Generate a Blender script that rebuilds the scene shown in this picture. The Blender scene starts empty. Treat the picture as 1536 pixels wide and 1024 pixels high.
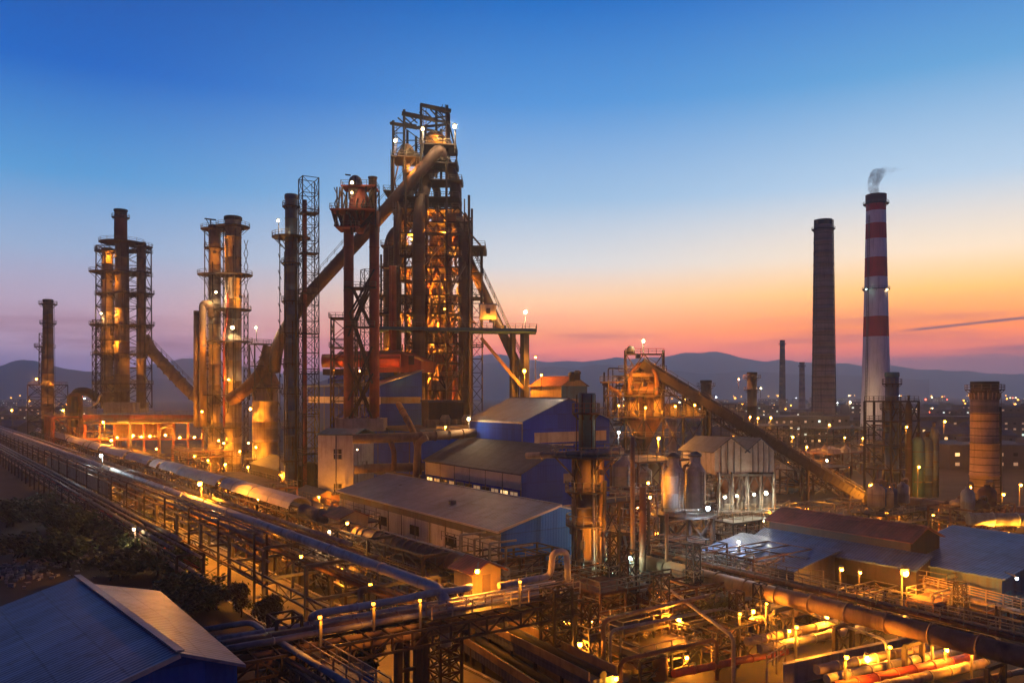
import bpy, math, random
from mathutils import Vector as Vec
PI = math.pi
R = random.Random(11)
CH, HZ, FX = 26.0, 590.0, 1195.0          # camera height, horizon row and focal length of the photograph
S = bpy.context.scene
COL = S.collection
UD, VD = Vec((-.573, .819, 0)), Vec((.819, .573, 0))   # the two building axes of the works
RZ = math.atan2(.573, .819)

def P(px, py, Y):
    """the world point that the photograph shows at px,py when it stands Y metres away"""
    return Vec(((px - 768) / FX * Y, Y, CH - (py - HZ) / FX * Y))
def PZ(px, py, z=0.0):
    Y = (CH - z) * FX / (py - HZ)
    return Vec(((px - 768) / FX * Y, Y, z))
def V3(p): return Vec(p)
def srgb(r, g, b):
    f = lambda c: c / 12.92 if c <= .04045 else ((c + .055) / 1.055) ** 2.4
    return (f(r / 255), f(g / 255), f(b / 255), 1)

ORG = {}
def place(o, label=None, cat=None, group=None, kind=None):
    if label: o['label'] = label
    if cat: o['category'] = cat
    if group: o['group'] = group
    if kind: o['kind'] = kind
    return o
def thing(name, label, cat, loc=(0, 0, 0), group=None):
    o = bpy.data.objects.new(name, None); COL.objects.link(o)
    o.empty_display_size = .5
    o.location = loc; ORG[o.name] = Vec(loc)
    return place(o, label, cat, group)

class MB:
    def __init__(s): s.v = []; s.f = []; s.sm = []
    def _add(s, vs, fs, smooth=False):
        b = len(s.v); s.v += [tuple(p) for p in vs]
        s.f += [tuple(i + b for i in q) for q in fs]; s.sm += [smooth] * len(fs)
        return s
    def box(s, c, sx, sy, sz, rz=0.0):
        c = V3(c); ca, sa = math.cos(rz), math.sin(rz); vs = []
        for dz in (-.5, .5):
            for dx, dy in ((-.5, -.5), (.5, -.5), (.5, .5), (-.5, .5)):
                x, y = dx * sx, dy * sy
                vs.append((c.x + x * ca - y * sa, c.y + x * sa + y * ca, c.z + dz * sz))
        return s._add(vs, [(3, 2, 1, 0), (4, 5, 6, 7), (0, 1, 5, 4), (1, 2, 6, 5), (2, 3, 7, 6), (3, 0, 4, 7)])
    def beam(s, a, b, w, h=None):
        a, b = V3(a), V3(b); h = h or w; d = b - a
        if d.length < 1e-5: return s
        d.normalize(); up = Vec((0, 0, 1)) if abs(d.z) < .95 else Vec((.819, .573, 0))
        x = d.cross(up).normalized() * (w / 2); y = x.cross(d).normalized() * (h / 2)
        vs = [a - x - y, a + x - y, a + x + y, a - x + y, b - x - y, b + x - y, b + x + y, b - x + y]
        return s._add(vs, [(0, 1, 2, 3), (7, 6, 5, 4), (0, 4, 5, 1), (1, 5, 6, 2), (2, 6, 7, 3), (3, 7, 4, 0)])
    def tube(s, pts, r, n=10, cap=True):
        pts = [V3(p) for p in pts]; m = len(pts)
        rs = r if isinstance(r, (list, tuple)) else [r] * m
        ds = []
        for i in range(m):
            d = Vec()
            if i: d += (pts[i] - pts[i - 1]).normalized()
            if i < m - 1: d += (pts[i + 1] - pts[i]).normalized()
            ds.append(d.normalized())
        up = Vec((0, 0, 1)) if abs(ds[0].z) < .9 else Vec((1, 0, 0))
        x = ds[0].cross(up).normalized(); vs = []
        for i in range(m):
            x = (x - ds[i] * x.dot(ds[i])).normalized(); y = ds[i].cross(x)
            for k in range(n):
                a = 2 * PI * k / n
                vs.append(pts[i] + (x * math.cos(a) + y * math.sin(a)) * rs[i])
        fs = [(i * n + k, i * n + (k + 1) % n, (i + 1) * n + (k + 1) % n, (i + 1) * n + k) for i in range(m - 1) for k in range(n)]
        s._add(vs, fs, True)
        if cap:
            b = len(s.v) - m * n
            s.f += [tuple(b + k for k in range(n))[::-1], tuple(b + (m - 1) * n + k for k in range(n))]; s.sm += [False, False]
        return s
    def lathe(s, c, prof, n=20, cap=True):
        """prof: (radius, z) pairs from bottom to top about the vertical axis through c"""
        c = V3(c); m = len(prof); vs = []
        for r, z in prof:
            for k in range(n):
                a = 2 * PI * k / n
                vs.append((c.x + r * math.cos(a), c.y + r * math.sin(a), c.z + z))
        fs = [(i * n + k, i * n + (k + 1) % n, (i + 1) * n + (k + 1) % n, (i + 1) * n + k) for i in range(m - 1) for k in range(n)]
        s._add(vs, fs, True)
        if cap:
            b = len(s.v) - m * n
            s.f += [tuple(b + k for k in range(n))[::-1], tuple(b + (m - 1) * n + k for k in range(n))]; s.sm += [False, False]
        return s
    def ring(s, c, r0, r1, t=.15, n=20, a0=0.0, a1=2 * PI):
        c = V3(c); full = abs(a1 - a0 - 2 * PI) < 1e-6; m = n if full else n + 1; vs = []
        for k in range(m):
            a = a0 + (a1 - a0) * k / n
            for r, z in ((r0, -t), (r1, -t), (r1, 0), (r0, 0)):
                vs.append((c.x + r * math.cos(a), c.y + r * math.sin(a), c.z + z))
        fs = []
        for k in range(n):
            p, q = k * 4, ((k + 1) % m) * 4
            fs += [(p + j, p + (j + 1) % 4, q + (j + 1) % 4, q + j)[::-1] for j in range(4)]
        s._add(vs, fs)
        if not full: s._add(vs[:4], [(0, 1, 2, 3)]); s._add(vs[-4:], [(3, 2, 1, 0)])
        return s
    def rail(s, pts, h=1.1, step=1.8, w=.08, closed=False, mids=(.5,)):
        pts = [V3(p) for p in pts]
        if closed: pts = pts + [pts[0]]
        for a, b in zip(pts, pts[1:]):
            L = (b - a).length; n = max(1, int(round(L / step)))
            for k in range(n + (0 if closed else 1)):
                q = a + (b - a) * (k / n); s.beam(q, q + Vec((0, 0, h)), w)
            for z in (h,) + tuple(h * m for m in mids):
                s.beam(a + Vec((0, 0, z)), b + Vec((0, 0, z)), w * .85)
        return s
    def ringrail(s, c, r, n=14, a0=0.0, a1=2 * PI, h=1.1, w=.08):
        c = V3(c); k1 = n if a1 - a0 < 6.2 else n - 1
        q = [c + Vec((r * math.cos(a0 + (a1 - a0) * k / n), r * math.sin(a0 + (a1 - a0) * k / n), 0)) for k in range(k1 + 1)]
        return s.rail(q, h, 9, w, closed=a1 - a0 >= 6.2)
    def ladder(s, a, b, side, w=.5, step=.6, t=.07):
        a, b = V3(a), V3(b); sd = V3(side).normalized() * (w / 2)
        s.beam(a - sd, b - sd, t); s.beam(a + sd, b + sd, t)
        n = int((b - a).length / step)
        for k in range(1, n):
            q = a + (b - a) * (k / n); s.beam(q - sd, q + sd, t * .7)
        return s
    def extrude(s, poly, vec):
        poly = [V3(p) for p in poly]; vec = V3(vec); n = len(poly)
        vs = poly + [p + vec for p in poly]
        fs = [tuple(range(n))[::-1], tuple(range(n, 2 * n))] + [(k, (k + 1) % n, n + (k + 1) % n, n + k) for k in range(n)]
        return s._add(vs, fs)
    def slab(s, quad, t):
        """a plate of thickness t under the four corners quad"""
        return s.extrude([V3(p) for p in quad], (0, 0, -t))
    def truss(s, a, b, w, h, n, t=.15, side=None):
        """box lattice girder, top chord line a-b, width w, depth h"""
        a, b = V3(a), V3(b); d = (b - a).normalized()
        x = (side or d.cross(Vec((0, 0, 1)))).normalized() * (w / 2); dn = Vec((0, 0, -h))
        ch = [(x, Vec()), (-x, Vec()), (x, dn), (-x, dn)]
        for q, r_ in ch: s.beam(a + q + r_, b + q + r_, t)
        for k in range(n):
            p, q = a + (b - a) * (k / n), a + (b - a) * ((k + 1) / n)
            for sg in (x, -x):
                if k % 2: s.beam(p + sg, q + sg + dn, t * .7)
                else: s.beam(p + sg + dn, q + sg, t * .7)
                s.beam(p + sg, p + sg + dn, t * .7)
            s.beam(p + x, p - x, t * .7); s.beam(p + x + dn, q - x + dn, t * .6)
        return s
    def xbrace(s, a, b, c, d, t):
        """a-b bottom corners, c-d the corners above them"""
        s.beam(a, d, t); s.beam(b, c, t); return s
    def build(s, name, mat, parent=None, smooth_all=False):
        me = bpy.data.meshes.new(name)
        o = bpy.data.objects.new(name, me); COL.objects.link(o)
        org = ORG.get(parent.name, Vec()) if parent else Vec()
        if parent is None and s.v:
            n = len(s.v); org = Vec((sum(p[0] for p in s.v) / n, sum(p[1] for p in s.v) / n, min(p[2] for p in s.v)))
            o.location = org
        ORG[o.name] = org
        me.from_pydata([(p[0] - org.x, p[1] - org.y, p[2] - org.z) for p in s.v], [], s.f)
        me.polygons.foreach_set('use_smooth', [smooth_all or q for q in s.sm])
        for m in (mat if isinstance(mat, (list, tuple)) else [mat]): me.materials.append(m)
        me.update()
        if parent: o.parent = parent
        return o

def copy_tree(o, parent=None):
    c = o.copy(); COL.objects.link(c); c.parent = parent
    ORG[c.name] = ORG.get(o.name, Vec())
    for ch in list(o.children): copy_tree(ch, c)
    return c
def fillet(pts, rad, n=5):
    pts = [V3(p) for p in pts]; out = [pts[0]]
    for a, b, c in zip(pts, pts[1:], pts[2:]):
        d0, d1 = (a - b), (c - b); r = min(rad, d0.length * .45, d1.length * .45)
        p, q = b + d0.normalized() * r, b + d1.normalized() * r
        for k in range(n + 1):
            t = k / n; out.append(p * (1 - t) ** 2 + b * 2 * t * (1 - t) + q * t * t)
    out.append(pts[-1]); return out
def L(o, v, u, z=0.0):
    """from o go v along the V axis, u along the U axis and z up"""
    return V3(o) + VD * v + UD * u + Vec((0, 0, z))

# ---------------------------------------------------------------- materials
def newmat(name):
    m = bpy.data.materials.new(name); m.use_nodes = True
    nt = m.node_tree; b = nt.nodes['Principled BSDF']
    return m, nt, b
def node(nt, t, **kw):
    n = nt.nodes.new(t)
    for k, v in kw.items(): setattr(n, k, v)
    return n
def mth(nt, op, a, b=None, c=None):
    n = node(nt, 'ShaderNodeMath', operation=op)
    for i, v in enumerate((a, b, c)):
        if v is None: continue
        if isinstance(v, (int, float)): n.inputs[i].default_value = v
        else: nt.links.new(v, n.inputs[i])
    return n.outputs[0]
def mixc(nt, f, a, b, blend='MIX'):
    n = node(nt, 'ShaderNodeMix', data_type='RGBA', blend_type=blend)
    for i, v in ((0, f), (6, a), (7, b)):
        if isinstance(v, (int, float)): n.inputs[i].default_value = v
        elif isinstance(v, (tuple, list)): n.inputs[i].default_value = tuple(v)[:3] + (1,)
        else: nt.links.new(v, n.inputs[i])
    return n.outputs[2]
def noise(nt, vec, scale, detail=5, rough=.6):
    n = node(nt, 'ShaderNodeTexNoise'); n.inputs['Scale'].default_value = scale
    n.inputs['Detail'].default_value = detail; n.inputs['Roughness'].default_value = rough
    nt.links.new(vec, n.inputs['Vector']); return n.outputs[0]
def ramp(nt, fac, p0, p1):
    n = node(nt, 'ShaderNodeMapRange'); n.inputs[1].default_value = p0; n.inputs[2].default_value = p1
    nt.links.new(fac, n.inputs[0]); return n.outputs[0]
def weathered(name, c1, c2, c3=None, rough=.75, metal=0.0, scale=.35, streak=True, ribs=0.0, panels=0.0, bands=0.0, amt=.5, bump=.15):
    """paint or steel c1 worn to c2 in blotches, with vertical runs of c3"""
    m, nt, b = newmat(name); DK = .78 if 'chimney' not in name else 1
    c1, c2, c3 = [tuple(v * DK for v in c) for c in (c1, c2, c3 or c2)]
    g = node(nt, 'ShaderNodeNewGeometry'); pos = g.outputs['Position']
    n1 = noise(nt, pos, scale, 6, .65)
    col = mixc(nt, ramp(nt, n1, .55 - amt * .25, .55 + .18), c1, c2)
    if streak:
        mp = node(nt, 'ShaderNodeMapping'); mp.inputs['Scale'].default_value = (1.1, 1.1, .07)
        nt.links.new(pos, mp.inputs['Vector'])
        n2 = noise(nt, mp.outputs[0], 1.0, 5, .6)
        col = mixc(nt, mth(nt, 'MULTIPLY', ramp(nt, n2, .5, .72), .75), col, c3 or c2)
    n3 = noise(nt, pos, 3.5, 4, .7)
    col = mixc(nt, .35, col, mixc(nt, n3, (.35, .35, .35), (1.5, 1.5, 1.5)), 'MULTIPLY')
    h = n3
    if ribs or panels or bands:
        cr = node(nt, 'ShaderNodeVectorMath', operation='CROSS_PRODUCT'); nt.links.new(g.outputs['True Normal'], cr.inputs[0]); cr.inputs[1].default_value = (0, 0, 1)
        nm = node(nt, 'ShaderNodeVectorMath', operation='NORMALIZE'); nt.links.new(cr.outputs[0], nm.inputs[0])
        dt = node(nt, 'ShaderNodeVectorMath', operation='DOT_PRODUCT'); nt.links.new(nm.outputs[0], dt.inputs[0]); nt.links.new(pos, dt.inputs[1])
        d = dt.outputs['Value']
        if panels:
            wn = node(nt, 'ShaderNodeTexWhiteNoise', noise_dimensions='1D'); nt.links.new(mth(nt, 'FLOOR', mth(nt, 'DIVIDE', d, panels)), wn.inputs['W'])
            c2_ = node(nt, 'ShaderNodeVectorMath', operation='CROSS_PRODUCT'); nt.links.new(g.outputs['True Normal'], c2_.inputs[0]); nt.links.new(nm.outputs[0], c2_.inputs[1])
            d2 = node(nt, 'ShaderNodeVectorMath', operation='DOT_PRODUCT'); nt.links.new(c2_.outputs[0], d2.inputs[0]); nt.links.new(pos, d2.inputs[1])
            row = mth(nt, 'DIVIDE', d2.outputs['Value'], 3.1); fr = mth(nt, 'FLOOR', row)
            wn.noise_dimensions = '2D'; cv2 = node(nt, 'ShaderNodeCombineXYZ'); nt.links.new(mth(nt, 'FLOOR', mth(nt, 'DIVIDE', d, panels)), cv2.inputs[0]); nt.links.new(fr, cv2.inputs[1]); nt.links.new(cv2.outputs[0], wn.inputs['Vector'])
            lap = mth(nt, 'MULTIPLY', mth(nt, 'LESS_THAN', mth(nt, 'SUBTRACT', row, fr), .05), -.3)
            odd = mth(nt, 'MULTIPLY', mth(nt, 'GREATER_THAN', wn.outputs['Value'], .955), -.3)
            k = mth(nt, 'ADD', mth(nt, 'ADD', lap, odd), mth(nt, 'MULTIPLY_ADD', wn.outputs['Value'], .34, .85))
            cb = node(nt, 'ShaderNodeCombineColor')
            for i in range(3): nt.links.new(k, cb.inputs[i])
            col = mixc(nt, 1.0, col, cb.outputs[0], 'MULTIPLY')
        if ribs:
            sn = mth(nt, 'SINE', mth(nt, 'MULTIPLY', d, 2 * PI / ribs))
            h = mth(nt, 'MULTIPLY_ADD', sn, 1.6, n3)
        if bands:
            sp = node(nt, 'ShaderNodeSeparateXYZ'); nt.links.new(pos, sp.inputs[0])
            wb = node(nt, 'ShaderNodeTexWhiteNoise', noise_dimensions='1D'); nt.links.new(mth(nt, 'FLOOR', mth(nt, 'DIVIDE', sp.outputs[2], bands)), wb.inputs['W'])
            k = mth(nt, 'MULTIPLY_ADD', wb.outputs['Value'], .4, .75)
            cb = node(nt, 'ShaderNodeCombineColor')
            for i in range(3): nt.links.new(k, cb.inputs[i])
            col = mixc(nt, 1.0, col, cb.outputs[0], 'MULTIPLY')
    bp = node(nt, 'ShaderNodeBump'); bp.inputs['Strength'].default_value = bump if not ribs else .22; bp.inputs['Distance'].default_value = .06
    nt.links.new(h, bp.inputs['Height']); nt.links.new(bp.outputs[0], b.inputs['Normal'])
    nt.links.new(col, b.inputs['Base Color'])
    nt.links.new(mth(nt, 'MULTIPLY_ADD', n1, .3, rough - .15), b.inputs['Roughness'])
    b.inputs['Metallic'].default_value = metal; b.inputs['Specular IOR Level'].default_value = .08 if 'cladding' in name else .25
    return m
def glow(name, col, strength):
    m, nt, b = newmat(name)
    b.inputs['Base Color'].default_value = (.8, .8, .8, 1)
    b.inputs['Emission Color'].default_value = tuple(col) + (1,)
    b.inputs['Emission Strength'].default_value = strength
    return m

M = {}
M['steel'] = weathered('dark_steel', (.050, .043, .042), (.105, .055, .032), (.03, .024, .022), .7, .3)
M['steel2'] = weathered('grey_steel', (.12, .125, .13), (.13, .075, .045), (.05, .04, .035), .65, .3)
M['rust'] = weathered('rusty_plate', (.20, .095, .055), (.095, .05, .035), (.05, .03, .025), .8, .15, scale=.5)
M['redrust'] = weathered('red_oxide_steel', (.30, .075, .05), (.17, .055, .04), (.08, .04, .03), .75, .1)
M['uptake'] = weathered('dull_purple_brown_plate', (.105, .075, .075), (.15, .075, .05), (.05, .04, .04), .6, .3, bands=2.4)
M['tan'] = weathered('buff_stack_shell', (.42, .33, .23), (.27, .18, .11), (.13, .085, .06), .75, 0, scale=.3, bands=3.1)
M['brown'] = weathered('brown_stack_shell', (.24, .17, .12), (.13, .085, .06), (.06, .045, .035), .75, .1, bands=2.8)
M['concrete'] = weathered('stained_concrete', (.36, .32, .28), (.22, .18, .15), (.10, .08, .065), .9, 0, scale=.25)
M['chimney'] = weathered('grey_chimney_concrete', (.33, .235, .19), (.25, .175, .14), (.16, .115, .095), .9, 0, scale=.12, bands=2.5)
M['brick'] = weathered('weathered_brick', (.34, .22, .16), (.24, .16, .12), (.14, .10, .08), .9, 0, scale=.4, bands=1.2)
M['white'] = weathered('chalky_white_paint', (.62, .57, .50), (.42, .36, .29), (.22, .16, .11), .8, 0, scale=.3, panels=0)
M['whiteband'] = weathered('white_chimney_paint', (.80, .74, .70), (.66, .60, .57), (.46, .41, .39), .8, 0, scale=.1)
M['redband'] = weathered('red_chimney_paint', (.62, .03, .04), (.48, .03, .035), (.30, .028, .03), .7, 0, scale=.1)
M['darkred'] = weathered('maroon_paint', (.16, .04, .04), (.11, .035, .035), (.07, .03, .03), .75, 0, scale=.2)
M['blue'] = weathered('blue_cladding', (.008, .045, .40), (.012, .055, .30), (.01, .02, .08), .8, 0, scale=.12, ribs=.6, panels=1.2, amt=.3, streak=False)
M['blue2'] = weathered('bright_blue_cladding', (.008, .10, .42), (.012, .09, .32), (.01, .03, .10), .75, 0, scale=.15, ribs=.5, panels=1.0, amt=.3, streak=False)
M['roofblue'] = weathered('blue_sheet_roof', (.07, .13, .27), (.10, .13, .20), (.05, .07, .12), .42, .25, scale=.15, ribs=.42, panels=.84, amt=.4)
M['roofgrey'] = weathered('grey_sheet_roof', (.155, .185, .29), (.12, .135, .20), (.09, .085, .095), .5, .1, scale=.12, ribs=.6, panels=1.2)
M['roofdark'] = weathered('dusty_dark_roof', (.070, .078, .115), (.095, .092, .11), (.05, .045, .05), .75, 0, scale=.12, ribs=.6, panels=1.2)
M['roofred'] = weathered('red_brown_sheet_roof', (.26, .07, .05), (.16, .06, .045), (.09, .045, .04), .7, 0, scale=.2, ribs=.5, panels=1.0)
M['teal'] = weathered('teal_paint', (.07, .20, .24), (.09, .14, .15), (.05, .06, .06), .6, .1)
M['bluetower'] = weathered('worn_blue_tower_paint', (.07, .14, .25), (.13, .13, .14), (.08, .06, .05), .55, .2, bands=3.0)
M['silver'] = weathered('silver_pipe_lagging', (.31, .29, .27), (.22, .18, .15), (.12, .09, .07), .5, .2, bands=0, scale=.5)
M['paleblue'] = weathered('pale_blue_grey_pipe', (.24, .27, .28), (.18, .17, .16), (.11, .09, .08), .55, 0, scale=.5)
M['bronze'] = weathered('brown_lagged_pipe', (.26, .165, .10), (.17, .10, .065), (.09, .06, .045), .62, .08, scale=.5)
M['pipered'] = weathered('red_painted_pipe', (.42, .06, .04), (.25, .05, .04), (.12, .04, .03), .55, 0, scale=.4)
M['canopy'] = weathered('pale_dusty_canopy_sheet', (.52, .45, .40), (.40, .33, .28), (.25, .19, .15), .7, 0, scale=.3, streak=False)
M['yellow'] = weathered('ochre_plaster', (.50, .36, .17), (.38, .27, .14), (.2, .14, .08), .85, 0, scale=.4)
M['rail'] = weathered('handrail_paint', (.22, .20, .17), (.15, .10, .07), (.08, .06, .05), .6, .2, scale=.6)
M['black'] = weathered('sooty_black', (.02, .018, .018), (.04, .032, .028), (.015, .013, .012), .85, 0)
M['asphalt'] = weathered('worn_road_concrete', (.17, .145, .12), (.11, .09, .075), (.08, .07, .06), .8, 0, scale=.2, streak=False, amt=.6)
M['ground'] = weathered('dusty_dark_ground', (.055, .045, .038), (.034, .029, .026), (.03, .026, .022), .95, 0, scale=.06, streak=False, amt=.7)
M['hill'] = weathered('wooded_hillside', (.065, .08, .08), (.085, .09, .085), (.07, .075, .075), 1, 0, scale=.004, streak=False)
M['citywall'] = weathered('dim_town_wall', (.11, .095, .09), (.08, .07, .068), (.06, .055, .055), .9, 0, scale=.05)
M['darkglass'] = weathered('dark_window_glass', (.02, .02, .022), (.03, .03, .03), (.02, .02, .02), .2, 0, streak=False)
M['bark'] = weathered('dark_bark', (.07, .05, .035), (.045, .033, .025), (.03, .025, .02), .95, 0)
def leafmat(name, c1, c2):
    m, nt, b = newmat(name); g = node(nt, 'ShaderNodeNewGeometry')
    col = mixc(nt, ramp(nt, noise(nt, g.outputs['Position'], .9, 3), .35, .65), c1, c2)
    oi = mixc(nt, g.outputs['Random Per Island'], (.55, .55, .55), (1.35, 1.35, 1.3))
    nt.links.new(mixc(nt, 1.0, col, oi, 'MULTIPLY'), b.inputs['Base Color']); b.inputs['Roughness'].default_value = .7
    return m
M['leaf'] = leafmat('dark_green_leaves', (.030, .055, .022), (.055, .075, .03))
M['leaf2'] = leafmat('olive_leaves', (.060, .065, .025), (.08, .075, .035))
SOD, WARM, COOL, GRN, REDL = (1.0, .33, .018), (1.0, .68, .32), (.80, .93, 1.0), (.55, 1.0, .85), (1.0, .08, .03)
BULB = {}
def bulbmat(col, st):
    k = (col, st)
    if k not in BULB: BULB[k] = glow('lamp_glow', col, st)
    return BULB[k]
M['lit'] = glow('lit_window', (1.0, .62, .22), 1.6)
M['litdim'] = glow('dim_lit_window', (1.0, .55, .15), .3)
M['palepipe'] = weathered('pale_beige_pipe_lagging', (.52, .47, .42), (.40, .34, .28), (.22, .16, .12), .6, 0, scale=.6)
M['silo'] = weathered('stained_silo_paint', (.46, .42, .37), (.32, .27, .22), (.15, .11, .08), .7, 0, scale=.7, amt=.7)
M['gallery'] = weathered('brown_conveyor_sheet', (.085, .066, .056), (.06, .048, .042), (.045, .036, .03), .7, .1, scale=.4)
M['litcool'] = glow('cool_lit_window', (.75, 1.0, .9), 1.3)

# ---------------------------------------------------------------- camera, sky, air
cam = bpy.data.objects.new('camera', bpy.data.cameras.new('camera')); COL.objects.link(cam)
cam.location = (0, 0, CH); cam.rotation_euler = (PI / 2, 0, 0)
cam.data.sensor_width = 36; cam.data.lens = 36 * FX / 1536
cam.data.shift_y = (HZ - 512) / 1536; cam.data.clip_start = .5; cam.data.clip_end = 60000
S.camera = cam
S.view_settings.view_transform = 'Standard'; S.view_settings.look = 'None'
S.view_settings.exposure = 0; S.view_settings.gamma = 1
try:
    S.cycles.use_denoising = True; S.cycles.max_bounces = 5; S.cycles.diffuse_bounces = 3; S.cycles.glossy_bounces = 2
    S.cycles.volume_bounces = 1; S.cycles.sample_clamp_indirect = 4; S.cycles.sample_clamp_direct = 0
    S.cycles.use_light_tree = True; S.cycles.caustics_reflective = False; S.cycles.caustics_refractive = False
except Exception: pass

w = bpy.data.worlds.new('World'); S.world = w; w.use_nodes = True
nt = w.node_tree; bg = nt.nodes['Background']
tc = node(nt, 'ShaderNodeTexCoord'); sp = node(nt, 'ShaderNodeSeparateXYZ'); nt.links.new(tc.outputs['Generated'], sp.inputs[0])
el = mth(nt, 'MULTIPLY', mth(nt, 'ARCSINE', mth(nt, 'MAXIMUM', sp.outputs[2], 0.0)), 180 / PI / 90)     # 0..1 for 0..90 degrees
az = mth(nt, 'MULTIPLY', mth(nt, 'ARCTAN2', sp.outputs[0], sp.outputs[1]), 180 / PI)
HAZE = .00022
def through_air(d, c):
    # the sky stands behind the evening haze: brighten it by what the air takes away
    T = max(.2, math.exp(-HAZE * min(330 / max(math.sin(math.radians(d)), .01), 7300)))
    return tuple(max(.002, (v - (1 - T) * a) / T) for v, a in zip(c[:3], (.06, .07, .14))) + (1,)
def skyramp(stops):
    n = node(nt, 'ShaderNodeValToRGB'); n.color_ramp.interpolation = 'B_SPLINE' if 0 else 'LINEAR'
    e = n.color_ramp.elements
    while len(e) < len(stops): e.new(.5)
    for i, (d, c) in enumerate(stops): e[i].position = d / 90; e[i].color = through_air(d, srgb(*c))
    nt.links.new(el, n.inputs[0]); return n.outputs[0]
SKY_L = [(0, (96, 104, 150)), (1.4, (118, 112, 158)), (2.9, (150, 130, 158)), (4.3, (170, 144, 164)), (6.7, (168, 160, 184)), (9, (148, 170, 202)), (13.6, (86, 152, 208)), (20, (2, 102, 192)), (26, (0, 84, 168)), (45, (0, 34, 92)), (80, (0, 20, 62))]
SKY_C = [(0, (150, 96, 120)), (1.4, (176, 100, 118)), (2.9, (222, 118, 112)), (4.3, (246, 150, 112)), (6.7, (246, 200, 162)), (9, (212, 212, 214)), (13.6, (150, 186, 220)), (20, (78, 146, 214)), (26, (8, 110, 195)), (45, (0, 40, 100)), (80, (0, 20, 62))]
SKY_R = [(0, (150, 100, 120)), (1.4, (158, 102, 122)), (2.6, (196, 104, 108)), (4.3, (255, 140, 76)), (6.7, (255, 198, 118)), (9, (248, 224, 196)), (13.6, (178, 204, 228)), (20, (98, 162, 214)), (26, (50, 120, 200)), (45, (4, 52, 116)), (80, (0, 20, 62))]
SKY_B = [(0, (50, 58, 100)), (3, (62, 68, 112)), (9, (48, 76, 130)), (20, (8, 60, 124)), (45, (0, 30, 80)), (80, (0, 20, 62))]
cl, cc, cr_, cb_ = skyramp(SKY_L), skyramp(SKY_C), skyramp(SKY_R), skyramp(SKY_B)
def smooth(v, a, b):
    n = node(nt, 'ShaderNodeMapRange', interpolation_type='SMOOTHSTEP'); n.inputs[1].default_value = a; n.inputs[2].default_value = b
    nt.links.new(v, n.inputs[0]); return n.outputs[0]
sky = mixc(nt, smooth(az, -30, 4), cl, cc); sky = mixc(nt, smooth(az, 0, 30), sky, cr_)
aaz = mth(nt, 'ABSOLUTE', az); sky = mixc(nt, smooth(aaz, 50, 120), sky, cb_)
# thin dusk cloud bands near the horizon
cv = node(nt, 'ShaderNodeCombineXYZ'); nt.links.new(mth(nt, 'MULTIPLY', az, .055), cv.inputs[0]); nt.links.new(mth(nt, 'MULTIPLY_ADD', az, -.012, mth(nt, 'MULTIPLY', el, 64.0)), cv.inputs[1])
cn = noise(nt, cv.outputs[0], 1.0, 6, .55)
band = mth(nt, 'MULTIPLY', smooth(el, .0075, .025), mth(nt, 'SUBTRACT', 1.0, smooth(el, .035, .075)))
sky = mixc(nt, mth(nt, 'MULTIPLY', mth(nt, 'MULTIPLY', ramp(nt, cn, .48, .68), band), .75), sky, srgb(186, 112, 132))
bank = mth(nt, 'MULTIPLY', mth(nt, 'MULTIPLY', smooth(az, 12, 30), mth(nt, 'SUBTRACT', 1.0, smooth(mth(nt, 'MULTIPLY_ADD', cn, -.018, el), .014, .022))), .7)
sky = mixc(nt, bank, sky, srgb(158, 120, 150))
# one long dark streak of cloud low on the sunset side
ctr = mth(nt, 'MULTIPLY_ADD', mth(nt, 'SUBTRACT', az, 25.5), .00185 * .5, .0442)
wob = mth(nt, 'MULTIPLY', mth(nt, 'SUBTRACT', noise(nt, cv.outputs[0], 3.0, 3), .5), .002)
dd = mth(nt, 'ABSOLUTE', mth(nt, 'SUBTRACT', mth(nt, 'ADD', el, wob), ctr))
st = mth(nt, 'MULTIPLY', mth(nt, 'SUBTRACT', 1.0, smooth(dd, .0003, .0017)), smooth(az, 25.2, 27.5))
sky = mixc(nt, mth(nt, 'MULTIPLY', st, .8), sky, srgb(112, 88, 112))
# the twilight Sky Texture itself, added at its own low strength
nis = node(nt, 'ShaderNodeTexSky', sky_type='NISHITA', sun_disc=False); nis.sun_elevation = math.radians(1.0); nis.sun_rotation = math.radians(48); nis.altitude = 100
nk = node(nt, 'ShaderNodeVectorMath', operation='SCALE'); nt.links.new(nis.outputs[0], nk.inputs[0]); nk.inputs['Scale'].default_value = .004
ad = node(nt, 'ShaderNodeVectorMath', operation='ADD'); nt.links.new(sky, ad.inputs[0]); nt.links.new(nk.outputs[0], ad.inputs[1])
nt.links.new(ad.outputs[0], bg.inputs['Color']); bg.inputs['Strength'].default_value = 1.0
sun = bpy.data.objects.new('sun', bpy.data.lights.new('sun', 'SUN')); COL.objects.link(sun)
sun.data.energy = .03; sun.data.angle = math.radians(12); sun.data.color = (1, .55, .35)
sun.rotation_euler = Vec((-math.sin(math.radians(48)), -math.cos(math.radians(48)), -.05)).to_track_quat('-Z', 'Y').to_euler()

hz = MB().box((0, 3600, 176), 16000, 7400, 358).build('haze', None); hz['kind'] = 'stuff'; hz.data.materials.clear()
hm = bpy.data.materials.new('thin_evening_haze'); hm.use_nodes = True; hn = hm.node_tree; hn.nodes.clear()
ho = hn.nodes.new('ShaderNodeOutputMaterial'); hv = hn.nodes.new('ShaderNodeVolumePrincipled')
hv.inputs['Color'].default_value = (.86, .94, 1, 1); hv.inputs['Anisotropy'].default_value = .55; hv.inputs['Density'].default_value = HAZE
hn.links.new(hv.outputs[0], ho.inputs['Volume']); hz.data.materials.append(hm)
BIG, MID, SML = 2000.0, 1080.0, 460.0
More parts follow.
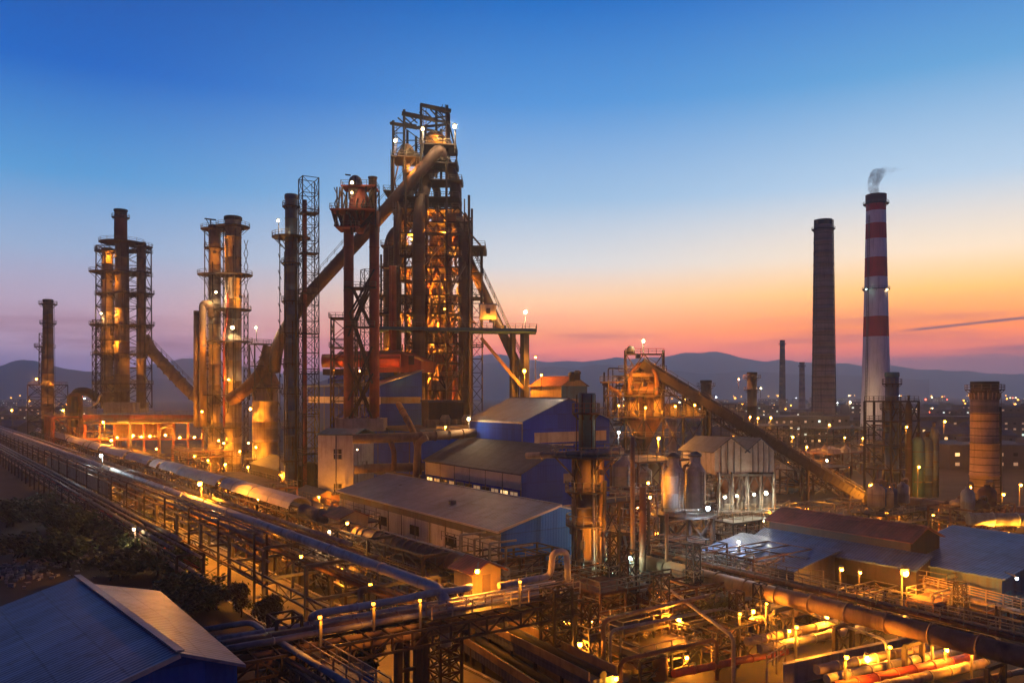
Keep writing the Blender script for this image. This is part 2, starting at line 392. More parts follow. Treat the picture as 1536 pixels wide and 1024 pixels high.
# ---------------------------------------------------------------- kit of builders
def pipe(label, pts, r, mat='silver', rad=None, n=10, flange=0, group=None, name='pipe', cat='pipe', parent=None):
    m = MB(); q = fillet(pts, rad if rad else r * 2.5) if len(pts) > 2 else [V3(p) for p in pts]
    m.tube(q, r, n)
    if flange:
        for a, b in zip(pts, pts[1:]):
            a, b = V3(a), V3(b); Ln = (b - a).length; k = int(Ln / flange); d = (b - a).normalized()
            for i in range(1, k + 1):
                c = a + d * (Ln * i / (k + 1)); m.tube([c - d * .07, c + d * .07], r * 1.18, n)
    o = m.build(name, M[mat], parent)
    if parent is None: place(o, label, cat, group)
    return o

def lamp(p, col, st, label, r=.28, drop=None, arm=None, cat='lamp', group='lit works lamps', name='flood_lamp', shield=False, spot=False):
    """a lamp with its bulb at p; drop: pole down that many metres; arm: a vector back to what carries it"""
    p = V3(p); r *= (.8, 1.0, 1.2, .9, 1.1)[int(abs(p.x * 3 + p.z * 7)) % 5]
    if st < BIG and col == SOD and drop is None and not any(q in label for q in ('fierce', 'sodium', 'huts', 'hut ', 'inside the blast', 'bays')): shield = True  # weaker amber lamps get an added shield hiding the bulb from the camera
    t = thing(name if drop is None else 'lamp_post', label, cat, (p.x, p.y, p.z - (drop or 0)), group)
    MB().lathe(p, [(r * .5, -r * .9), (r * .85, -r * .6), (r, 0), (r * .85, r * .6), (r * .5, r * .85)], 10).build('bulb', bulbmat(col, 26.0 if st >= BIG else 12.0 if st >= MID * .8 else 7.0), t)
    ld = bpy.data.lights.new('lamp_light', 'SPOT' if spot else 'POINT')
    if spot: ld.spot_size = 2.4; ld.spot_blend = .6
    ld.energy = 4 * PI * PI * r * r * st; ld.color = col; ld.shadow_soft_size = .12
    lo = bpy.data.objects.new('lamp_light', ld); COL.objects.link(lo); lo.parent = t; lo.location = (p + Vec((0, (r * 1.25 if shield else -r * 1.3), -r * .55))) - Vec(t.location)
    MB().lathe(p + Vec((0, 0, r * .9)), [(r * 1.25, 0), (r * 1.2, r * .25), (r * .4, r * .8)], 10).build('lamp_hood', M['steel2'], t)
    if shield:
        m = MB(); n = 8; q = []
        for k in range(n + 1):
            a = PI + PI * k / n; q.append((math.cos(a) * r * 1.7, math.sin(a) * r * 1.7))
        for (xa, ya), (xb, yb) in zip(q, q[1:]): m.extrude([p + Vec((xa, ya, -r * 1.6)), p + Vec((xb, yb, -r * 1.6)), p + Vec((xb, yb, r * 1.2)), p + Vec((xa, ya, r * 1.2))], Vec(((xa + xb), (ya + yb), 0)).normalized() * .03)
        m.build('camera_side_shield', M['steel2'], t)  # added half hood towards the camera: hides the bulb, light falls behind
    if drop: MB().beam(p + Vec((0, r * 1.5, -drop)), p + Vec((0, r * 1.5, r * 1.3)), .16).beam(p + Vec((0, r * 1.6, r * 1.4)), p + Vec((0, -r * .3, r * 1.4)), .12).build('pole', M['steel2'], t)
    if arm: MB().beam(p + Vec((0, 0, r * 1.3)), p + V3(arm) + Vec((0, 0, r * 1.3)), .12).build('arm', M['steel2'], t)
    return t

def platform(t, c, r0, r1, mat='steel', a0=0.0, a1=2 * PI, n=18, br=True, rail=True):
    m = MB().ring(c, r0, r1, .22, n, a0, a1)
    if br:
        k = 8
        for i in range(k):
            a = a0 + (a1 - a0) * (i + .5) / k; d = Vec((math.cos(a), math.sin(a), 0))
            m.beam(V3(c) + d * r1 * .96 - Vec((0, 0, .2)), V3(c) + d * r0 - Vec((0, 0, .2 + (r1 - r0) * .9)), .14)
    o = m.build('platform', M[mat], t)
    if rail: MB().ringrail(c, r1 - .06, 14, a0, a1, 1.15, .1).build('railing', M['rail'], o)
    return o

def deck(t, corners, th=.3, mat='steel', rail=(0, 1, 2, 3), name='platform', rmat='rail', h=1.15, w=.1):
    c = [V3(p) for p in corners]; o = MB().slab(c, th).build(name, M[mat], t)
    if rail:
        m = MB()
        for i in rail: m.rail([c[i], c[(i + 1) % len(c)]], h, 2.0, w)
        m.build('railing', M[rmat], o)
    return o
def rect(o, v, u, z=0.0):
    """four corners: o as the corner, v metres along V, u metres along U"""
    return [L(o, 0, 0, z), L(o, v, 0, z), L(o, v, u, z), L(o, 0, u, z)]

def stack(name, label, cat, px, Y, ytop, ybase, rp0, rp1, mat, plats=(), cap=True, bands=(), ladder=None, group=None, wide=1.9, capmat='black', parent=None, n=22, part='shell'):
    """a round stack: px,Y where it stands, rows of its top and base, radius in pixels at base and top"""
    k = Y / FX; c = P(px, ybase, Y); H = (ybase - ytop) * k; r0, r1 = rp0 * k, rp1 * k
    t = parent or thing(name, label, cat, c, group); q_ = random.Random(int(px * 7 + Y))
    m = MB(); mb = MB()
    for i in range(7):
        a = q_.uniform(PI, 2 * PI); d_ = Vec((math.cos(a), math.sin(a), 0)); z0, z1 = sorted((q_.uniform(0, H * .9), q_.uniform(H * .2, H * .97)))
        pr = q_.uniform(.06, .17); of = pr + .12
        pa, pb = c + d_ * (r0 + (r1 - r0) * z0 / H + of) + Vec((0, 0, z0)), c + d_ * (r0 + (r1 - r0) * z1 / H + of) + Vec((0, 0, z1))
        if Y < 350: m.tube([pa, pb], pr, 6); [mb.box(pa.lerp(pb, q_.random()), .5, .5, q_.uniform(.4, 1.2), a) for _ in range(2)]
    if m.v and len(plats) > 2: m.build('small_pipes', M['steel'], t)['kind'] = 'stuff'; mb.build('junction_boxes', M['steel2'], t)['kind'] = 'stuff'
    rr = lambda z: r0 + (r1 - r0) * z / H
    prof = [(r0, 0)]; nb = max(3, int(H / 6))
    for i in range(1, nb):
        z = H * i / nb; r = rr(z); prof += [(r, z - .12), (r * 1.05, z - .1), (r * 1.05, z + .1), (r, z + .12)]
    prof += [(r1, H - (1.2 if cap else 0))]
    if bands != 'own': MB().lathe(c, prof, n, True).build(part, M[mat], t)
    if cap: MB().lathe(c, [(r1 * 1.0, H - 1.25), (r1 * 1.1, H - 1.1), (r1 * 1.1, H - .2), (r1, H), (r1 * .8, H), (r1 * .78, H - .8)], n).build('cap', M[capmat], t)
    for q in plats:
        py, wd, a0, a1 = (q + (None,) * 4)[:4] if isinstance(q, tuple) else (q, None, None, None)
        z = (ybase - py) * k
        platform(t, c + Vec((0, 0, z)), rr(z), rr(z) + (wd or wide), 'steel', a0 if a0 is not None else 0.0, a1 if a1 is not None else 2 * PI)
    if ladder is not None:
        d = Vec((math.cos(ladder), math.sin(ladder), 0)); m = MB()
        m.ladder(c + d * (r0 + .35), c + d * (r1 + .35) + Vec((0, 0, H - .5)), d.cross(Vec((0, 0, 1))), .6, .9, .1)
        m.build('ladder', M['rail'], t)
    return t

def lattice(name, label, cat, c, w0, w1, H, nl, bar=.25, decks=(), rz=RZ, mat='steel', t=None, group=None, style='x', d=1.0, roof=False):
    """a four-legged lattice tower standing at c"""
    c = V3(c); t = t or thing(name, label, cat, c, group)
    def cor(z):
        w = (w0 + (w1 - w0) * z / H) / 2; q = []
        for sx, sy in ((-1, -1), (1, -1), (1, 1), (-1, 1)):
            x, y = sx * w, sy * w * d
            q.append(c + Vec((x * math.cos(rz) - y * math.sin(rz), x * math.sin(rz) + y * math.cos(rz), z)))
        return q
    a, b = cor(0), cor(H)
    for i in range(4): MB().beam(a[i], b[i], bar).build('leg', M[mat], t)
    m = MB()
    for k in range(nl):
        p, q = cor(H * k / nl), cor(H * (k + 1) / nl)
        for i in range(4):
            j = (i + 1) % 4
            m.beam(q[i], q[j], bar * .7)
            if style == 'x': m.xbrace(p[i], p[j], q[i], q[j], bar * .5)
            elif style == 'k':
                md = (q[i] + q[j]) / 2; m.beam(p[i], md, bar * .5); m.beam(p[j], md, bar * .5)
            else: m.beam(*((p[i], q[j]) if (k + i) % 2 else (p[j], q[i])), bar * .5)
    m.build('bracing', M[mat], t)
    for z, o in decks:
        q = cor(z); ctr = sum(q, Vec()) / 4
        deck(t, [p + (p - ctr).normalized() * o for p in q], .2, mat)
    return t

def windows_strip(t, o, along, n, w, h, gap, z0, mats, out, frame='steel2'):
    """n windows in a row on a wall: o the wall's lower corner, along its direction, out its outward normal"""
    along = V3(along).normalized(); out = V3(out).normalized(); x = gap
    for k in range(n):
        c = V3(o) + along * (x + w / 2) + Vec((0, 0, z0 + h / 2)) + out * .05
        f = MB(); hw = along * (w / 2); hh = Vec((0, 0, h / 2))
        for a, b in ((-hw - hh, hw - hh), (-hw + hh, hw + hh), (-hw - hh, -hw + hh), (hw - hh, hw + hh), (-hh, hh)): f.beam(c + a, c + b, .12)
        f = f.build('window', M[frame], t)
        MB().extrude([c - hw * .96 - hh * .96, c + hw * .96 - hh * .96, c + hw * .96 + hh * .96, c - hw * .96 + hh * .96], -out * .04).build('pane', M[mats[k % len(mats)]], f)
        x += w + gap

def gable(name, label, o, v, u, zb, ze, zr, wall, roof, ridge=None, over=.5, cat='building', group=None, endwall=None, mono=False):
    """a shed with its corner at o (nearest corner), v wide across the ridge, u long along it"""
    o = V3(o); o = Vec((o.x, o.y, zb)); t = thing(name, label, cat, o, group); rg = v if mono else (ridge or v / 2); e = .02
    hz_, hr = ze - zb, zr - zb
    prof = [L(o, 0, 0), L(o, v, 0), L(o, v, 0, hr if mono else hz_)] + ([] if mono else [L(o, rg, 0, hr)]) + [L(o, 0, 0, hz_)]
    MB().extrude(prof, UD * u).build('wall', M[wall], t)
    m = MB(); th = .14
    sl = (hr - hz_) / rg
    def plane(v0, z0, v1, z1): m.extrude([L(o, v0, -over, z0 + th + .03), L(o, v1, -over, z1 + th + .03), L(o, v1, -over, z1 + .03), L(o, v0, -over, z0 + .03)], UD * (u + 2 * over))
    if mono: plane(-over, hz_ - sl * over, v + over, hr + sl * over)
    else:
        plane(-over, hz_ - sl * over, rg, hr); s2 = (hr - hz_) / (v - rg); plane(rg, hr, v + over, hz_ - s2 * over)
    m.build('roof', M[roof], t)
    if not mono: MB().beam(L(o, rg, -over, hr + .2), L(o, rg, u + over, hr + .2), .5, .12).build('ridge_cap', M[roof], t)
    return t

def rand_pipe_route(m, o, v, u, z0, z1, n, rmin, rmax, rr=R):
    for _ in range(n):
        a = rr.uniform(0, v); b = rr.uniform(0, u); r = rr.uniform(rmin, rmax); z = rr.uniform(z0, z1); pts = [L(o, a, b, z)]
        for k in range(rr.randint(1, 4)):
            ax = rr.choice('vuz')
            if ax == 'v': a = rr.uniform(0, v)
            elif ax == 'u': b = rr.uniform(0, u)
            else: z = rr.uniform(z0, z1)
            q = L(o, a, b, z)
            if (q - pts[-1]).length > 1: pts.append(q)
        if len(pts) > 1: m.tube(fillet(pts, r * 3, 3), r, 7)

def unit(name, label, o, v, u, levels, bays=(2, 2), mat='steel', npipe=10, pmats=('bronze', 'silver', 'rust'), vessels=(), group=None, rails=True, bar=.3, cat='pipework', brace=True, pr=(.1, .3), roof=None, seed=None, deckp=.8):
    """an open steel process frame: columns, floors at the given levels, railings, pipework and vessels"""
    o = V3(o); t = thing(name, label, cat, o, group); rr = random.Random(seed if seed is not None else len(label) * 7 + int(abs(o.x) * 10))
    H = levels[-1]; nv, nu = bays
    m = MB()
    for i in range(nv + 1):
        for j in range(nu + 1):
            if (i in (0, nv)) or (j in (0, nu)): MB().beam(L(o, v * i / nv, u * j / nu), L(o, v * i / nv, u * j / nu, H), bar).build('column', M[mat], t)
    zz = [0] + list(levels)
    for z in levels:
        for i in range(nv + 1): m.beam(L(o, v * i / nv, 0, z), L(o, v * i / nv, u, z), bar * .8)
        for j in range(nu + 1): m.beam(L(o, 0, u * j / nu, z), L(o, v, u * j / nu, z), bar * .8)
    if brace:
        for za, zb in zip(zz, zz[1:]):
            for i in range(nv):
                if rr.random() < .75: m.beam(L(o, v * i / nv, 0, za), L(o, v * (i + 1) / nv, 0, zb), bar * .45)
                if rr.random() < .6: m.beam(L(o, v * (i + 1) / nv, 0, za), L(o, v * i / nv, 0, zb), bar * .45)
            for j in range(nu):
                if rr.random() < .6: m.beam(L(o, 0, u * j / nu, za), L(o, 0, u * (j + 1) / nu, zb), bar * .45)
    m.build('frame', M[mat], t)
    for z in levels:
        if rr.random() < deckp: deck(t, rect(o, v, u, z + .15), .12, mat, (0, 1, 2, 3) if rails else ())
    for k, pm in enumerate(pmats):
        q = MB(); rand_pipe_route(q, o, v, u, .4, H * .95, max(1, npipe // len(pmats)), pr[0], pr[1], rr)
        if q.v: q.build('pipework', M[pm], t)['kind'] = 'stuff'
    for (a, b, z, r, h, vm) in vessels:
        c = L(o, a, b, z)
        ob = MB().lathe(c, [(r * .3, 0), (r * .3, h * .06), (r, h * .2), (r * 1.03, h * .22), (r, h * .24), (r, h * .55), (r * 1.03, h * .56), (r, h * .58), (r, h * .82), (r * .75, h * .92), (r * .35, h * .97), (r * .3, h * 1.04)], 18).build('vessel', M[vm], t)
        MB().tube(fillet([c + Vec((0, 0, h)), c + Vec((0, 0, h * 1.15)), c + VD * r * 1.5 + Vec((0, 0, h * 1.15)), c + VD * r * 1.5 + Vec((0, 0, h * .3))], r * .5), r * .16, 8).build('vessel_pipe', M['bronze'], ob)
    if roof:
        MB().extrude([L(o, -.4, -.4, H + .1), L(o, v / 2, -.4, H + .1 + v * .16), L(o, v + .4, -.4, H + .1), L(o, v / 2, -.4, H - .05 + v * .16)], UD * (u + .8)).build('roof', M[roof], t)
    return t

def trestle(name, label, a, b, w, n, ztop, beams=(0,), girder=None, mat='steel', legw=.35, walk=None, brace=True, group=None, z0=0.0, cat='trestle'):
    """pipe trestle from a to b (ground points under its middle), w wide, n bents"""
    a, b = V3(a), V3(b); t = thing(name, label, cat, (a + b) / 2, group); d = (b - a).normalized(); s = d.cross(Vec((0, 0, 1))).normalized() * (w / 2)
    for k in range(n + 1):
        c = a + (b - a) * (k / n); p, q = c + s, c - s
        for e in (p, q): MB().beam((e.x, e.y, z0), (e.x, e.y, ztop), legw).build('leg', M[mat], t)
        m = MB()
        for z in beams: m.beam((p.x, p.y, z), (q.x, q.y, z), legw * .9)
        m.beam((p.x, p.y, ztop), (q.x, q.y, ztop), legw * .9)
        if brace and k % 2 == 0:
            zz = [z0 + .3] + list(beams) + [ztop]
            for z1, z2 in zip(zz, zz[1:]):
                if z2 - z1 > 1: m.xbrace((p.x, p.y, z1), (q.x, q.y, z1), (p.x, p.y, z2), (q.x, q.y, z2), legw * .35)
        m.build('crossbeam', M[mat], t)
    if girder:
        for sg in (s, -s):
            m = MB(); zt, dp = girder; A, B = a + sg, b + sg; nn = n * 3
            m.beam((A.x, A.y, zt), (B.x, B.y, zt), .22); m.beam((A.x, A.y, zt - dp), (B.x, B.y, zt - dp), .22)
            for k in range(nn):
                p, q = A + (B - A) * (k / nn), A + (B - A) * ((k + 1) / nn)
                m.beam((p.x, p.y, zt), (p.x, p.y, zt - dp), .13)
                m.beam((p.x, p.y, zt if k % 2 else zt - dp), (q.x, q.y, zt - dp if k % 2 else zt), .12)
            m.build('girder', M[mat], t)
    if walk:
        zt, ww, off = walk; o = d.cross(Vec((0, 0, 1))).normalized()
        A, B = a + o * (off - ww / 2), b + o * (off - ww / 2); C, D = b + o * (off + ww / 2), a + o * (off + ww / 2)
        deck(t, [(A.x, A.y, zt), (B.x, B.y, zt), (C.x, C.y, zt), (D.x, D.y, zt)], .15, mat, (0, 2), 'walkway')
    return t

def vessel_profile(r, h): return [(r * .35, 0), (r * .35, h * .04), (r * .95, h * .16), (r, h * .18), (r * 1.03, h * .2), (r, h * .22), (r, h * .7), (r * 1.03, h * .71), (r, h * .73), (r * .62, h * .83), (r * .6, h * .9), (r * .68, h * .92), (r * .68, h), (r * .2, h)]

# ---------------------------------------------------------------- the ground, roads and hills
g = MB(); nx = 60
g._add([(-7900, -90, 0), (7900, -90, 0), (7900, 7290, 0), (-7900, 7290, 0)], [(0, 1, 2, 3)])
place(g.build('ground', M['ground']), kind='structure')
def ribbon(name, pts, w, z, mat):
    m = MB(); pts = [V3(p) for p in pts]; vs = []
    for i, p in enumerate(pts):
        d = (pts[min(i + 1, len(pts) - 1)] - pts[max(i - 1, 0)]).normalized(); s = d.cross(Vec((0, 0, 1))).normalized() * w / 2
        vs += [(p.x + s.x, p.y + s.y, z), (p.x - s.x, p.y - s.y, z)]
    m._add(vs, [(2 * i, 2 * i + 1, 2 * i + 3, 2 * i + 2)[::-1] for i in range(len(pts) - 1)])
    return place(m.build(name, mat), kind='structure')
RU, RV = Vec((-.607, .795, 0)), Vec((.795, .607, 0)); RO = Vec((-13.9, 79.7, 0))
ribbon('road', [RO - RU * 60, RO, RO + RU * 900], 9.5, .004, M['asphalt'])
for s in (-5.1, 5.1):
    m = MB(); m.beam(RO + RV * s - RU * 60 + Vec((0, 0, .06)), RO + RV * s + RU * 900 + Vec((0, 0, .06)), .35, .14); place(m.build('kerb', M['concrete']), kind='structure')
ribbon('yard_pavement', [PZ(870, 1040), PZ(900, 990)], 9, .004, M['asphalt'])
q_i = lambda n: n
def ridge(name, Y, pts, base=0.0, dep=900):
    """a range of hills Y metres away whose skyline passes through the given pixels of the photograph's skyline"""
    m = MB(); rr = random.Random(len(pts)); xs = []; q = []
    for (x0, y0), (x1, y1) in zip(pts, pts[1:]):
        n = max(2, int((x1 - x0) / 6))
        for k in range(n):
            t = k / n; ts = t * t * (3 - 2 * t); q.append((x0 + (x1 - x0) * t, y0 + (y1 - y0) * ts + rr.uniform(-.5, .5) + .9 * math.sin(q_i(len(q)) * .31) + .5 * math.sin(len(q) * .83)))
    vs = []; rows = 7
    for px, py in q:
        top = P(px, py, Y); hgt = max(top.z, 3)
        for r in range(rows):
            f = r / (rows - 1); sc = math.sin(f * PI / 2)
            vs.append((top.x * (1 - (1 - f) * dep / Y), Y - (1 - f) * dep, -1 + (hgt + 1) * (sc * .8 + f * .2) * (1 + .06 * math.sin(px * .13 + r) * (1 - f))))
        vs.append((top.x * 1.2, min(Y * 1.2, 7280), -1))
    c = rows + 1
    m._add(vs, [(i * c + r, (i + 1) * c + r, (i + 1) * c + r + 1, i * c + r + 1) for i in range(len(q) - 1) for r in range(rows)], True)
    return place(m.build(name, M['hill']), kind='structure')
ridge('hills', 3600, [(-420, 572), (-200, 562), (-60, 560), (-5, 549), (22, 541), (48, 541), (66, 545), (88, 551), (110, 553), (135, 557), (180, 563), (230, 566), (300, 572), (420, 576), (620, 580)], dep=700)
ridge('hills', 4800, [(40, 566), (100, 560), (170, 557), (215, 548), (250, 543), (280, 538), (305, 536), (330, 541), (360, 550), (420, 560), (520, 562), (600, 556), (660, 552), (700, 548), (742, 544), (790, 551), (830, 549), (862, 552), (900, 547), (950, 551), (1000, 556), (1060, 560), (1110, 556), (1180, 560), (1260, 563), (1330, 566), (1400, 570)], dep=900)
ridge('hills', 6400, [(300, 566), (420, 560), (560, 552), (660, 545), (700, 537), (722, 531), (745, 530), (760, 534), (790, 539), (820, 543), (840, 540), (870, 542), (905, 540), (925, 536), (948, 538), (975, 534), (1005, 534), (1028, 529), (1050, 530), (1075, 527), (1092, 530), (1118, 537), (1150, 542), (1175, 540), (1210, 544), (1260, 544), (1300, 549), (1330, 547), (1380, 553), (1440, 557), (1500, 560), (1600, 563), (1800, 566), (2000, 572)], dep=1200)
# ================================================================ the blast furnace and what stands round it
YB = 230.0; kB = YB / FX
def B(px, py, dy=0.0): return P(px, py, YB + dy) if dy == 0 else Vec(((px - 768) * kB, YB + dy, CH - (py - HZ) * kB))
def zB(py): return CH - (py - HZ) * kB
bf = thing('blast_furnace', 'tallest rusty blast furnace tower with open gantry top and lamp-lit levels', 'furnace', (B(650, 725).x, YB, 0))
cx, fy = 655, 9.0
c0 = B(cx, 725, fy); c0.z = 0
MB().lathe(c0, [(5.2, 0), (5.2, zB(640)), (5.9, zB(600)), (5.6, zB(560)), (4.6, zB(480)), (3.6, zB(400)), (3.1, zB(370)), (3.1, zB(345)), (2.2, zB(325))], 24).build('furnace_shell', M['rust'], bf)
MB().ring(c0 + Vec((0, 0, zB(565))), 5.6, 6.9, 1.6, 24).build('bustle_pipe', M['rust'], bf)
for i in range(7):
    z = zB(555 - i * 27); r = 5.5 - i * .34
    MB().ring(c0 + Vec((0, 0, z)), r, r + .5, .5, 24).build('cooling_band', M['steel'], bf)
def col(px, ytop, ybot, rp, dy, mat='uptake', pts=None, name='column'):
    a, b = B(px, ybot, dy), B(px, ytop, dy); m = MB(); r = rp * kB
    q = [a, b] + [B(x, y, d) for x, y, d in (pts or [])]
    q2 = fillet(q, 9) if len(q) > 2 else q
    m.tube(q2, r, 16)
    H = b.z - a.z
    for k in range(1, int(H / 5)):
        z = a.z + k * 5.0; m.lathe((a.x, a.y, z), [(r, -.15), (r * 1.06, -.12), (r * 1.06, .12), (r, .15)], 16, False)
    return m.build(name, M[mat], bf)
col(632, 345, 735, 9.3, -6, 'uptake', [(633, 318, -5), (640, 262, 2)])
col(698, 352, 735, 9.3, -4, 'uptake', [(690, 338, -3), (668, 325, 4)])
col(585, 372, 600, 9.5, -1, 'uptake', [(590, 352, 0), (618, 325, 4)])
col(600, 335, 640, 6.0, -5, 'uptake', [(601, 318, -4), (614, 285, 3)])
col(611, 400, 600, 4.5, 1, 'rust')
col(596, 405, 540, 4.0, -7, 'redrust')
col(592, 405, 540, 2.2, -8, 'redrust')
col(570, 380, 620, 1.6, 2, 'steel')
col(660, 470, 720, 3.0, -2, 'rust')
col(682, 500, 725, 4.2, 1, 'redrust')
col(676, 320, 470, 3.2, -4, 'rust')
col(645, 480, 735, 5.5, 4, 'steel')
# upper uptakes and the big curved heads
for nm, pts, rp in (('uptake_pipe', [(666, 238, 2), (683, 268, 2), (684, 355, 2)], 8.6), ('uptake_pipe', [(640, 250, 4), (608, 285, 4), (597, 330, 3), (597, 420, 3)], 7.5), ('uptake_pipe', [(655, 240, 6), (637, 270, 1), (637, 330, -2)], 7.0), ('uptake_pipe', [(628, 252, 8), (652, 268, 8), (652, 330, 8)], 6.0)):
    q = fillet([B(x, y, d) for x, y, d in pts], 6); MB().tube(q, rp * kB, 16).build(nm, M['uptake'], bf)
# the main downcomer: from the top across the sky to the dust catcher
dq = fillet([B(662, 240, -1), B(661, 228, -3), B(560, 345, -4), B(460, 450, -2), B(424, 498, 1), B(411, 520, 3), B(402, 555, 6)], 4, 5)
dm = MB().tube(dq, 9.4 * kB, 18)
for t in range(1, 22):
    p = B(661, 228, -3).lerp(B(460, 450, -2), t / 22); d = (B(460, 450, -2) - B(661, 228, -3)).normalized(); dm.tube([p - d * .15, p + d * .15], 9.4 * kB * 1.05, 18)
dc = dm.build('downcomer_pipe', M['uptake'], bf)
m = MB(); a, b = B(648, 226, -3.2), B(430, 470, -1); up = Vec((-.72, 0, .69)).normalized() * 1.2
m.rail([a + up * .5, b + up * .5], 1.3, 3.2, .1)
m.build('stair_rail', M['rail'], dc)
# platforms at every level
def fdeck(x0, x1, py, d0, d1, mat='steel', th=.35, rail=(0, 1, 2, 3), sk=0.0, w=.1):
    return deck(bf, [B(x0, py, d0), B(x1, py + sk, d0 + 1), B(x1, py + sk, d1), B(x0, py, d1)], th, mat, rail, 'platform', 'rail', 1.3, w)
fdeck(566, 804, 493, -9, 3, 'teal', .9, sk=3)
for x0, x1, py, d0, d1 in ((574, 704, 472, -6, 12), (590, 706, 445, -6, 12), (576, 702, 404, -6, 12), (575, 728, 372, -5, 12), (620, 705, 338, -6, 10), (588, 690, 317, -5, 9), (578, 612, 290, -4, 4), (645, 693, 272, -3, 6), (610, 706, 516, -6, 12), (570, 706, 545, -6, 12), (600, 706, 585, -6, 12), (600, 700, 625, -6, 12), (612, 700, 660, -6, 12), (566, 585, 445, -4, 6), (566, 585, 470, -4, 6), (704, 724, 447, -4, 4)):
    fdeck(x0, x1, py, d0, d1)
fdeck(632, 684, 222, -5, 7, sk=0); fdeck(590, 636, 240, -5, 5)
# steel frame: posts and diagonals
def bars(pairs, w, mat='steel', name='bracing'):
    m = MB()
    for (x0, y0, d0), (x1, y1, d1) in pairs: m.beam(B(x0, y0, d0), B(x1, y1, d1), w)
    return m.build(name, M[mat], bf)
rb = random.Random(5)
lv = [317, 338, 372, 404, 445, 472, 493, 516, 545, 585, 625, 660, 725]
for d in (-5.5, 11):
    for px in (612, 643, 672, 705): bars([((px, 250 if px in (612, 672) else 300, d), (px, 735, d))], .5, 'steel', 'post')
pr = []
for i, (a, b) in enumerate(zip(lv, lv[1:])):
    for d in (-5.5, 3, 11):
        for x0, x1 in ((612, 643), (643, 672), (672, 705)):
            mid = (x0 + x1) / 2
            if rb.random() < .8: pr += [((x0, b, d), (mid, a, d))]
            if rb.random() < .8: pr += [((x1, b, d), (mid, a, d))]
            if rb.random() < .5: pr += [((x0, a, d), (x1, b, d))]
bars(pr, .32)
m = MB()
for i in range(26):                     # curved small-bore pipes between the levels
    x = rb.uniform(600, 705); y = rb.uniform(330, 640); d = rb.uniform(-5, 10)
    q = [B(x, y, d), B(x + rb.uniform(-14, 14), y, d), B(x + rb.uniform(-14, 14), y + rb.uniform(14, 40), d + rb.uniform(-2, 2)), B(x + rb.uniform(-20, 20), y + rb.uniform(30, 50), d)]
    m.tube(fillet(q, 2.5, 4), rb.uniform(.16, .45), 8)
m.build('service_pipes', M['rust'], bf)['kind'] = 'stuff'
for i in range(16):                     # valves and drums on the levels
    x = rb.uniform(605, 700); y = rb.choice([338, 372, 404, 445, 472, 516, 545, 585, 625]); r = rb.uniform(.7, 1.5); h = rb.uniform(1.8, 4.2)
    MB().lathe(B(x, y, rb.uniform(-3, 9)), [(r * .6, 0), (r, .2), (r, h * .8), (r * .6, h), (r * .3, h * 1.1)], 12).build('valve_drum', M[rb.choice(['rust', 'tan', 'redrust'])], bf)
for (x0, y0), (x1, y1), d in (((616, 338), (640, 372), -6.5), ((668, 372), (640, 404), -6.5), ((616, 404), (640, 445), -6.5), ((700, 404), (676, 445), -6.5), ((676, 445), (700, 493), -6.5), ((640, 445), (612, 472), -6.5), ((612, 516), (640, 545), -6.8), ((676, 516), (700, 545), -6.8), ((640, 545), (612, 585), -6.8), ((700, 545), (672, 585), -6.8), ((612, 585), (640, 625), -6.8)):
    m = MB(); a, b = B(x0, y0, d), B(x1, y1, d); m.beam(a, b, .5, .15); m.beam(a + Vec((0, .7, 0)), b + Vec((0, .7, 0)), .15); m.rail([a, b], 1.2, 1.6, .1); m.build('stair_flight', M['rail'], bf)
for i in range(40):
    x = rb.uniform(578, 704); y = rb.uniform(300, 640); h = rb.uniform(12, 60); d = rb.choice([-7.2, -6.6, 0, 6])
    MB().tube([B(x, y + h, d), B(x, y, d)], rb.uniform(.12, .34), 7).build('riser_pipe', M[rb.choice(['steel', 'rust', 'uptake'])], bf)
for i in range(12):
    x = rb.uniform(580, 700); y = rb.choice(lv[1:-1]); MB().ladder(B(x, y, -7), B(x, y - rb.uniform(20, 32), -7), (1, 0, 0), .7, .7, .1).build('ladder', M['rail'], bf)
for d in (-3.5, 0):
    pr = []
    for a, b in zip(lv, lv[1:]):
        for x0, x1 in ((604, 622), (642, 658), (658, 674), (674, 688)):
            r_ = rb.random()
            if r_ < .45: pr += [((x0, a, d), (x1, b, d))]
            elif r_ < .8: pr += [((x1, a, d), (x0, b, d))]
            pr += [((x0, a, d), (x0, b, d))] if rb.random() < .6 else []
    bars(pr, .28, 'rust')
for i in range(22):
    x = rb.uniform(598, 700); y = rb.choice(lv[1:-1]); w_ = rb.uniform(1.2, 3.2); h = rb.uniform(1.4, 3.2)
    MB().box(B(x, y, rb.choice([-5, -4, -2])) + Vec((0, 0, h / 2)), w_, 1.6, h).build('equipment_box', M[rb.choice(['tan', 'rust', 'redrust', 'steel2'])], bf)
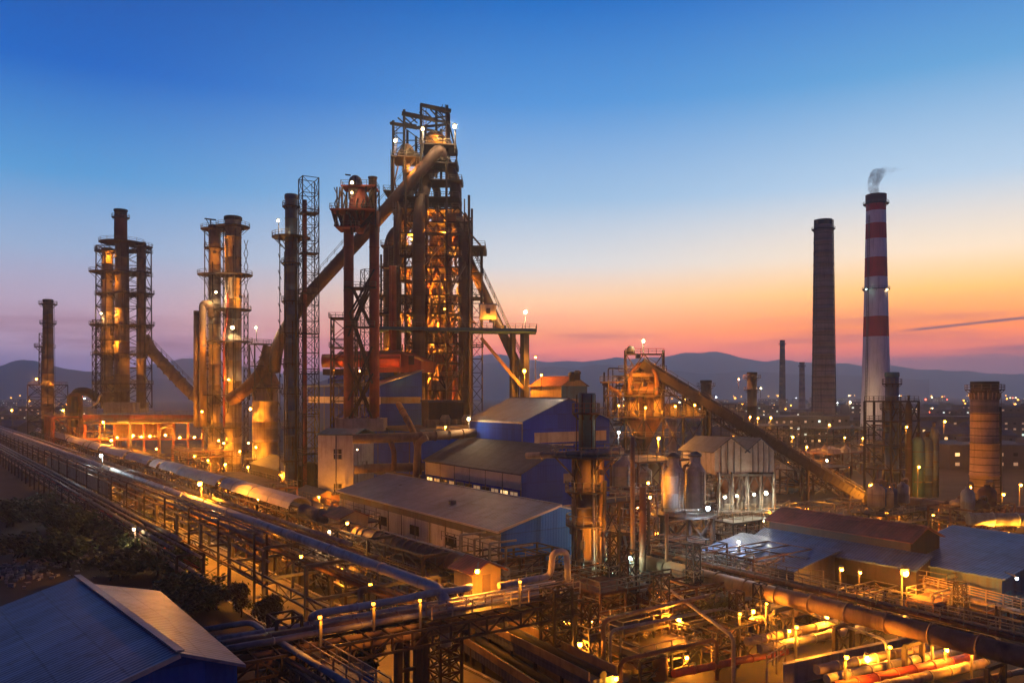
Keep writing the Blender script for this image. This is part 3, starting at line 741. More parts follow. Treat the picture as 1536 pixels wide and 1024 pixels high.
# top works
for x, y, d, r, h in ((610, 240, 0, 2.0, 4.5), (652, 222, 1, 3.0, 5.0), (668, 222, 1, 1.6, 3.6), (641, 222, 3, 1.1, 5.2), (599, 240, 2, .9, 3.5), (622, 240, 2, 1.0, 3.0)):
    MB().lathe(B(x, y, d), [(r, 0), (r, h * .5), (r * 1.1, h * .52), (r * 1.1, h * .6), (r * .7, h * .9), (r * .4, h)], 14).build('bell_hopper', M['tan' if x in (610, 668) else 'brown'], bf)
for x0, y0, d in ((593, 188, -4), (609, 172, -4), (621, 196, 5), (634, 164, -4), (635, 176, 6), (652, 156, 5), (658, 180, 8), (671, 160, -1), (671, 160, 6), (607, 185, 6)):
    bars([((x0, y0, d), (x0, 300 if x0 < 640 else 260, d))], .55, 'black', 'gantry_post')
for a, b, wd in (((589, 192, -4), (628, 199, -4), .8), ((589, 192, -4), (620, 178, 6), .6), ((606, 178, -4), (652, 187, -4), .9), ((607, 176, -4), (641, 166, 6), .6), ((633, 165, -4), (678, 174, -4), .9), ((652, 187, -4), (672, 174, 6), .6), ((634, 164, -4), (671, 160, 6), .6), ((652, 156, 5), (672, 160, 5), .6), ((621, 181, 6), (671, 176, 6), .6), ((645, 186, -4), (668, 164, 6), .5), ((628, 199, -4), (652, 187, 6), .6), ((652, 156, 5), (634, 165, -4), .5), ((609, 190, -4), (621, 196, -4), .4), ((671, 176, 6), (684, 226, 2), .35)):
    bars([(a, b)], wd, 'black', 'gantry_beam')
bars([((590, 240, -4), (590, 300, -4)), ((590, 300, -4), (600, 255, -4)), ((590, 255, -4), (600, 300, -4)), ((590, 300, 4), (590, 340, 4)), ((684, 228, 2), (684, 290, 2)), ((672, 262, 2), (684, 235, 2)), ((672, 235, 2), (684, 262, 2)), ((672, 290, 2), (684, 262, 2)), ((684, 200, -3), (684, 226, -3))], .3)
pr = []
for (x0, x1, y0, y1, d) in ((593, 609, 192, 236, -4), (609, 634, 180, 236, -4), (634, 652, 170, 218, -4), (652, 671, 176, 218, -4), (621, 635, 200, 236, 5), (652, 671, 158, 218, 5)):
    n_ = 3
    for k in range(n_): a_, b_ = y0 + (y1 - y0) * k / n_, y0 + (y1 - y0) * (k + 1) / n_; pr += [((x0, b_, d), (x1, b_, d))] + ([((x0, b_, d), (x1, a_, d))] if (k + x0) % 2 else [((x0, a_, d), (x1, b_, d))])
bars(pr, .22, 'black', 'top_lattice')
bars([((600 + i * 8, 184 - i * 2, -4), (606 + i * 8, 178 - i * 2, 6)) for i in range(9)], .3, 'black', 'top_grid')
for px, y0, y1, d in ((597, 240, 196, -5), (640, 222, 172, -5), (668, 222, 166, -5), (630, 300, 240, -5)): MB().ladder(B(px, y0, d), B(px, y1, d), (1, 0, 0), .8, .8, .12).build('ladder', M['steel'], bf)
for x0, x1, py, d0, d1 in ((606, 640, 262, -4, 6), (640, 686, 248, -4, 6), (600, 690, 300, -5, 8), (606, 706, 355, -6.5, -3), (604, 704, 388, -6.5, -3), (606, 704, 425, -6.5, -3), (606, 704, 458, -6.5, -3), (606, 704, 530, -6.5, -3), (604, 704, 565, -6.5, -3)): fdeck(x0, x1, py, d0, d1, w=.12)
# the skip bridge to the right, its stair, struts and legs
sk = MB(); A, Bq = B(698, 378, 4), B(783, 562, 4); sk.tube([A, Bq], 7 * kB, 12)
s1 = sk.build('skip_bridge', M['bronze'], bf)
m = MB(); up = Vec((1, 0, .5)).normalized()
m.rail([A + up * 2.2 + Vec((0, -1.5, 0)), Bq + up * 2.2 + Vec((0, -1.5, 0))], 1.5, 3, .11); m.rail([A + up * 2.2 + Vec((0, 1.5, 0)), Bq + up * 2.2 + Vec((0, 1.5, 0))], 1.5, 3, .11)
m.slab([A + up * 2.2 + Vec((0, -1.5, 0)), Bq + up * 2.2 + Vec((0, -1.5, 0)), Bq + up * 2.2 + Vec((0, 1.5, 0)), A + up * 2.2 + Vec((0, 1.5, 0))], .25)
m.build('stair', M['rail'], s1)
bars([((722, 507, -2), (786, 584, -2)), ((722, 507, 3), (786, 584, 3))], .9, 'bronze', 'strut')
for px, yt, wd in ((787, 500, 1.9), (769, 498, 1.3), (776, 540, .8)): bars([((px, yt, 0), (px, 725, 0))], wd, 'steel2', 'leg')
bars([((722, 372, 2), (722, 490, 2))], .6, 'steel', 'post')
lattice('stair_tower', 'slender open stair tower against the right side of the blast furnace', 'tower', (B(715, 700, 0).x, YB, 0), 3.2, 3.2, zB(372), 17, .2, ((zB(410), .4), (zB(447), .4), (zB(520), .4)), 0.0)
# white cabin on the deck
t = thing('cabin', 'pale square cabin standing on the furnace deck beside the skip bridge', 'cabin', B(733, 492, -3))
MB().box(B(732, 470, -3), 24 * kB, 3.6, 21 * kB, .1).build('wall', M['white'], t)
MB().box(B(732, 459, -3), 26 * kB, 4.1, .35, .1).build('roof', M['roofgrey'], t)
MB().box(B(733, 469, -4.96), 1.1, .1, 1.6, .1).build('window', M['darkglass'], t)
for px in (723, 741): MB().beam(B(px, 480, -2), B(px, 493, -2), .5).build('leg', M['steel'], t)
# lattice tail at the left foot of the furnace
lattice('scaffold_tower', 'narrow scaffold tower up the left flank of the blast furnace', 'tower', (B(571, 700, 3).x, YB + 3, 0), 2.4, 2.2, zB(395), 22, .18, ((zB(445), .5), (zB(540), .5)), 0.0)

# ---- the red-oxide twin legged tower with its bulbous head
YR = 192.0; kR = YR / FX
def Q(px, py, dy=0.0): return Vec(((px - 768) * kR, YR + dy, CH - (py - HZ) * kR))
rt = thing('gas_washer_tower', 'twin legged red oxide tower with bulbous vessel head and platforms', 'tower', Q(542, 645))
for px, yt, rp in ((523, 330, 7.6), (561.5, 318, 7.6)):
    m = MB(); m.tube([Q(px, 630), Q(px, yt)], rp * kR, 16)
    for k in range(1, 10): z = Q(px, 630).z + k * 5.2; m.lathe((Q(px, 630).x, YR, z), [(rp * kR, -.12), (rp * kR * 1.07, -.1), (rp * kR * 1.07, .1), (rp * kR, .12)], 16, False)
    m.build('leg', M['redrust'], rt)
m = MB(); m.lathe(Q(540, 325), [(.8, -4), (1.9, -1), (2.6, .8), (2.75, 2.0), (2.5, 3.8), (1.8, 5.2), (1.4, 6.2), (1.4, 7.2)], 20); m.build('vessel', M['redrust'], rt)
MB().tube(fillet([Q(532, 330), Q(524, 318), Q(522, 345)], 2), 1.4, 12).build('inlet_pipe', M['redrust'], rt)
MB().lathe(Q(533, 300), [(1.5, 0), (1.7, .3), (1.7, 4.0), (1.4, 5.2), (.7, 5.8)], 16).build('dome', M['tan'], rt)
MB().lathe(Q(559, 318), [(1.0, 0), (1.0, 8.0), (1.15, 8.1), (1.15, 8.4)], 14).build('vent_stack', M['brown'], rt)
MB().beam(Q(518, 262), Q(526, 263), .5, .25).build('hoist_beam', M['steel'], rt)
for x0, x1, py, d in ((515, 566, 282, 3), (500, 566, 318, 4), (507, 542, 343, 3.2), (519, 566, 432, 2.5), (521, 564, 490, 2.0)):
    deck(rt, [Q(x0, py, -d), Q(x1, py, -d), Q(x1, py, d), Q(x0, py, d)], .3, 'redrust' if py < 400 else 'steel')
m = MB()
for a, b in (((500, 318), (507, 343)), ((507, 318), (516, 343)), ((540, 345), (562, 320)), ((526, 340), (545, 322)), ((556, 420), (524, 505)), ((563, 405), (527, 470)), ((526, 470), (560, 575)), ((560, 520), (524, 600)), ((524, 545), (560, 628)), ((524, 630), (561, 560)), ((529, 432), (556, 488)), ((556, 432), (529, 488))):
    for d in (-1.4, 1.4): m.beam(Q(*a, d), Q(*b, d), .42)
for (x0, y0), (x1, y1) in (((509, 285), (509, 343)), ((517, 285), (517, 318)), ((566, 282), (566, 345)), ((552, 282), (552, 320)), ((536, 268), (536, 284)), ((509, 318), (517, 284)), ((552, 318), (566, 284)), ((505, 343), (512, 318)), ((545, 345), (560, 330))):
    for d in (-2.6, 2.6): m.beam(Q(x0, y0, d), Q(x1, y1, d), .26)
for i in range(14):
    x = 505 + i * 4.4; y = rb.uniform(285, 335); m.tube(fillet([Q(x, y, -2.8), Q(x + rb.uniform(-5, 5), y + 8, -2.8), Q(x + rb.uniform(-6, 6), y + rb.uniform(12, 40), -2.6)], .8, 3), rb.uniform(.12, .3), 6)
m.build('bracing', M['steel'], rt)
lattice('ladder_tower', 'thin ladder tower hidden between the two red tower legs', 'tower', Q(545, 630, 5), 2.6, 2.4, Q(0, 400).z - Q(0, 630).z, 12, .16)
pb = MB().box(Q(542.5, 636), 71 * kR, 9, 18 * kR, .06); o = place(pb.build('plinth_block', M['concrete']), 'stained pale concrete block carrying the two red tower legs', 'plinth')
for i in range(5): MB().box(Q(512 + i * 15, 631, -4.53), .5, .06, 2.2, .06).build('stain_rib', M['concrete'], o)
place(lattice('scaffold_tower', 'rusty braced frame with flat top standing left of the red tower', 'frame', (Q(498, 700, 14).x, YR + 14, 8), 6.2, 6.0, Q(0, 470).z - 8, 7, .32, ((Q(0, 468).z - 8.2, .8), (Q(0, 515).z - 8.2, .6)), .1))
unit('process_unit', 'small railed steel deck with lamp mast beside the downcomer bend', P(382, 600, 232) * 1, 5, 5, [10, 16.5], (1, 1), 'steel', 3, ('rust',), bar=.35)

# ---- the blue tower and the tall lattice mast beside it
bt = stack('scrubber_tower', 'slim blue-grey tower with ladder cage beside the tall lattice mast', 'tower', 437, 205, 292, 760, 10, 9.2, 'bluetower', ((310, .7), (356, 3.3), (395, .9), (452, .9), (500, .9), (545, .9), (590, .9), (640, .9), (690, .9)), True, ladder=-1.9, capmat='bluetower')
m = MB(); kk = 205 / FX
for a in (2.4, 3.6):
    d = Vec((math.cos(a), math.sin(a), 0)) * 2.9; b = P(437, 760, 205)
    m.beam(b + d, b + d + Vec((0, 0, 70)), .2)
for k in range(16): m.beam(P(437, 760, 205) + Vec((-2.9, 1, 4 + 4.2 * k)), P(437, 760, 205) + Vec((-2.9, -1.6, 6 + 4.2 * k)), .14)
m.tube([P(444, 760, 203), P(444, 400, 203)], .28, 8); m.tube([P(428, 700, 204.4), P(428, 350, 204.4)], .18, 8)
m.build('riser_frame', M['steel'], bt)
b = P(463, 765, 203)
lm = lattice('lattice_mast', 'tall open square lattice mast rising beside the blue tower', 'mast', (b.x, 203, 0), 4.2, 4.1, P(0, 268, 203).z, 20, .22, tuple((P(0, y, 203).z, .15) for y in (320, 380, 440, 500, 560, 620, 680)), .5)
MB().tube([b + Vec((-1, 0, 0)), Vec((b.x - 1, 203, P(0, 300, 203).z))], .55, 10).build('riser_pipe', M['redrust'], lm)
MB().ladder(b + Vec((1, .6, 0)), Vec((b.x + 1, 203.6, P(0, 275, 203).z)), (1, 0, 0), .7, 1.1, .1).build('ladder', M['steel'], lm)

# ---- dust catcher, twin buff columns and their neighbours
YD = 238.0; kD = YD / FX
c = P(398, 722, YD); r = 19 * kD
dcx = thing('dust_catcher', 'fat buff cylinder with conical top below the downcomer bend', 'vessel', c)
m = MB().lathe(c, [(r, 0)] + sum([[(r, z - .12), (r * 1.02, z - .1), (r * 1.02, z + .1), (r, z + .12)] for z in (6, 12, 18, 24)], []) + [(r, 29)], 28); m.build('shell', M['tan'], dcx)
MB().lathe(c + Vec((0, 0, 29)), [(r * 1.08, 0), (r * 1.08, .5), (r * .35, 7), (r * .35, 8.5)], 28).build('cone_roof', M['rust'], dcx)
platform(dcx, c + Vec((0, 0, 7)), r, r + 2.2); platform(dcx, c + Vec((0, 0, 28)), r, r + 1.4)
YC = 250.0
tc1 = stack('absorber_column', 'stouter buff column of the twin columns, with lamps and railed platforms', 'column', 349.5, YC, 325, 725, 12.6, 12.0, 'tan', ((340, 2.6), (412, 3.4), (464, 3.0), (512, 3.4), (592, 3.2), (640, 3.0)), True, ladder=-1.2)
tc2 = stack('absorber_column', 'thinner buff column of the twin columns, with a small crane at its top', 'column', 322, YC + 3, 338, 725, 9.5, 8.6, 'tan', ((344, 2.4), (372, 1.4), (412, 3.4), (464, 2.6), (512, 2.0), (592, 3.6), (640, 3.6)), True, ladder=-2.0)
m = MB(); k = 253 / FX
m.beam(P(307, 328, 253), P(324, 330, 253), .4); m.beam(P(316, 329, 253), P(316, 345, 253), .35); m.beam(P(309, 328, 253), P(316, 342, 253), .2); m.build('crane', M['steel'], tc2)
m = MB()
for px in (307, 335, 366, 372):
    m.beam(P(px, 725, 251), P(px, 345 if px < 360 else 440, 251), .28)
for i in range(18):
    y = 360 + i * 20; m.xbrace(P(366, y + 20, 251), P(372, y + 20, 251), P(366, y, 251), P(372, y, 251), .16); m.beam(P(307, y, 251), P(313, y + 14, 251), .16); m.beam(P(331, y, 252), P(338, y + 16, 252), .18)
m.build('riser_frame', M['steel'], tc1)
pipe('brown downpipe with a swan neck on the left of the twin columns', [P(305, 640, 249), P(304, 455, 249), P(316, 456, 249), P(318, 475, 252)], 5.4 * YC / FX, 'bronze', 2.5, 14, 6)
pipe('straight brown standpipe leftmost beside the twin columns', [P(294.5, 640, 250), P(294.5, 466, 250)], 4 * YC / FX, 'brown', None, 12, 6)
pipe('thin red riser pipe running down the stouter buff column', [P(336, 640, 246), P(336, 500, 246), P(341, 480, 246), P(341, 440, 246)], .35, 'pipered', 1, 8)
pipe('curved rusty gas main rising from the twin columns to the dust catcher', [P(345, 600, 236), P(372, 582, 235), P(395, 556, 235), P(404, 520, 236)], 1.9, 'rust', 8, 14, 5)
unit('column_deck', 'railed work deck round the feet of the two buff columns', (P(290, 725, 244).x, 240, 0), 26, 22, [6.6, 8.2], (4, 2), 'rust', 22, ('bronze', 'rust', 'silver'), bar=.35)

# ---- the triple stove stacks on the far left with their deck
YS = 300.0; kS = YS / FX
base = 612
st1 = stack('hot_stove_stack', 'middle and tallest of the three brown stove stacks, with a red upper chimney', 'stack', 183, YS, 362, base, 11, 9.5, 'brown', ((364, 5.6), (408, 3.4), (440, 2.6), (487, 2.6), (530, 2.2), (575, 4)), False, ladder=-1.4)
ct = P(181, 362, YS)
MB().lathe(ct, [(9.3 * kS, -.5), (9.0 * kS, 9.6)], 20).build('chimney', M['darkred'], st1)
MB().lathe(ct, [(8.8 * kS, 9.6), (8.8 * kS, 11.2), (9.8 * kS, 11.3), (9.8 * kS, 11.9), (7.8 * kS, 11.9)], 20).build('cap', M['black'], st1)
platform(st1, ct + Vec((0, 0, 9)), 9 * kS, 12.5 * kS)
st2 = stack('hot_stove_stack', 'shorter brown stove stack left of the tallest, lit amber near its top', 'stack', 161, YS + 2, 372, base, 9, 7.6, 'tan', ((377, 2.6), (408, 4.4), (440, 2), (487, 4.2), (510, 2), (530, 2.6), (575, 3)), True)
st3 = stack('hot_stove_stack', 'slim brown stove stack right of the tallest, joined by walkways', 'stack', 212, YS + 1, 364, base, 7, 6.4, 'brown', ((370, 2.4), (408, 2), (440, 3), (487, 3), (530, 2), (575, 2.4)), True)
lattice('access_tower', 'dark steel frame tying the three stove stacks together', 'frame', P(186, base, YS + 6), 17.5, 17, (base - 366) * kS, 8, .4, tuple(((base - y) * kS, .6) for y in (575, 530, 487, 440, 408, 372)), 0.0, d=.5)
lattice('riser_tower', 'narrow scaffold up the outer side of the left stove stack', 'tower', P(148, base, YS), 3.2, 3.2, (base - 480) * kS, 10, .25, ((20, .6), (31, .6)), 0.0)
st = MB().box(P(190, 611, YS), 44 * kS, 13, 16 * kS); o = place(st.build('plinth_block', M['concrete']), 'broad pale concrete base block under the three stove stacks', 'plinth')
for i in range(6): MB().box(P(172 + i * 7.5, 611, YS - 6.53), .4, .06, 3.6).build('stain_rib', M['concrete'], o)
pipe('broad rusty flue sloping down from the stove stacks to the right', [P(216, 505, 303), P(226, 525, 303), P(280, 583, 301), P(300, 600, 300)], 8.4 * kS, 'brown', 4, 16, 4)
m = MB(); m.rail([P(226, 512, 300), P(290, 578, 299)], 1.5, 3, .14); place(m.build('handrail', M['rail']), 'thin handrail running up the sloping flue', 'railing')
so = P(128, 690, 318); so.z = 0
unit('stove_deck', 'long rust red steel deck on columns carrying the stove stacks', (so.x, 296, 0), 10, 34, [9, 17.2], (1, 4), 'redrust', 10, ('rust', 'bronze'), bar=.6)
uo = thing('stove_gallery', 'wide rusty two storey gallery below the stove stacks with lamp-lit bays', 'gallery', (P(190, 690, 296).x, 296, 0))
kk = 294 / FX
for px in range(128, 305, 22): MB().beam(P(px, 692, 292), P(px, 622, 292), .7).build('column', M['redrust'], uo)
for py, th, mt in ((622, 1.3, 'redrust'), (628, .5, 'rust'), (657, .7, 'redrust')):
    MB().extrude([P(124, py, 291.5), P(304, py, 291.5), P(304, py, 308), P(124, py, 308)], (0, 0, -th)).build('floor', M[mt], uo)
m = MB(); m.rail([P(124, 622, 291.6), P(304, 622, 291.6)], 1.4, 3, .14); m.rail([P(124, 657, 291.6), P(304, 657, 291.6)], 1.4, 3, .14); m.build('railing', M['rail'], uo)
MB().extrude([P(170, 655, 303), P(262, 655, 303), P(262, 630, 303), P(170, 630, 303)], (0, 1, 0)).build('back_wall', M['rust'], uo)
MB().tube([P(125, 634, 290.5), P(300, 632, 290.5)], .55, 10).build('pipe', M['bronze'], uo)
MB().tube(fillet([P(196, 690, 290), P(196, 632, 290), P(176, 632, 290)], 2), .4, 8).build('pipe', M['paleblue'], uo)
MB().tube(fillet([P(240, 680, 290), P(240, 640, 290), P(262, 640, 290), P(262, 660, 290)], 2), .35, 8).build('pipe', M['bronze'], uo)
rr = random.Random(3)
m = MB(); rand_pipe_route(m, (P(128, 690, 300).x, 288, 0), 26, 24, 1, 14, 26, .2, .5, rr); m.build('pipework', M['rust'], uo)['kind'] = 'stuff'
for i in range(8):
    x = rr.uniform(132, 296); MB().lathe(P(x, 690, rr.uniform(294, 304)), [(1.2, 0), (1.2, 3.5), (.6, 4.6)], 12).build('drum', M[rr.choice(['rust', 'tan'])], uo)
# big black duct and elbows left of the stoves
pipe('dark fat duct elbow at the foot of the stove stacks', [P(112, 640, 306), P(112, 588, 306), P(130, 586, 306), P(150, 600, 306)], 1.6, 'steel', 3, 14)
pipe('thin bent vent pipe left of the dark duct elbow', [P(104, 660, 305), P(104, 592, 305), P(120, 590, 305), P(122, 640, 305)], .9, 'rust', 2, 12)
pipe('pale crooked vent pipe curling above the stove gallery', [P(140, 606, 290), P(146, 604, 290), P(149, 594, 290), P(153, 592, 290)], .4, 'silver', .8, 8)
# the lone chimney at the far left
fc = stack('chimney', 'lone dark chimney with a lamp-lit platform near the left edge', 'chimney', 72, 330, 449, 650, 9, 6.6, 'brown', ((456, 1.6), (485, 1.2), (520, 3, 1.5, 4.6), (577, 5)), True, ladder=.4)
lattice('access_tower', 'open steel frame round the foot of the lone dark chimney', 'frame', P(72, 650, 330), 10.5, 10.5, (650 - 577) * 330 / FX, 4, .35, (), 0.0)
lattice('ladder_tower', 'thin ladder tower up the side of the lone dark chimney', 'tower', P(63, 577, 330), 2.2, 2.0, (577 - 500) * 330 / FX, 8, .2)

# ---- red roofed drum house behind the red tower
t = thing('drum_house', 'maroon roofed house with a long red horizontal drum inside', 'building', P(556, 570, 214))
kk = 214 / FX
MB().tube([P(484, 541, 212), P(600, 541, 212)], 10 * kk, 18).build('drum', M['pipered'], t)
o = P(560, 553, 212); e = P(628, 553, 214)
MB().extrude([P(560, 538, 211), P(596, 526, 213), P(632, 541, 215), P(632, 558, 215), P(560, 558, 211)], (3, 9, 0)).build('wall', M['darkred'], t)
MB().extrude([P(496, 540, 210), P(600, 538, 210), P(600, 527, 216), P(512, 529, 216)], (0, 0, .4)).build('roof', M['darkred'], t)
MB().extrude([P(484, 562, 216), P(630, 562, 216), P(630, 553, 216), P(484, 553, 216)], (0, 6, 0)).build('base', M['steel'], t)
MB().box(P(617, 540, 210.6), 1.5, .2, 2.4).build('window', M['darkglass'], t)
# ================================================================ the sheds in the middle
# tall blue mono-pitch hall behind the red tower
def hall(name, label, o, v, u, zb, prof, wall, roof, cat='building'):
    return None
o = P(571, 577, 205)
h1 = gable('rolling_hall', 'tall blue clad hall with grey sloping roof behind the red tower legs', (o.x, o.y, 0), 12.0, 52, 0, 28.2, 32.0, 'blue', 'roofgrey', mono=True)
# pale ventilation strips along it
def strip(t, o, du, dv, z, h, mat, name='light_strip', out=None):
    """a flat band on a wall from o along du*U + dv*V"""
    d = UD * du + VD * dv; n = out if out is not None else (Vec((d.y, -d.x, 0)).normalized())
    a = V3(o) + Vec((0, 0, z)) + n * .06
    return MB().extrude([a, a + d, a + d + Vec((0, 0, h)), a + Vec((0, 0, h))], n * -.05).build(name, M[mat], t)
hb = (o.x, o.y, 0)
strip(h1, hb, 51, 0, 23.2, 1.9, 'canopy', out=-VD); strip(h1, hb, 0, 11.6, 23.4, 1.7, 'steel2', 'louvre', out=-UD)
strip(h1, hb, 51, 0, 28.0, .5, 'roofgrey', 'gutter', out=-VD)
for k in (6, 16, 27, 38): strip(h1, L(hb, 0, k), .35, 0, 0, 28, 'steel2', 'downpipe', out=-VD)
MB().extrude([L(hb, 1, 8, 29.0), L(hb, 9, 8, 31.2), L(hb, 9, 8, 33.2), L(hb, 1, 8, 30.4)], UD * 30).build('roof_monitor', M['blue'], h1)
# lower dark blue annex in front of it, carrying the plinth
o = P(632, 648, 184); an = thing('annex', 'dark low annex with blue walls below the red tower plinth', 'building', (o.x, o.y, 0))
zt = 17.2
ac = PZ(632, 648, zt)
MB().extrude([ac, L(ac, -2, 34), L(ac, 12, 34), L(ac, 14, 0)], (0, 0, -zt)).build('wall', M['blue'], an)
MB().extrude([L(ac, -.7, -.6, .5), L(ac, -2.7, 35, .5), L(ac, 13, 35, .5), L(ac, 14.7, -.6, .5)], (0, 0, -.45)).build('roof', M['roofdark'], an)
strip(an, (ac.x, ac.y, 0), 33, -2, 6, 1.2, 'steel', 'louvre', out=-VD)
for k in (5, 12, 20, 28): strip(an, L((ac.x, ac.y, 0), -2 * k / 34, k), .3, 0, 0, 17, 'steel', 'downpipe', out=-VD)
# small brown block between the two halls
bx = thing('block_house', 'small dark brown block house between the two blue halls', 'building', P(665, 648, 200))
MB().box(P(663, 626, 200), 72 * 200 / FX * .72, 9, 46 * 200 / FX, .3).build('wall', M['steel'], bx)
MB().box(P(663, 601, 200), 76 * 200 / FX * .72, 9.6, .5, .3).build('roof', M['roofdark'], bx)
MB().box(P(661, 636, 195.3), 8, .2, 2.4, .3).build('louvre', M['brown'], bx)
bl = thing('casting_floor', 'long pale concrete casting floor edge at the furnace foot', 'floor slab', P(690, 650, 192))
MB().box(P(684, 648, 196), 60 * 190 / FX, 14, 3.6, .1).build('slab', M['concrete'], bl)
MB().rail([P(655, 637, 189), P(716, 637, 189)], 1.2, 2.4, .1).build('railing', M['rail'], bl)
for x in (668, 700): MB().lathe(P(x, 637, 193), [(1.2, 0), (1.3, 1.5), (.8, 2.4)], 12).build('ladle', M['yellow'], bl)

# white stained tower house with two windows
o = PZ(530, 770, 0); k = o.y / FX; wt = thing('stair_house', 'white stained plaster stair house with two small windows', 'building', o)
wl = 55 * k; top = CH - (653 - HZ) * k
dl = Vec((-1, .12, 0)).normalized(); dr = Vec((.35, 1, 0)).normalized()
MB().extrude([o, o + dl * wl, o + dl * wl + dr * 9, o + dr * 9], (0, 0, top)).build('wall', M['white'], wt)
rf = MB().extrude([o + Vec((.3, -.3, top + .3)), o + dl * (wl + .3) + Vec((0, -.3, top + .3)), o + dl * (wl + .3) + dr * 4.5 + Vec((0, 0, top + 1.4)), o + dr * 4.5 + Vec((.3, 0, top + 1.4))], (0, 0, -.25))
rf.extrude([o + dr * 4.5 + Vec((.3, 0, top + 1.4)), o + dl * (wl + .3) + dr * 4.5 + Vec((0, 0, top + 1.4)), o + dl * (wl + .3) + dr * 9.2 + Vec((0, 0, top + .3)), o + dr * 9.2 + Vec((.3, 0, top + .3))], (0, 0, -.25)); rf.build('roof', M['teal'], wt)
for py in (681, 733):
    c = o + dl * (24 * k) + Vec((0, 0, CH - (py - HZ) * k)) + Vec((0, -.08, 0)); f = MB(); hw, hh = dl * .95, Vec((0, 0, 1.15))
    for a, b in ((-hw - hh, hw - hh), (-hw + hh, hw + hh), (-hw - hh, -hw + hh), (hw - hh, hw + hh), (-hh, hh), (-hw, hw)): f.beam(c + a, c + b, .13)
    f = f.build('window', M['white'], wt); MB().extrude([c - hw - hh, c + hw - hh, c + hw + hh, c - hw + hh], (0, .06, 0)).build('pane', M['darkglass'], f)
m = MB(); c = o + Vec((1.0, .8, CH - (700 - HZ) * k)); m.slab([c, c + Vec((1.6, 0, 0)), c + Vec((1.6, 1.5, 0)), c + Vec((0, 1.5, 0))], .15); m.rail([c, c + Vec((1.6, 0, 0)), c + Vec((1.6, 1.5, 0))], 1.1, 1, .08); m.build('balcony', M['rail'], wt)
pipe('vertical white drain pipe on the white stair house', [o + dl * (26.5 * k) + Vec((0, -.25, 0)), o + dl * (26.5 * k) + Vec((0, -.25, top))], .14, 'silver')
# horizontal mains across the annex
pipe('big brown gas main lying level across the annex front', [P(529, 658, 166), P(610, 656, 168), P(712, 649, 178)], 7.2 * 166 / FX, 'bronze', 8, 16, 4)
pipe('lower brown main half hidden behind the grey shed roof', [P(531, 704, 168), P(570, 701, 169), P(636, 700, 172)], 6.5 * 166 / FX, 'bronze', 6, 16, 4)
pipe('brown chute pipe leaning down from the blue hall wall', [P(598, 606, 190), P(617, 640, 178), P(626, 665, 172), P(628, 712, 171)], 5 * 172 / FX, 'rust', 4, 14, 5)
pipe('thin orange brown standpipe beside the leaning chute', [P(586, 662, 165), P(591, 676, 165), P(591, 704, 166)], .55, 'rust', 1.2, 10)
pipe('short standpipe between the two level brown mains', [P(641, 655, 169), P(627, 662, 169), P(624, 716, 169)], .75, 'bronze', 1.2, 10)

# blue gabled hall with lower lean-to and lit window row
oc = P(784, 631, 165); hc = Vec((oc.x, oc.y, 0))
h2 = gable('machine_hall', 'bright blue gabled hall with lit lower windows in the middle', hc, 24, 21, 0, 20.2, 24.9, 'blue', 'roofblue')
strip(h2, L(hc, 3, 0), 0, 20, 15.6, 2.2, 'tan', out=-UD); strip(h2, L(hc, 2.5, 0), 0, 20, 6.8, 2.0, 'brown', out=-UD)
strip(h2, hc, .3, 0, 0, 20, 'steel2', 'corner_trim', out=-VD); strip(h2, hc, 21, 0, 12.8, .5, 'canopy', 'gutter', out=-VD); strip(h2, hc, 21, 0, 19.7, .4, 'canopy', 'gutter', out=-VD)
ln = L(hc, -10, -13.5); zt, zl = 15.6, 11.0
lt = h2
MB().extrude([ln, L(ln, 10, 0), L(ln, 10, 0, zt), L(ln, 0, 0, zl)], UD * 37).build('lean_to', M['blue'], h2)
MB().extrude([L(ln, -.6, -.4, zl + .1), L(ln, 10.0, -.4, zt + .4), L(ln, 10.0, -.4, zt + .15), L(ln, -.6, -.4, zl - .15)], UD * 37.8).build('lean_to_roof', M['roofdark'], h2)
strip(h2, L(ln, 0, 0), 36.8, 0, zl - 3.0, 2.7, 'canopy', 'fascia_panel', out=-VD)
windows_strip(h2, L(ln, 0, .4), UD, 11, 2.6, 2.5, .65, zl - 6.0, ['litdim', 'lit', 'litdim', 'darkglass', 'litdim', 'darkglass', 'darkglass', 'litdim', 'darkglass'], -VD)
for k in range(0, 37, 6): strip(h2, L(ln, 0, k), .4, 0, 0, zl, 'steel2', 'pilaster', out=-VD)
m = MB(); q = L(hc, 5.5, -.6); m.tube(fillet([q, q + Vec((0, 0, 4)), q + Vec((.5, 0, 5.6))], .4), .25, 8); m.lathe(q, [(.8, 0), (.8, 1.6), (.4, 2.4)], 10); m.build('vent_pipe', M['teal'], h2)
pipe('thin pale pipe crossing the blue hall end wall', [L(hc, 1.0, -.5, 15.3), L(hc, 13, -.5, 15.0)], .22, 'silver')
pipe('lower thin brown pipe across the blue hall end wall', [L(hc, 1.0, -.5, 1.6), L(hc, 20, -.5, 2.2)], .2, 'bronze')
# the little brown roofed house that shows above it
o = P(842, 600, 214); o.z = 0
t = gable('pump_house', 'ochre walled house with rust brown roof above the blue hall', o, 9, 14, 0, zz := CH - (578 - HZ) * 214 / FX, zz + 2.4, 'yellow', 'roofred')
strip(t, L(o, 0, 0), 0, 9, zz - 3.6, 3.5, 'teal', 'end_panel', out=-UD)
for i, (px, py) in enumerate(((858, 572), (866, 570))):
    c = P(px, py, 214); MB().lathe(c, [(.8, 0), (.8, 1.6), (1.0, 1.7), (1.0, 2.2), (.5, 2.6)], 10).build('roof_vent', M['steel'], t)

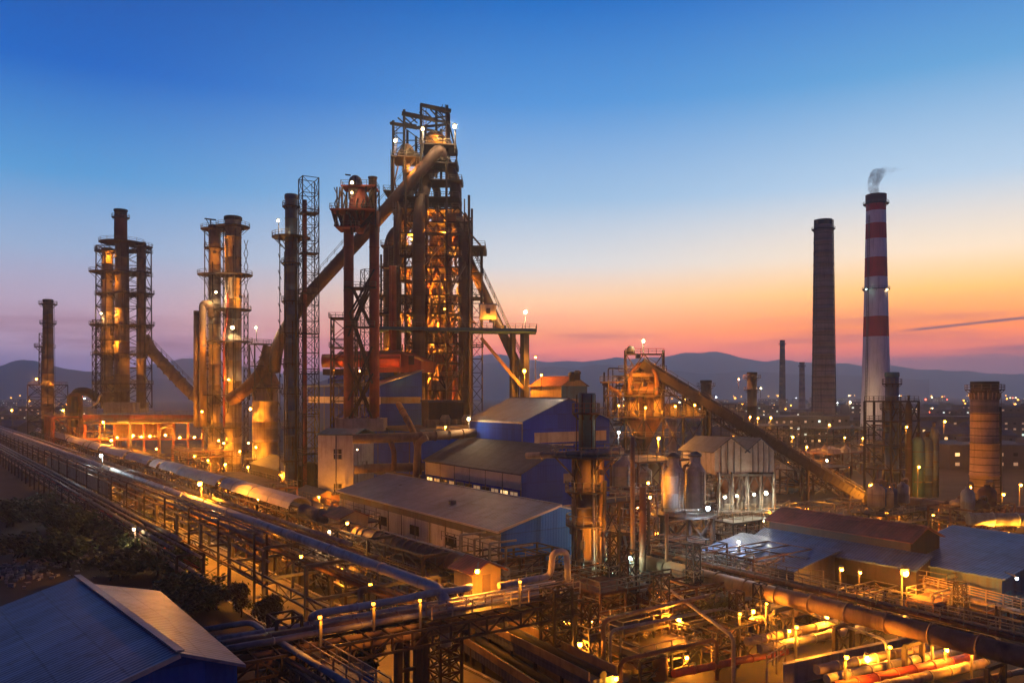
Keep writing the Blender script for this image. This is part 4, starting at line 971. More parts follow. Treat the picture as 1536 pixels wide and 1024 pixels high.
# long grey roofed shed in the middle foreground
sc = Vec((-1.6, 112, 0))
sh = gable('long_shed', 'long shed with broad grey roof and blue end wall', sc, 21, 57, 0, 6.7, 9.4, 'white', 'roofgrey')
strip(sh, sc, 0, 21, 0.02, 6.5, 'blue2', 'end_cladding', out=-UD)
m = MB(); a = L(sc, .1, -.07, 6.5); m.extrude([a, L(sc, 20.9, -.07, 6.5), L(sc, 10.5, -.07, 9.2)], -UD * .05); m.build('end_cladding', M['blue2'], sh)
strip(sh, sc, 57, 0, 5.2, 1.3, 'steel2', 'top_band', out=-VD)
for k in range(0, 57, 5): strip(sh, L(sc, 0, k + .2), .28, 0, 0, 6.6, 'steel2', 'downpipe', out=-VD)
MB().beam(L(sc, -.62, -.5, 6.6), L(sc, -.62, 57.5, 6.6), .3, .25).build('gutter', M['canopy'], sh)
MB().beam(L(sc, -.6, -.58, 6.75), L(sc, 10.5, -.58, 9.5), .18, .3).build('verge', M['canopy'], sh)
for k in (12, 24, 36, 47): strip(sh, L(sc, 0, k), 3.2, 0, 2.4, 1.6, 'darkglass', 'window', out=-VD)
for i, (a, b) in enumerate(((4, 20), (7, 44))): MB().box(L(sc, a, b, 8.1 + .2 * i), .9, .9, .8, RZ).build('roof_hatch', M['roofdark'], sh)

# dark low sheds filling the ground behind
for lab, px, py, v, u, ze, zr, wl, rf in (
    ('dark roofed workshop behind the dust catcher and columns', 430, 742, 12, 30, 6, 8, 'steel', 'roofdark'),
    ('low rusty pump shed between the white stair house and blue tower', 470, 775, 6, 12, 4, 5.2, 'rust', 'roofdark')):
    q = PZ(px, py); gable('workshop', lab, q, v, u, 0, ze, zr, wl, rf)

# front-left blue roofed shed
YL = 60.0
a = P(118, 866, 66); rz = a.z
# ridge runs from the apex at 118,866 down-right to 270,975; eave corner at 350,985; left slope goes to 0,925
rA, rB = PZ(118, 866, 10.2), PZ(268, 977, 10.2)
d = (rB - rA).normalized(); sdr = Vec((-d.y, d.x, 0)); sdr = sdr if sdr.x > 0 else -sdr
fs = thing('blue_roofed_shed', 'blue ribbed roof shed at the bottom left corner', 'building', (rB.x, rB.y, 0))
eR = 6.6; zR = 8.6; zL_ = 4.6; eL = 20.0
fr = rB + d * .3; bk = rA - d * .5
lf = MB().extrude([fr, bk, bk - sdr * eL + Vec((0, 0, zL_ - 10.2)), fr - sdr * eL + Vec((0, 0, zL_ - 10.2))], (0, 0, -.2)); lf.build('roof', M['roofblue'], fs)
MB().extrude([bk + d * 3.0, fr, fr + sdr * eR * .62 + Vec((0, 0, zR - 10.2)), bk + d * 3.0 + sdr * eR * .9 + Vec((0, 0, zR - 10.2))], (0, 0, -.2)).build('side_roof', M['roofgrey'], fs)
MB().beam(fr + Vec((0, 0, .12)), bk + Vec((0, 0, .12)), .5, .12).build('ridge_cap', M['roofblue'], fs)
g0, g1 = rB - d * .5, rA
MB().extrude([g0 - Vec((0, 0, .3)), g0 + sdr * eR * .58 + Vec((0, 0, zR - 10.4)), Vec((g0.x, g0.y, 0)) + sdr * eR * .58, Vec((g0.x, g0.y, 0)) - sdr * 7.4, g0 - sdr * 7.4 + Vec((0, 0, -2.4))], -d * (rB - rA).length * .96).build('wall', M['blue2'], fs)
MB().beam(fr - sdr * 7.6 + Vec((0, 0, -2.25)), fr + Vec((0, 0, -.15)), .12, .3).build('verge', M['canopy'], fs)
# ================================================================ the right hand half: chimneys, hopper house, silos
st = stack('chimney', 'tall plain grey concrete chimney left of the striped one', 'chimney', 1235, 440, 330, 664, 17.5, 13, 'chimney', ((344, 1.3),), False, ladder=-2.6, n=32)
k = 440 / FX; c = P(1235, 664, 440); H = 334 * k
MB().lathe(c, [(13.15 * k, H - 15), (13.1 * k, H), (10 * k, H), (10 * k, H - 2)], 32, False).build('soot_crown', M['black'], st)
m = MB()
for i in range(36): m.lathe(c + Vec((0, 0, 3 + i * 3.3)), [((17.5 - 4.5 * (3 + i * 3.3) / H) * k * 1.012, 0), ((17.5 - 4.5 * (3 + i * 3.3) / H) * k * 1.012, .25)], 32, False)
m.build('hoop', M['steel2'], st)
for a in (-.15, 3.3):
    d = Vec((math.cos(a), math.sin(a), 0)); m = MB(); m.ladder(c + d * (17.9 * k + .3), c + d * (13.4 * k + .3) + Vec((0, 0, H)), d.cross(Vec((0, 0, 1))), .9, 1.5, .2); m.build('ladder', M['steel'], st)
# striped chimney
ys = [668, 505, 474, 443, 416, 388, 358, 334, 314, 293]
cols = ['concrete', 'redband', 'whiteband', 'whiteband', 'redband', 'whiteband', 'redband', 'whiteband', 'redband']
ys = [668, 505, 475, 446, 416, 387, 359, 336, 317, 293]
YW = 414.0; k = YW / FX; c = P(1314, 668, YW)
sw = thing('striped_chimney', 'tallest chimney, painted in red and white bands and smoking', 'chimney', c)
rr_ = lambda y: (23.5 + (13.5 - 23.5) * ((668 - y) / 375) ** .72) * k
for y0, y1, mt in zip(ys, ys[1:], cols):
    pr = [(rr_(y0 + (y1 - y0) * j / 6), (668 - (y0 + (y1 - y0) * j / 6)) * k) for j in range(7)]
    MB().lathe(c, pr, 36, False).build('shaft' if mt == 'concrete' else 'painted_band', M['whiteband' if mt == 'concrete' else mt], sw)
MB().lathe(c, [(14.6 * k, 361 * k), (14.8 * k, 375.5 * k), (11 * k, 375.5 * k), (11 * k, 368 * k)], 36, False).build('crown', M['darkred'], sw)
platform(sw, c + Vec((0, 0, (668 - 306) * k)), rr_(306), rr_(306) + 1.5); platform(sw, c + Vec((0, 0, (668 - 434) * k)), rr_(434), rr_(434) + 1.0)
d = Vec((math.cos(3.6), math.sin(3.6), 0)); m = MB(); prev = None
for j in range(13):
    y = 660 - j * 28; q = c + d * (rr_(y) + .4) + Vec((0, 0, (668 - y) * k))
    if prev: m.ladder(prev, q, d.cross(Vec((0, 0, 1))), .9, 1.5, .2)
    prev = q
m.build('ladder', M['rail'], sw)
# smoke leaving its top, drifting right
kw = [(1314, 296, 11), (1312, 286, 12), (1310, 277, 14), (1311, 269, 16), (1315, 263, 16), (1322, 259, 13), (1331, 256, 9), (1341, 254.5, 6), (1352, 253.5, 3.5), (1362, 253, 1.2)]
m = MB(); pp, rr_s = [], []
for i in range((len(kw) - 1) * 4 + 1):
    f = i / 4; a = kw[min(int(f), len(kw) - 2)]; b = kw[min(int(f), len(kw) - 2) + 1]; u = f - min(int(f), len(kw) - 2)
    pp.append(P(a[0] + (b[0] - a[0]) * u, a[1] + (b[1] - a[1]) * u, YW) + Vec((0, math.sin(i * .4) * .8, math.sin(i * .9) * .35))); rr_s.append((a[2] + (b[2] - a[2]) * u) * YW / FX * .62)
m.tube(pp, rr_s, 16)
so = m.build('smoke', None); so.data.materials.clear(); so['kind'] = 'stuff'
sm = bpy.data.materials.new('chimney_smoke'); sm.use_nodes = True; s_ = sm.node_tree; s_.nodes.clear()
oo = s_.nodes.new('ShaderNodeOutputMaterial'); vv = s_.nodes.new('ShaderNodeVolumePrincipled'); vv.inputs['Color'].default_value = (.40, .30, .30, 1)
gg = s_.nodes.new('ShaderNodeNewGeometry'); sx = node(s_, 'ShaderNodeSeparateXYZ'); s_.links.new(gg.outputs['Position'], sx.inputs[0])
mr = node(s_, 'ShaderNodeMapRange'); mr.inputs[1].default_value = P(1314, 290, YW).x; mr.inputs[2].default_value = P(1352, 290, YW).x; mr.inputs[3].default_value = 1.0; mr.inputs[4].default_value = .12; s_.links.new(sx.outputs[0], mr.inputs[0]); nz = noise(s_, gg.outputs['Position'], .34, 5, .65)
s_.links.new(mth(s_, 'MULTIPLY', mth(s_, 'MULTIPLY', ramp(s_, nz, .36, .66), .30), mr.outputs[0]), vv.inputs['Density']); s_.links.new(vv.outputs[0], oo.inputs['Volume']); so.data.materials.append(sm)

stack('chimney', 'distant thin dark chimney, taller of the far pair', 'chimney', 1173.5, 900, 510, 622, 5.2, 3.6, 'brown', ((516, 1.4),), True)
stack('chimney', 'distant short pale chimney beside the plain grey one', 'chimney', 1203, 850, 543, 625, 5.2, 3.6, 'chimney', ((549, 1.2),), True)
bc = stack('brick_chimney', 'thick banded brick chimney near the right edge with railed crown', 'chimney', 1477, 188, 572, 758, 20.5, 18.6, 'brick', ((584, 1.2),), False, ladder=-.5, n=32)
k = 188 / FX; c = P(1477, 758, 188); H = 186 * k
MB().lathe(c, [(18.9 * k, H - 1.6), (19.1 * k, H - 1.2), (19.1 * k, H), (15 * k, H), (15 * k, H - 3)], 32, False).build('crown', M['black'], bc)
m = MB()
for i in range(16): r = (20.5 - 1.9 * i / 16) * k * 1.02; m.lathe(c + Vec((0, 0, 1.2 + i * 1.7)), [(r * .99, 0), (r, .02), (r, .16), (r * .99, .18)], 32, False)
m.build('hoop', M['steel'], bc)
m = MB()
for i in range(20):
    a = 2 * PI * i / 20; q = c + Vec((math.cos(a), math.sin(a), 0)) * 19 * k; m.beam(q + Vec((0, 0, H - 4.2)), q + Vec((math.cos(a) * .2, math.sin(a) * .2, H - 2.6)), .2, .3)
m.build('corbel', M['brick'], bc)
# dark second column just left of it
pipe('slim dark standpipe hugging the brick chimney', [P(1500, 756, 186), P(1500, 610, 186)], .35, 'steel', None, 8, 6)

# ---- hopper house with lit galleries and its sloping conveyor
YH = 190.0; k = YH / FX
hh = thing('hopper_house', 'amber lit hopper station with two railed galleries and crowned top frame', 'hopper station', P(965, 720, YH))
c = P(965, 720, YH); zh = lambda y: CH - (y - HZ) * k - c.z
MB().lathe(c + Vec((0, 0, 0)), [(1.2, zh(690)), (1.6, zh(665)), (4.2, zh(632)), (4.4, zh(600)), (4.2, zh(590)), (5.2, zh(588)), (5.2, zh(580)), (2.2, zh(558)), (1.8, zh(545))], 24).build('hopper', M['rust'], hh)
m = MB()
for i in range(16):
    a = 2 * PI * i / 16; dd = Vec((math.cos(a), math.sin(a), 0)); m.beam(c + dd * 4.25 + Vec((0, 0, zh(632))), c + dd * 4.45 + Vec((0, 0, zh(600))), .22)
for z_, r_ in ((zh(630), 4.3), (zh(616), 4.4), (zh(602), 4.45)): m.ring(c + Vec((0, 0, z_)), r_ - .1, r_ + .25, .3, 24)
m.build('stiffener', M['rust'], hh)
for x0, x1, py, d in ((902, 1058, 624, 7), (905, 1012, 592, 6), (900, 975, 572, 5), (938, 996, 530, 4)):
    deck(hh, [P(x0, py, YH - d), P(x1, py, YH - d), P(x1, py, YH + d), P(x0, py, YH + d)], .4, 'steel')
for px, yt in ((912, 575), (938, 525), (966, 555), (995, 525), (1025, 592), (1055, 600)):
    for d in (-5.5, 5.5):
        if px in (938, 995) or d < 0 or px in (912, 1055): MB().beam(P(px, 735, YH + d), P(px, yt, YH + d * (.7 if yt < 560 else 1)), .45).build('column', M['steel'], hh)
m = MB()
for x0, x1 in ((912, 938), (938, 966), (966, 995), (995, 1025), (1025, 1055)):
    for y0, y1 in ((735, 680), (680, 626)): m.xbrace(P(x0, y0, YH - 5.5), P(x1, y0, YH - 5.5), P(x0, y1, YH - 5.5), P(x1, y1, YH - 5.5), .22)
for x0, x1 in ((938, 966), (966, 995)): m.xbrace(P(x0, 572, YH - 4), P(x1, 572, YH - 4), P(x0, 530, YH - 4), P(x1, 530, YH - 4), .2)
m.build('bracing', M['steel'], hh)
m = MB()
for (x0, y0), (x1, y1) in (((945, 592), (962, 545)), ((985, 592), (970, 545)), ((930, 600), (905, 575))): m.tube(fillet([P(x0, y0, YH - 6), P(x0, y1 + 15, YH - 6), P(x1, y1, YH - 4)], 2.5), .5, 8)
m.build('vent_duct', M['rust'], hh)
m = MB(); q = P(960, 560, YH - 4); m.ring(q, 2.6, 3.3, .7, 20); m.build('ring_duct', M['bronze'], hh)
for px, r, h in ((950, 1.7, 4.0), (985, 1.5, 4.6), (1012, 1.3, 3.2), (1035, 1.6, 3.8)): MB().lathe(P(px, 624, YH - 3), [(r, 0), (r, h * .8), (r * .5, h)], 14).build('drum', M['yellow'], hh)
for px in (1000, 1036): MB().box(P(px, 614, YH - 1), 3.2, 3.4, 2.8).build('cabinet', M['yellow'], hh)
MB().lathe(P(946, 530, YH), [(1.0, 0), (1.0, 1.2), (.5, 1.8)], 10).build('drum', M['steel2'], hh)
MB().beam(P(965, 530, YH), P(965, 512, YH), .18).build('mast', M['steel'], hh)
for px in range(908, 1056, 12): MB().beam(P(px, 624, YH - 6.6), P(px, 592 if px < 1010 else 606, YH - 6.6), .16).build('post', M['steel'], hh)
m = MB()
for px in range(908, 1000, 12): m.xbrace(P(px, 620, YH - 6.6), P(px + 12, 620, YH - 6.6), P(px, 594, YH - 6.6), P(px + 12, 594, YH - 6.6), .12); m.beam(P(px, 590, YH - 5.6), P(px + 6, 573, YH - 5), .14)
for px in range(938, 992, 9): m.xbrace(P(px, 570, YH - 4.4), P(px + 9, 570, YH - 4.4), P(px, 545, YH - 4.4), P(px + 9, 545, YH - 4.4), .12)
rand_pipe_route(m, P(925, 640, 187), 11, 6, 0, 14, 36, .1, .24, random.Random(55)); m.build('lattice', M['steel'], hh)['kind'] = 'stuff'
deck(hh, [P(928, 556, YH - 4.6), P(1000, 556, YH - 4.6), P(1000, 556, YH + 4), P(928, 556, YH + 4)], .25, 'steel')
deck(hh, [P(916, 655, YH - 6), P(1020, 655, YH - 6), P(1020, 655, YH + 5), P(916, 655, YH + 5)], .25, 'steel')
# pipework hopper left
MB().extrude([P(902, 675, 196), P(940, 655, 196), P(960, 672, 192), P(925, 690, 192)], (0, 0, -1)).build('chute_roof', M['roofdark'], hh)
# conveyor
A, Bc = P(962, 545, 186), P(1325, 764, 184); d = (Bc - A).normalized(); cv_ = thing('conveyor', 'long enclosed conveyor sloping from the hopper house down to the right', 'conveyor', Bc)
s = Vec((0, 1, 0)); upv = s.cross(d).normalized(); upv = upv if upv.z > 0 else -upv
hw, hh_ = 1.5, 1.15
prof = [A + s * -hw - upv * hh_, A + s * hw - upv * hh_, A + s * hw + upv * hh_ * .6, A + s * hw * .5 + upv * hh_ * 1.1, A - s * hw * .5 + upv * hh_ * 1.1, A - s * hw + upv * hh_ * .6]
MB().extrude(prof, Bc - A).build('gallery', M['gallery'], cv_)
m = MB(); n = 64
for i in range(n + 1):
    p = A + (Bc - A) * (i / n); m.beam(p - s * (hw + .08) - upv * hh_, p - s * (hw + .08) + upv * hh_ * .6, .1, .1)
m.build('side_rib', M['gallery'], cv_)
m = MB(); m.rail([A - s * (hw + .5) + upv * .6, Bc - s * (hw + .5) + upv * .6], 1.3, 3, .1); m.build('railing', M['rail'], cv_)
MB().truss(A - upv * hh_ * 1.02, Bc - upv * hh_ * 1.02, hw * 2, 1.6, 26, .2, s).build('truss', M['steel'], cv_)
for f in (.28, .5, .68, .85):
    p = A + (Bc - A) * f
    for sg in (-1.6, 1.6): MB().beam((p.x, p.y + sg, 0), p + Vec((0, sg, -1.5)), .5).build('leg', M['steel'], cv_)

# ---- gabled bin house on a lit steel frame
YG = 130.0; k = YG / FX
gh = thing('bin_house', 'pair of pale gabled bin houses raised on a lamp-lit steel frame', 'building', (P(1120, 830, YG).x, YG, 0))
def binh(x0, x1, xl, ye, yr, yb, Y):
    a, b = P(x0, ye, Y), P(x1, ye, Y); r = P((x0 + x1) / 2, yr, Y); e = P(x0, yb, Y); f = P(x1, yb, Y)
    back = P(xl, ye - 4, Y + 14) - a
    MB().extrude([e, f, b, r, a], back).build('wall', M['silo'], gh)
    o = Vec((0, -.35, .12)); m = MB()
    m.extrude([a + o + Vec((-.4, 0, -.25)), r + o, r + o - Vec((0, 0, .2)), a + o + Vec((-.4, 0, -.45))], back * 1.04)
    m.extrude([r + o, b + o + Vec((.4, 0, -.25)), b + o + Vec((.4, 0, -.45)), r + o - Vec((0, 0, .2))], back * 1.04)
    m.build('roof', M['roofdark'], gh)
    m = MB()
    for i in range(1, 5): x = x0 + (x1 - x0) * i / 5; m.beam(P(x, yb, Y - .06), P(x, ye - (ye - yr) * (1 - abs(i - 2.5) / 2.5) * .9, Y - .06), .1)
    m.build('seam', M['steel2'], gh)
binh(1072, 1121, 1022, 676, 656, 711, YG); binh(1121, 1161, 1080, 676, 657, 708, YG)
MB().extrude([P(1022, 676, YG + 13), P(1022, 706, YG + 13), P(1072, 706, YG + 1), P(1072, 676, YG + 1)], (.2, .2, 0)).build('side_wall', M['silo'], gh)
for px in (1078, 1098, 1121, 1142, 1161):
    for d in (0, 13): MB().beam((P(px, 0, YG).x * (1 + d / YG), YG + d, 0), (P(px, 0, YG).x * (1 + d / YG), YG + d, P(0, 708, YG).z), .42).build('column', M['steel2'], gh)
for px in (1040, 1058): MB().beam((P(px, 0, 141).x, 141, 0), P(px, 700, 141), .4).build('column', M['steel2'], gh)
m = MB(); mm = MB()
for y0, y1 in ((838, 800), (800, 767), (767, 712)):
    xs = (1078, 1098, 1121, 1142, 1161)
    for x0, x1 in zip(xs, xs[1:]):
        m.beam(P(x0, y1, YG), P(x1, y1, YG), .4)
        if y0 > 767: m.xbrace(P(x0, y0, YG), P(x1, y0, YG), P(x0, y1, YG), P(x1, y1, YG), .18)
        else:
            mm.beam(P(x0, 735, YG), P((x0 + x1) / 2, 712, YG), .16); mm.beam(P(x1, 735, YG), P((x0 + x1) / 2, 712, YG), .16)
m.build('bracing', M['steel2'], gh); mm.build('knee_brace', M['steel2'], gh)
for py, d in ((767, 14), (800, 14)):
    deck(gh, [P(1074, py, YG - 1.4), P(1172, py, YG - 1.4), P(1185, py - 8, YG + d), P(1085, py - 8, YG + d)], .3, 'steel2')
m = MB(); rand_pipe_route(m, (P(1080, 0, YG).x, YG - 1, 0), 8, 12, 1, 13, 50, .1, .26, random.Random(9)); m.build('pipework', M['silver'], gh)['kind'] = 'stuff'
for px in (1088, 1110, 1132, 1152): MB().lathe(P(px, 766, YG + 5), [(.8, 0), (.8, 2.2), (.4, 3)], 12).build('drum', M['silver'], gh)
for i, (px, py) in enumerate(((1086, 711), (1104, 711), (1132, 709), (1150, 709))):
    c = P(px, py, YG + 4); MB().lathe(c, [(.5, -3.2), (1.6, 0)], 12).build('bin_outlet', M['rust'], gh)

# walkway running right from the bin house
unit('walkway_deck', 'low lit walkway frame running right from the bin house', (P(1165, 790, 139).x, 139, 0), 26, 5, [3.2, 5.4], (6, 1), 'steel2', 14, ('silver', 'bronze'), bar=.28)

# ---- silos on their braced stand
YO = 118.0; k = YO / FX
so_ = thing('silo_stand', 'braced steel stand with round deck under the two pale silos', 'stand', (P(1028, 870, YO).x, YO, 0))
for px, d in ((990, -2), (1026, -3), (1064, -2), (990, 3), (1064, 3)): MB().beam((P(px, 0, YO).x, YO + d, 0), P(px, 770, YO) + Vec((0, d, 0)), .5).build('column', M['steel'], so_)
m = MB()
for x0, x1, d0, d1 in ((990, 1026, -2, -3), (1026, 1064, -3, -2)):
    for y0, y1 in ((820, 775), (865, 820)):
        m.xbrace(P(x0, y0, YO) + Vec((0, d0, 0)), P(x1, y0, YO) + Vec((0, d1, 0)), P(x0, y1, YO) + Vec((0, d0, 0)), P(x1, y1, YO) + Vec((0, d1, 0)), .3); m.beam(P(x0, y0, YO) + Vec((0, d0, 0)), P(x1, y0, YO) + Vec((0, d1, 0)), .3)
m.build('bracing', M['steel'], so_)
c = P(1027, 768, YO); o_ = MB().ring(c, .2, 4.9, .35, 28).build('platform', M['steel'], so_)
MB().ringrail(c, 4.8, 18).build('railing', M['rail'], o_)
for px, lab, Yx, yb, yt, rp in ((1010, 'pale weathered silo, nearer the vessels, of the two on the round stand', YO - .6, 765, 680, 15.5), (1042.5, 'pale weathered silo beside the white blue lamp on the round stand', YO + 1.0, 765, 678, 15.5), (933.5, 'squat white necked vessel between the tall column and the silos', 108, 728, 680, 15.5), (966, 'small ochre lit vessel set back behind the silos', 128, 724, 696, 12)):
    kk = Yx / FX; c = P(px, yb, Yx); r = rp * kk; Ht = (yb - yt) * kk
    t = thing('silo', lab, 'silo', c)
    MB().lathe(c, [(r, 0), (r, Ht * .3), (r * 1.03, Ht * .31), (r, Ht * .32), (r, Ht * .6), (r * 1.03, Ht * .61), (r, Ht * .62), (r, Ht * .68), (r * .58, Ht * .8), (r * .52, Ht * .82), (r * .52, Ht * .93)], 24).build('shell', M['silo'], t)
    MB().lathe(c + Vec((0, 0, Ht * .93)), [(r * .66, 0), (r * .66, Ht * .03), (r * .4, Ht * .06), (r * .2, Ht * .09)], 16).build('lid', M['steel2'], t)
    m = MB(); m.ladder(c + Vec((r * .5, -r * .95, 0)), c + Vec((r * .5, -r * .95, Ht * .68)), (1, .4, 0), .5, .6, .07); m.build('ladder', M['rail'], t)
    MB().tube(fillet([c + Vec((-r * .55, -r * .2, Ht * .76)), c + Vec((-r * 1.15, -r * .4, Ht * .8)), c + Vec((-r * 1.15, -r * .4, 0))], .5), .16, 8).build('pipe', M['bronze'], t)

# ---- the fat column with the teal upper tower
YK = 98.0; k = YK / FX
fk = stack('contact_tower', 'fat rust brown column topped by a teal tower in front of the blue hall', 'tower', 879, YK, 682, 912, 22, 21.5, 'brown', ((682, 2.6), (735, .8), (785, .7), (850, .6)), False, ladder=-.9, n=28)
c = P(879, 682, YK)
MB().lathe(c + Vec((.1, 0, 0)), [(12.5 * k, 0), (12.5 * k, 6.6), (13 * k, 6.7), (13 * k, 7.6), (9 * k, 7.6)], 20).build('upper_shell', M['teal'], fk)
platform(fk, c + Vec((0, 0, 5.2)), 12.5 * k, 12.5 * k + .7)
m = MB()
for a in range(6):
    d = Vec((math.cos(a * 1.05), math.sin(a * 1.05), 0)); m.beam(c + d * 14 * k, c + d * 14 * k + Vec((0, 0, 7.4)), .09)
m.build('riser_frame', M['steel'], fk)
for a, r_, mt in ((-.7, .28, 'bronze'), (-.35, .2, 'rust'), (-2.3, .14, 'steel'), (-1.2, .16, 'silver')):
    d = Vec((math.cos(a), math.sin(a), 0)) * (22 * k + r_ + .1); MB().tube([P(879, 912, YK) + d, P(879, 682, YK) + d], r_, 8).build('riser_pipe', M[mt], fk)
pipe('pale yellow pipe arm reaching over the fat column platform', [P(790, 683, YK + 2), P(860, 681, YK - 2), P(935, 676, YK - 1)], .42, 'tan', 4, 10, 3)
# the frame of slim pipes right of the column
unit('process_unit', 'tall open pipe frame with slim risers between fat column and silos', (P(906, 905, 97).x, 97, 0), 7.5, 5, [4.5, 8.5, 12.5], (3, 1), 'steel', 26, ('bronze', 'rust', 'tan', 'paleblue'), ((3.4, 2.5, 4.8, .95, 5, 'tan'),), bar=.26, pr=(.07, .2))
for px, yt, rp, mt, lab in ((949, 655, 3.5, 'bronze', 'slim brown riser pipe standing free beside the white necked vessel'), (907, 720, 3, 'steel', 'dark slim riser just right of the fat brown column'), (964, 730, 5, 'rust', 'rusty riser pipe left of the silo stand'), (1000, 770, 3, 'bronze', 'thin riser pipe in front of the silo stand')):
    pipe(lab, [P(px, 905, 96), P(px, yt, 96)], rp * 96 / FX, mt, None, 12, 3)
unit('process_unit', 'orange lit process frame crowded with pipes behind the silos', (P(955, 800, 128).x, 126, 0), 12, 10, [5, 10, 15], (2, 2), 'rust', 34, ('bronze', 'rust', 'tan'), ((3, 3, 5, 1.3, 6, 'tan'), (8, 5, 10, 1.1, 4.5, 'yellow')), bar=.3)
unit('process_unit', 'dark pipe frame below the silo stand', (P(985, 900, 105).x, 103, 0), 9, 7, [3, 6], (2, 2), 'rust', 40, ('rust', 'bronze', 'steel'), bar=.25, pr=(.06, .18))

# ---- blue tank group with its frame
YT = 200.0; k = YT / FX
tg = stack('tank_tower', 'pale blue round tower with green cap behind the steel tank frame', 'tower', 1338, YT, 558, 745, 10, 9.5, 'bluetower', ((612, 1.2), (575, .7)), True, capmat='teal')
unit('process_unit', 'dark open steel frame around blue grey tanks near the right', (P(1328, 750, YT).x, YT - 3, 0), 13, 7, [7, 13, 19, 24], (3, 1), 'steel', 20, ('steel', 'bluetower', 'rust'), bar=.45, pr=(.12, .3))
for px, yt, rp, mt, lab in ((1377, 655, 9, 'teal', 'teal upright tank, leftmost in the right hand steel frame'), (1391, 655, 8, 'bluetower', 'blue grey upright tank in the middle of the steel frame'), (1401, 640, 7, 'bluetower', 'dim blue upright tank at the frame edge'), (1363, 600, 5, 'steel', 'dark slim tank with a domed top inside the steel frame')):
    kk = (YT - 4) / FX; c = P(px, 745, YT - 4); r = rp * kk; Ht = (745 - yt) * kk
    t = thing('tank', lab, 'tank', c); MB().lathe(c, [(r, 0), (r, Ht * .9), (r * .8, Ht * .96), (r * .3, Ht)], 18).build('shell', M[mt], t)
    MB().lathe(c + Vec((0, 0, Ht)), [(r * .3, 0), (r * .3, .9), (r * .45, 1), (r * .45, 1.2)], 10).build('vent', M['steel'], t)
    m = MB(); [m.lathe(c + Vec((0, 0, Ht * q)), [(r * 1.03, 0), (r * 1.03, .2)], 18, False) for q in (.25, .5, .75)]; m.build('hoop', M['steel2'], t)
# ================================================================ the long trestles on the left and the rack across the front
def onrow(w, s, z=0.0):
    """a point w metres along V and s metres along U from the camera's foot"""
    w += 4.3
    return Vec((RV.x * w + RU.x * s, RV.y * w + RU.y * s, z))
def row_s(p): return p.x * UD.x + p.y * UD.y
# outer trestle, low twin pipes
trestle('pipe_trestle', 'outer low trestle beside the dark bushes carrying thin pipes on two levels', onrow(25.4, 108), onrow(25.4, 560), 3.4, 48, 5.0, (2.6,), (4.9, .8), 'steel', .32)
for w, z, r, mt, lab, s0, s1 in ((24.2, 5.35, .26, 'paleblue', 'pale pipe on top of the outer trestle, bush side', 112, 560), (25.6, 5.3, .2, 'silver', 'thin silver pipe on top of the outer trestle, middle', 104, 560), (26.7, 5.4, .34, 'paleblue', 'thicker grey blue pipe on top of the outer trestle, road side', 118, 560), (24.4, 2.95, .3, 'bronze', 'brown pipe on the lower level of the outer trestle', 104, 560), (25.6, 2.95, .25, 'silver', 'silver pipe on the lower level of the outer trestle', 102, 560), (26.6, 2.9, .2, 'pipered', 'dull red pipe on the lower level of the outer trestle', 108, 560)):
    a, b = onrow(w, s0, z), onrow(w, s1, z)
    pts = [Vec((a.x, a.y, .2)), a, b] if z < 4 and r > .24 else [a, b]
    pipe(lab, pts, r, mt, 1.2, 10, 6, 'pipes on the outer trestle')
# the portal trestle over the road with the fat pipe
trestle('pipe_trestle', 'tall portal trestle straddling the amber lit road under the fat grey pipe', onrow(32.9, 66), onrow(32.9, 640), 8.4, 47, 8.2, (4.6,), (5.0, 1.1), 'steel2', .36, (4.9, 1.4, 3.4))
pipe('fat grey pipe along the top of the portal trestle, bending down at its near end', [onrow(32.7, 57.8, 4.4), onrow(32.7, 57.8, 9.0), onrow(32.7, 230, 9.0), onrow(32.7, 640, 9.0)], .52, 'palepipe', 2.2, 16, 12)
for w, z, r, mt, lab, s0 in ((29.2, 8.7, .25, 'paleblue', 'thin pale pipe on the portal trestle, outer edge', 92), (35.0, 8.65, .2, 'bronze', 'thin brown pipe on the portal trestle beside the fat grey pipe', 78), (36.4, 8.7, .3, 'silver', 'silver pipe on the portal trestle, inner edge', 84), (36.2, 5.2, .32, 'bronze', 'brown pipe on the lower tier of the portal trestle', 66), (35.0, 5.15, .22, 'rust', 'rusty small pipe on the lower tier of the portal trestle', 70)):
    pipe(lab, [onrow(w, s0, z), onrow(w, 640, z)], r, mt, None, 10, 7, 'pipes on the portal trestle')
# slatted screen hung on the far half of the portal trestle
scn = thing('slatted_screen', 'row of grey slatted screen panels hung on the far portal trestle', 'screen', onrow(28.5, 205, 5))
m = MB()
for i in range(90): m.box(onrow(28.5, 178 + i * .95, 6.6), .5, .08, 2.8, RZ + PI / 2)
m.build('slat', M['paleblue'], scn)['kind'] = 'stuff'
MB().beam(onrow(28.55, 177, 8.05), onrow(28.55, 264, 8.05), .2).build('top_bar', M['steel2'], scn); MB().beam(onrow(28.55, 177, 5.2), onrow(28.55, 264, 5.2), .2).build('bottom_bar', M['steel2'], scn)
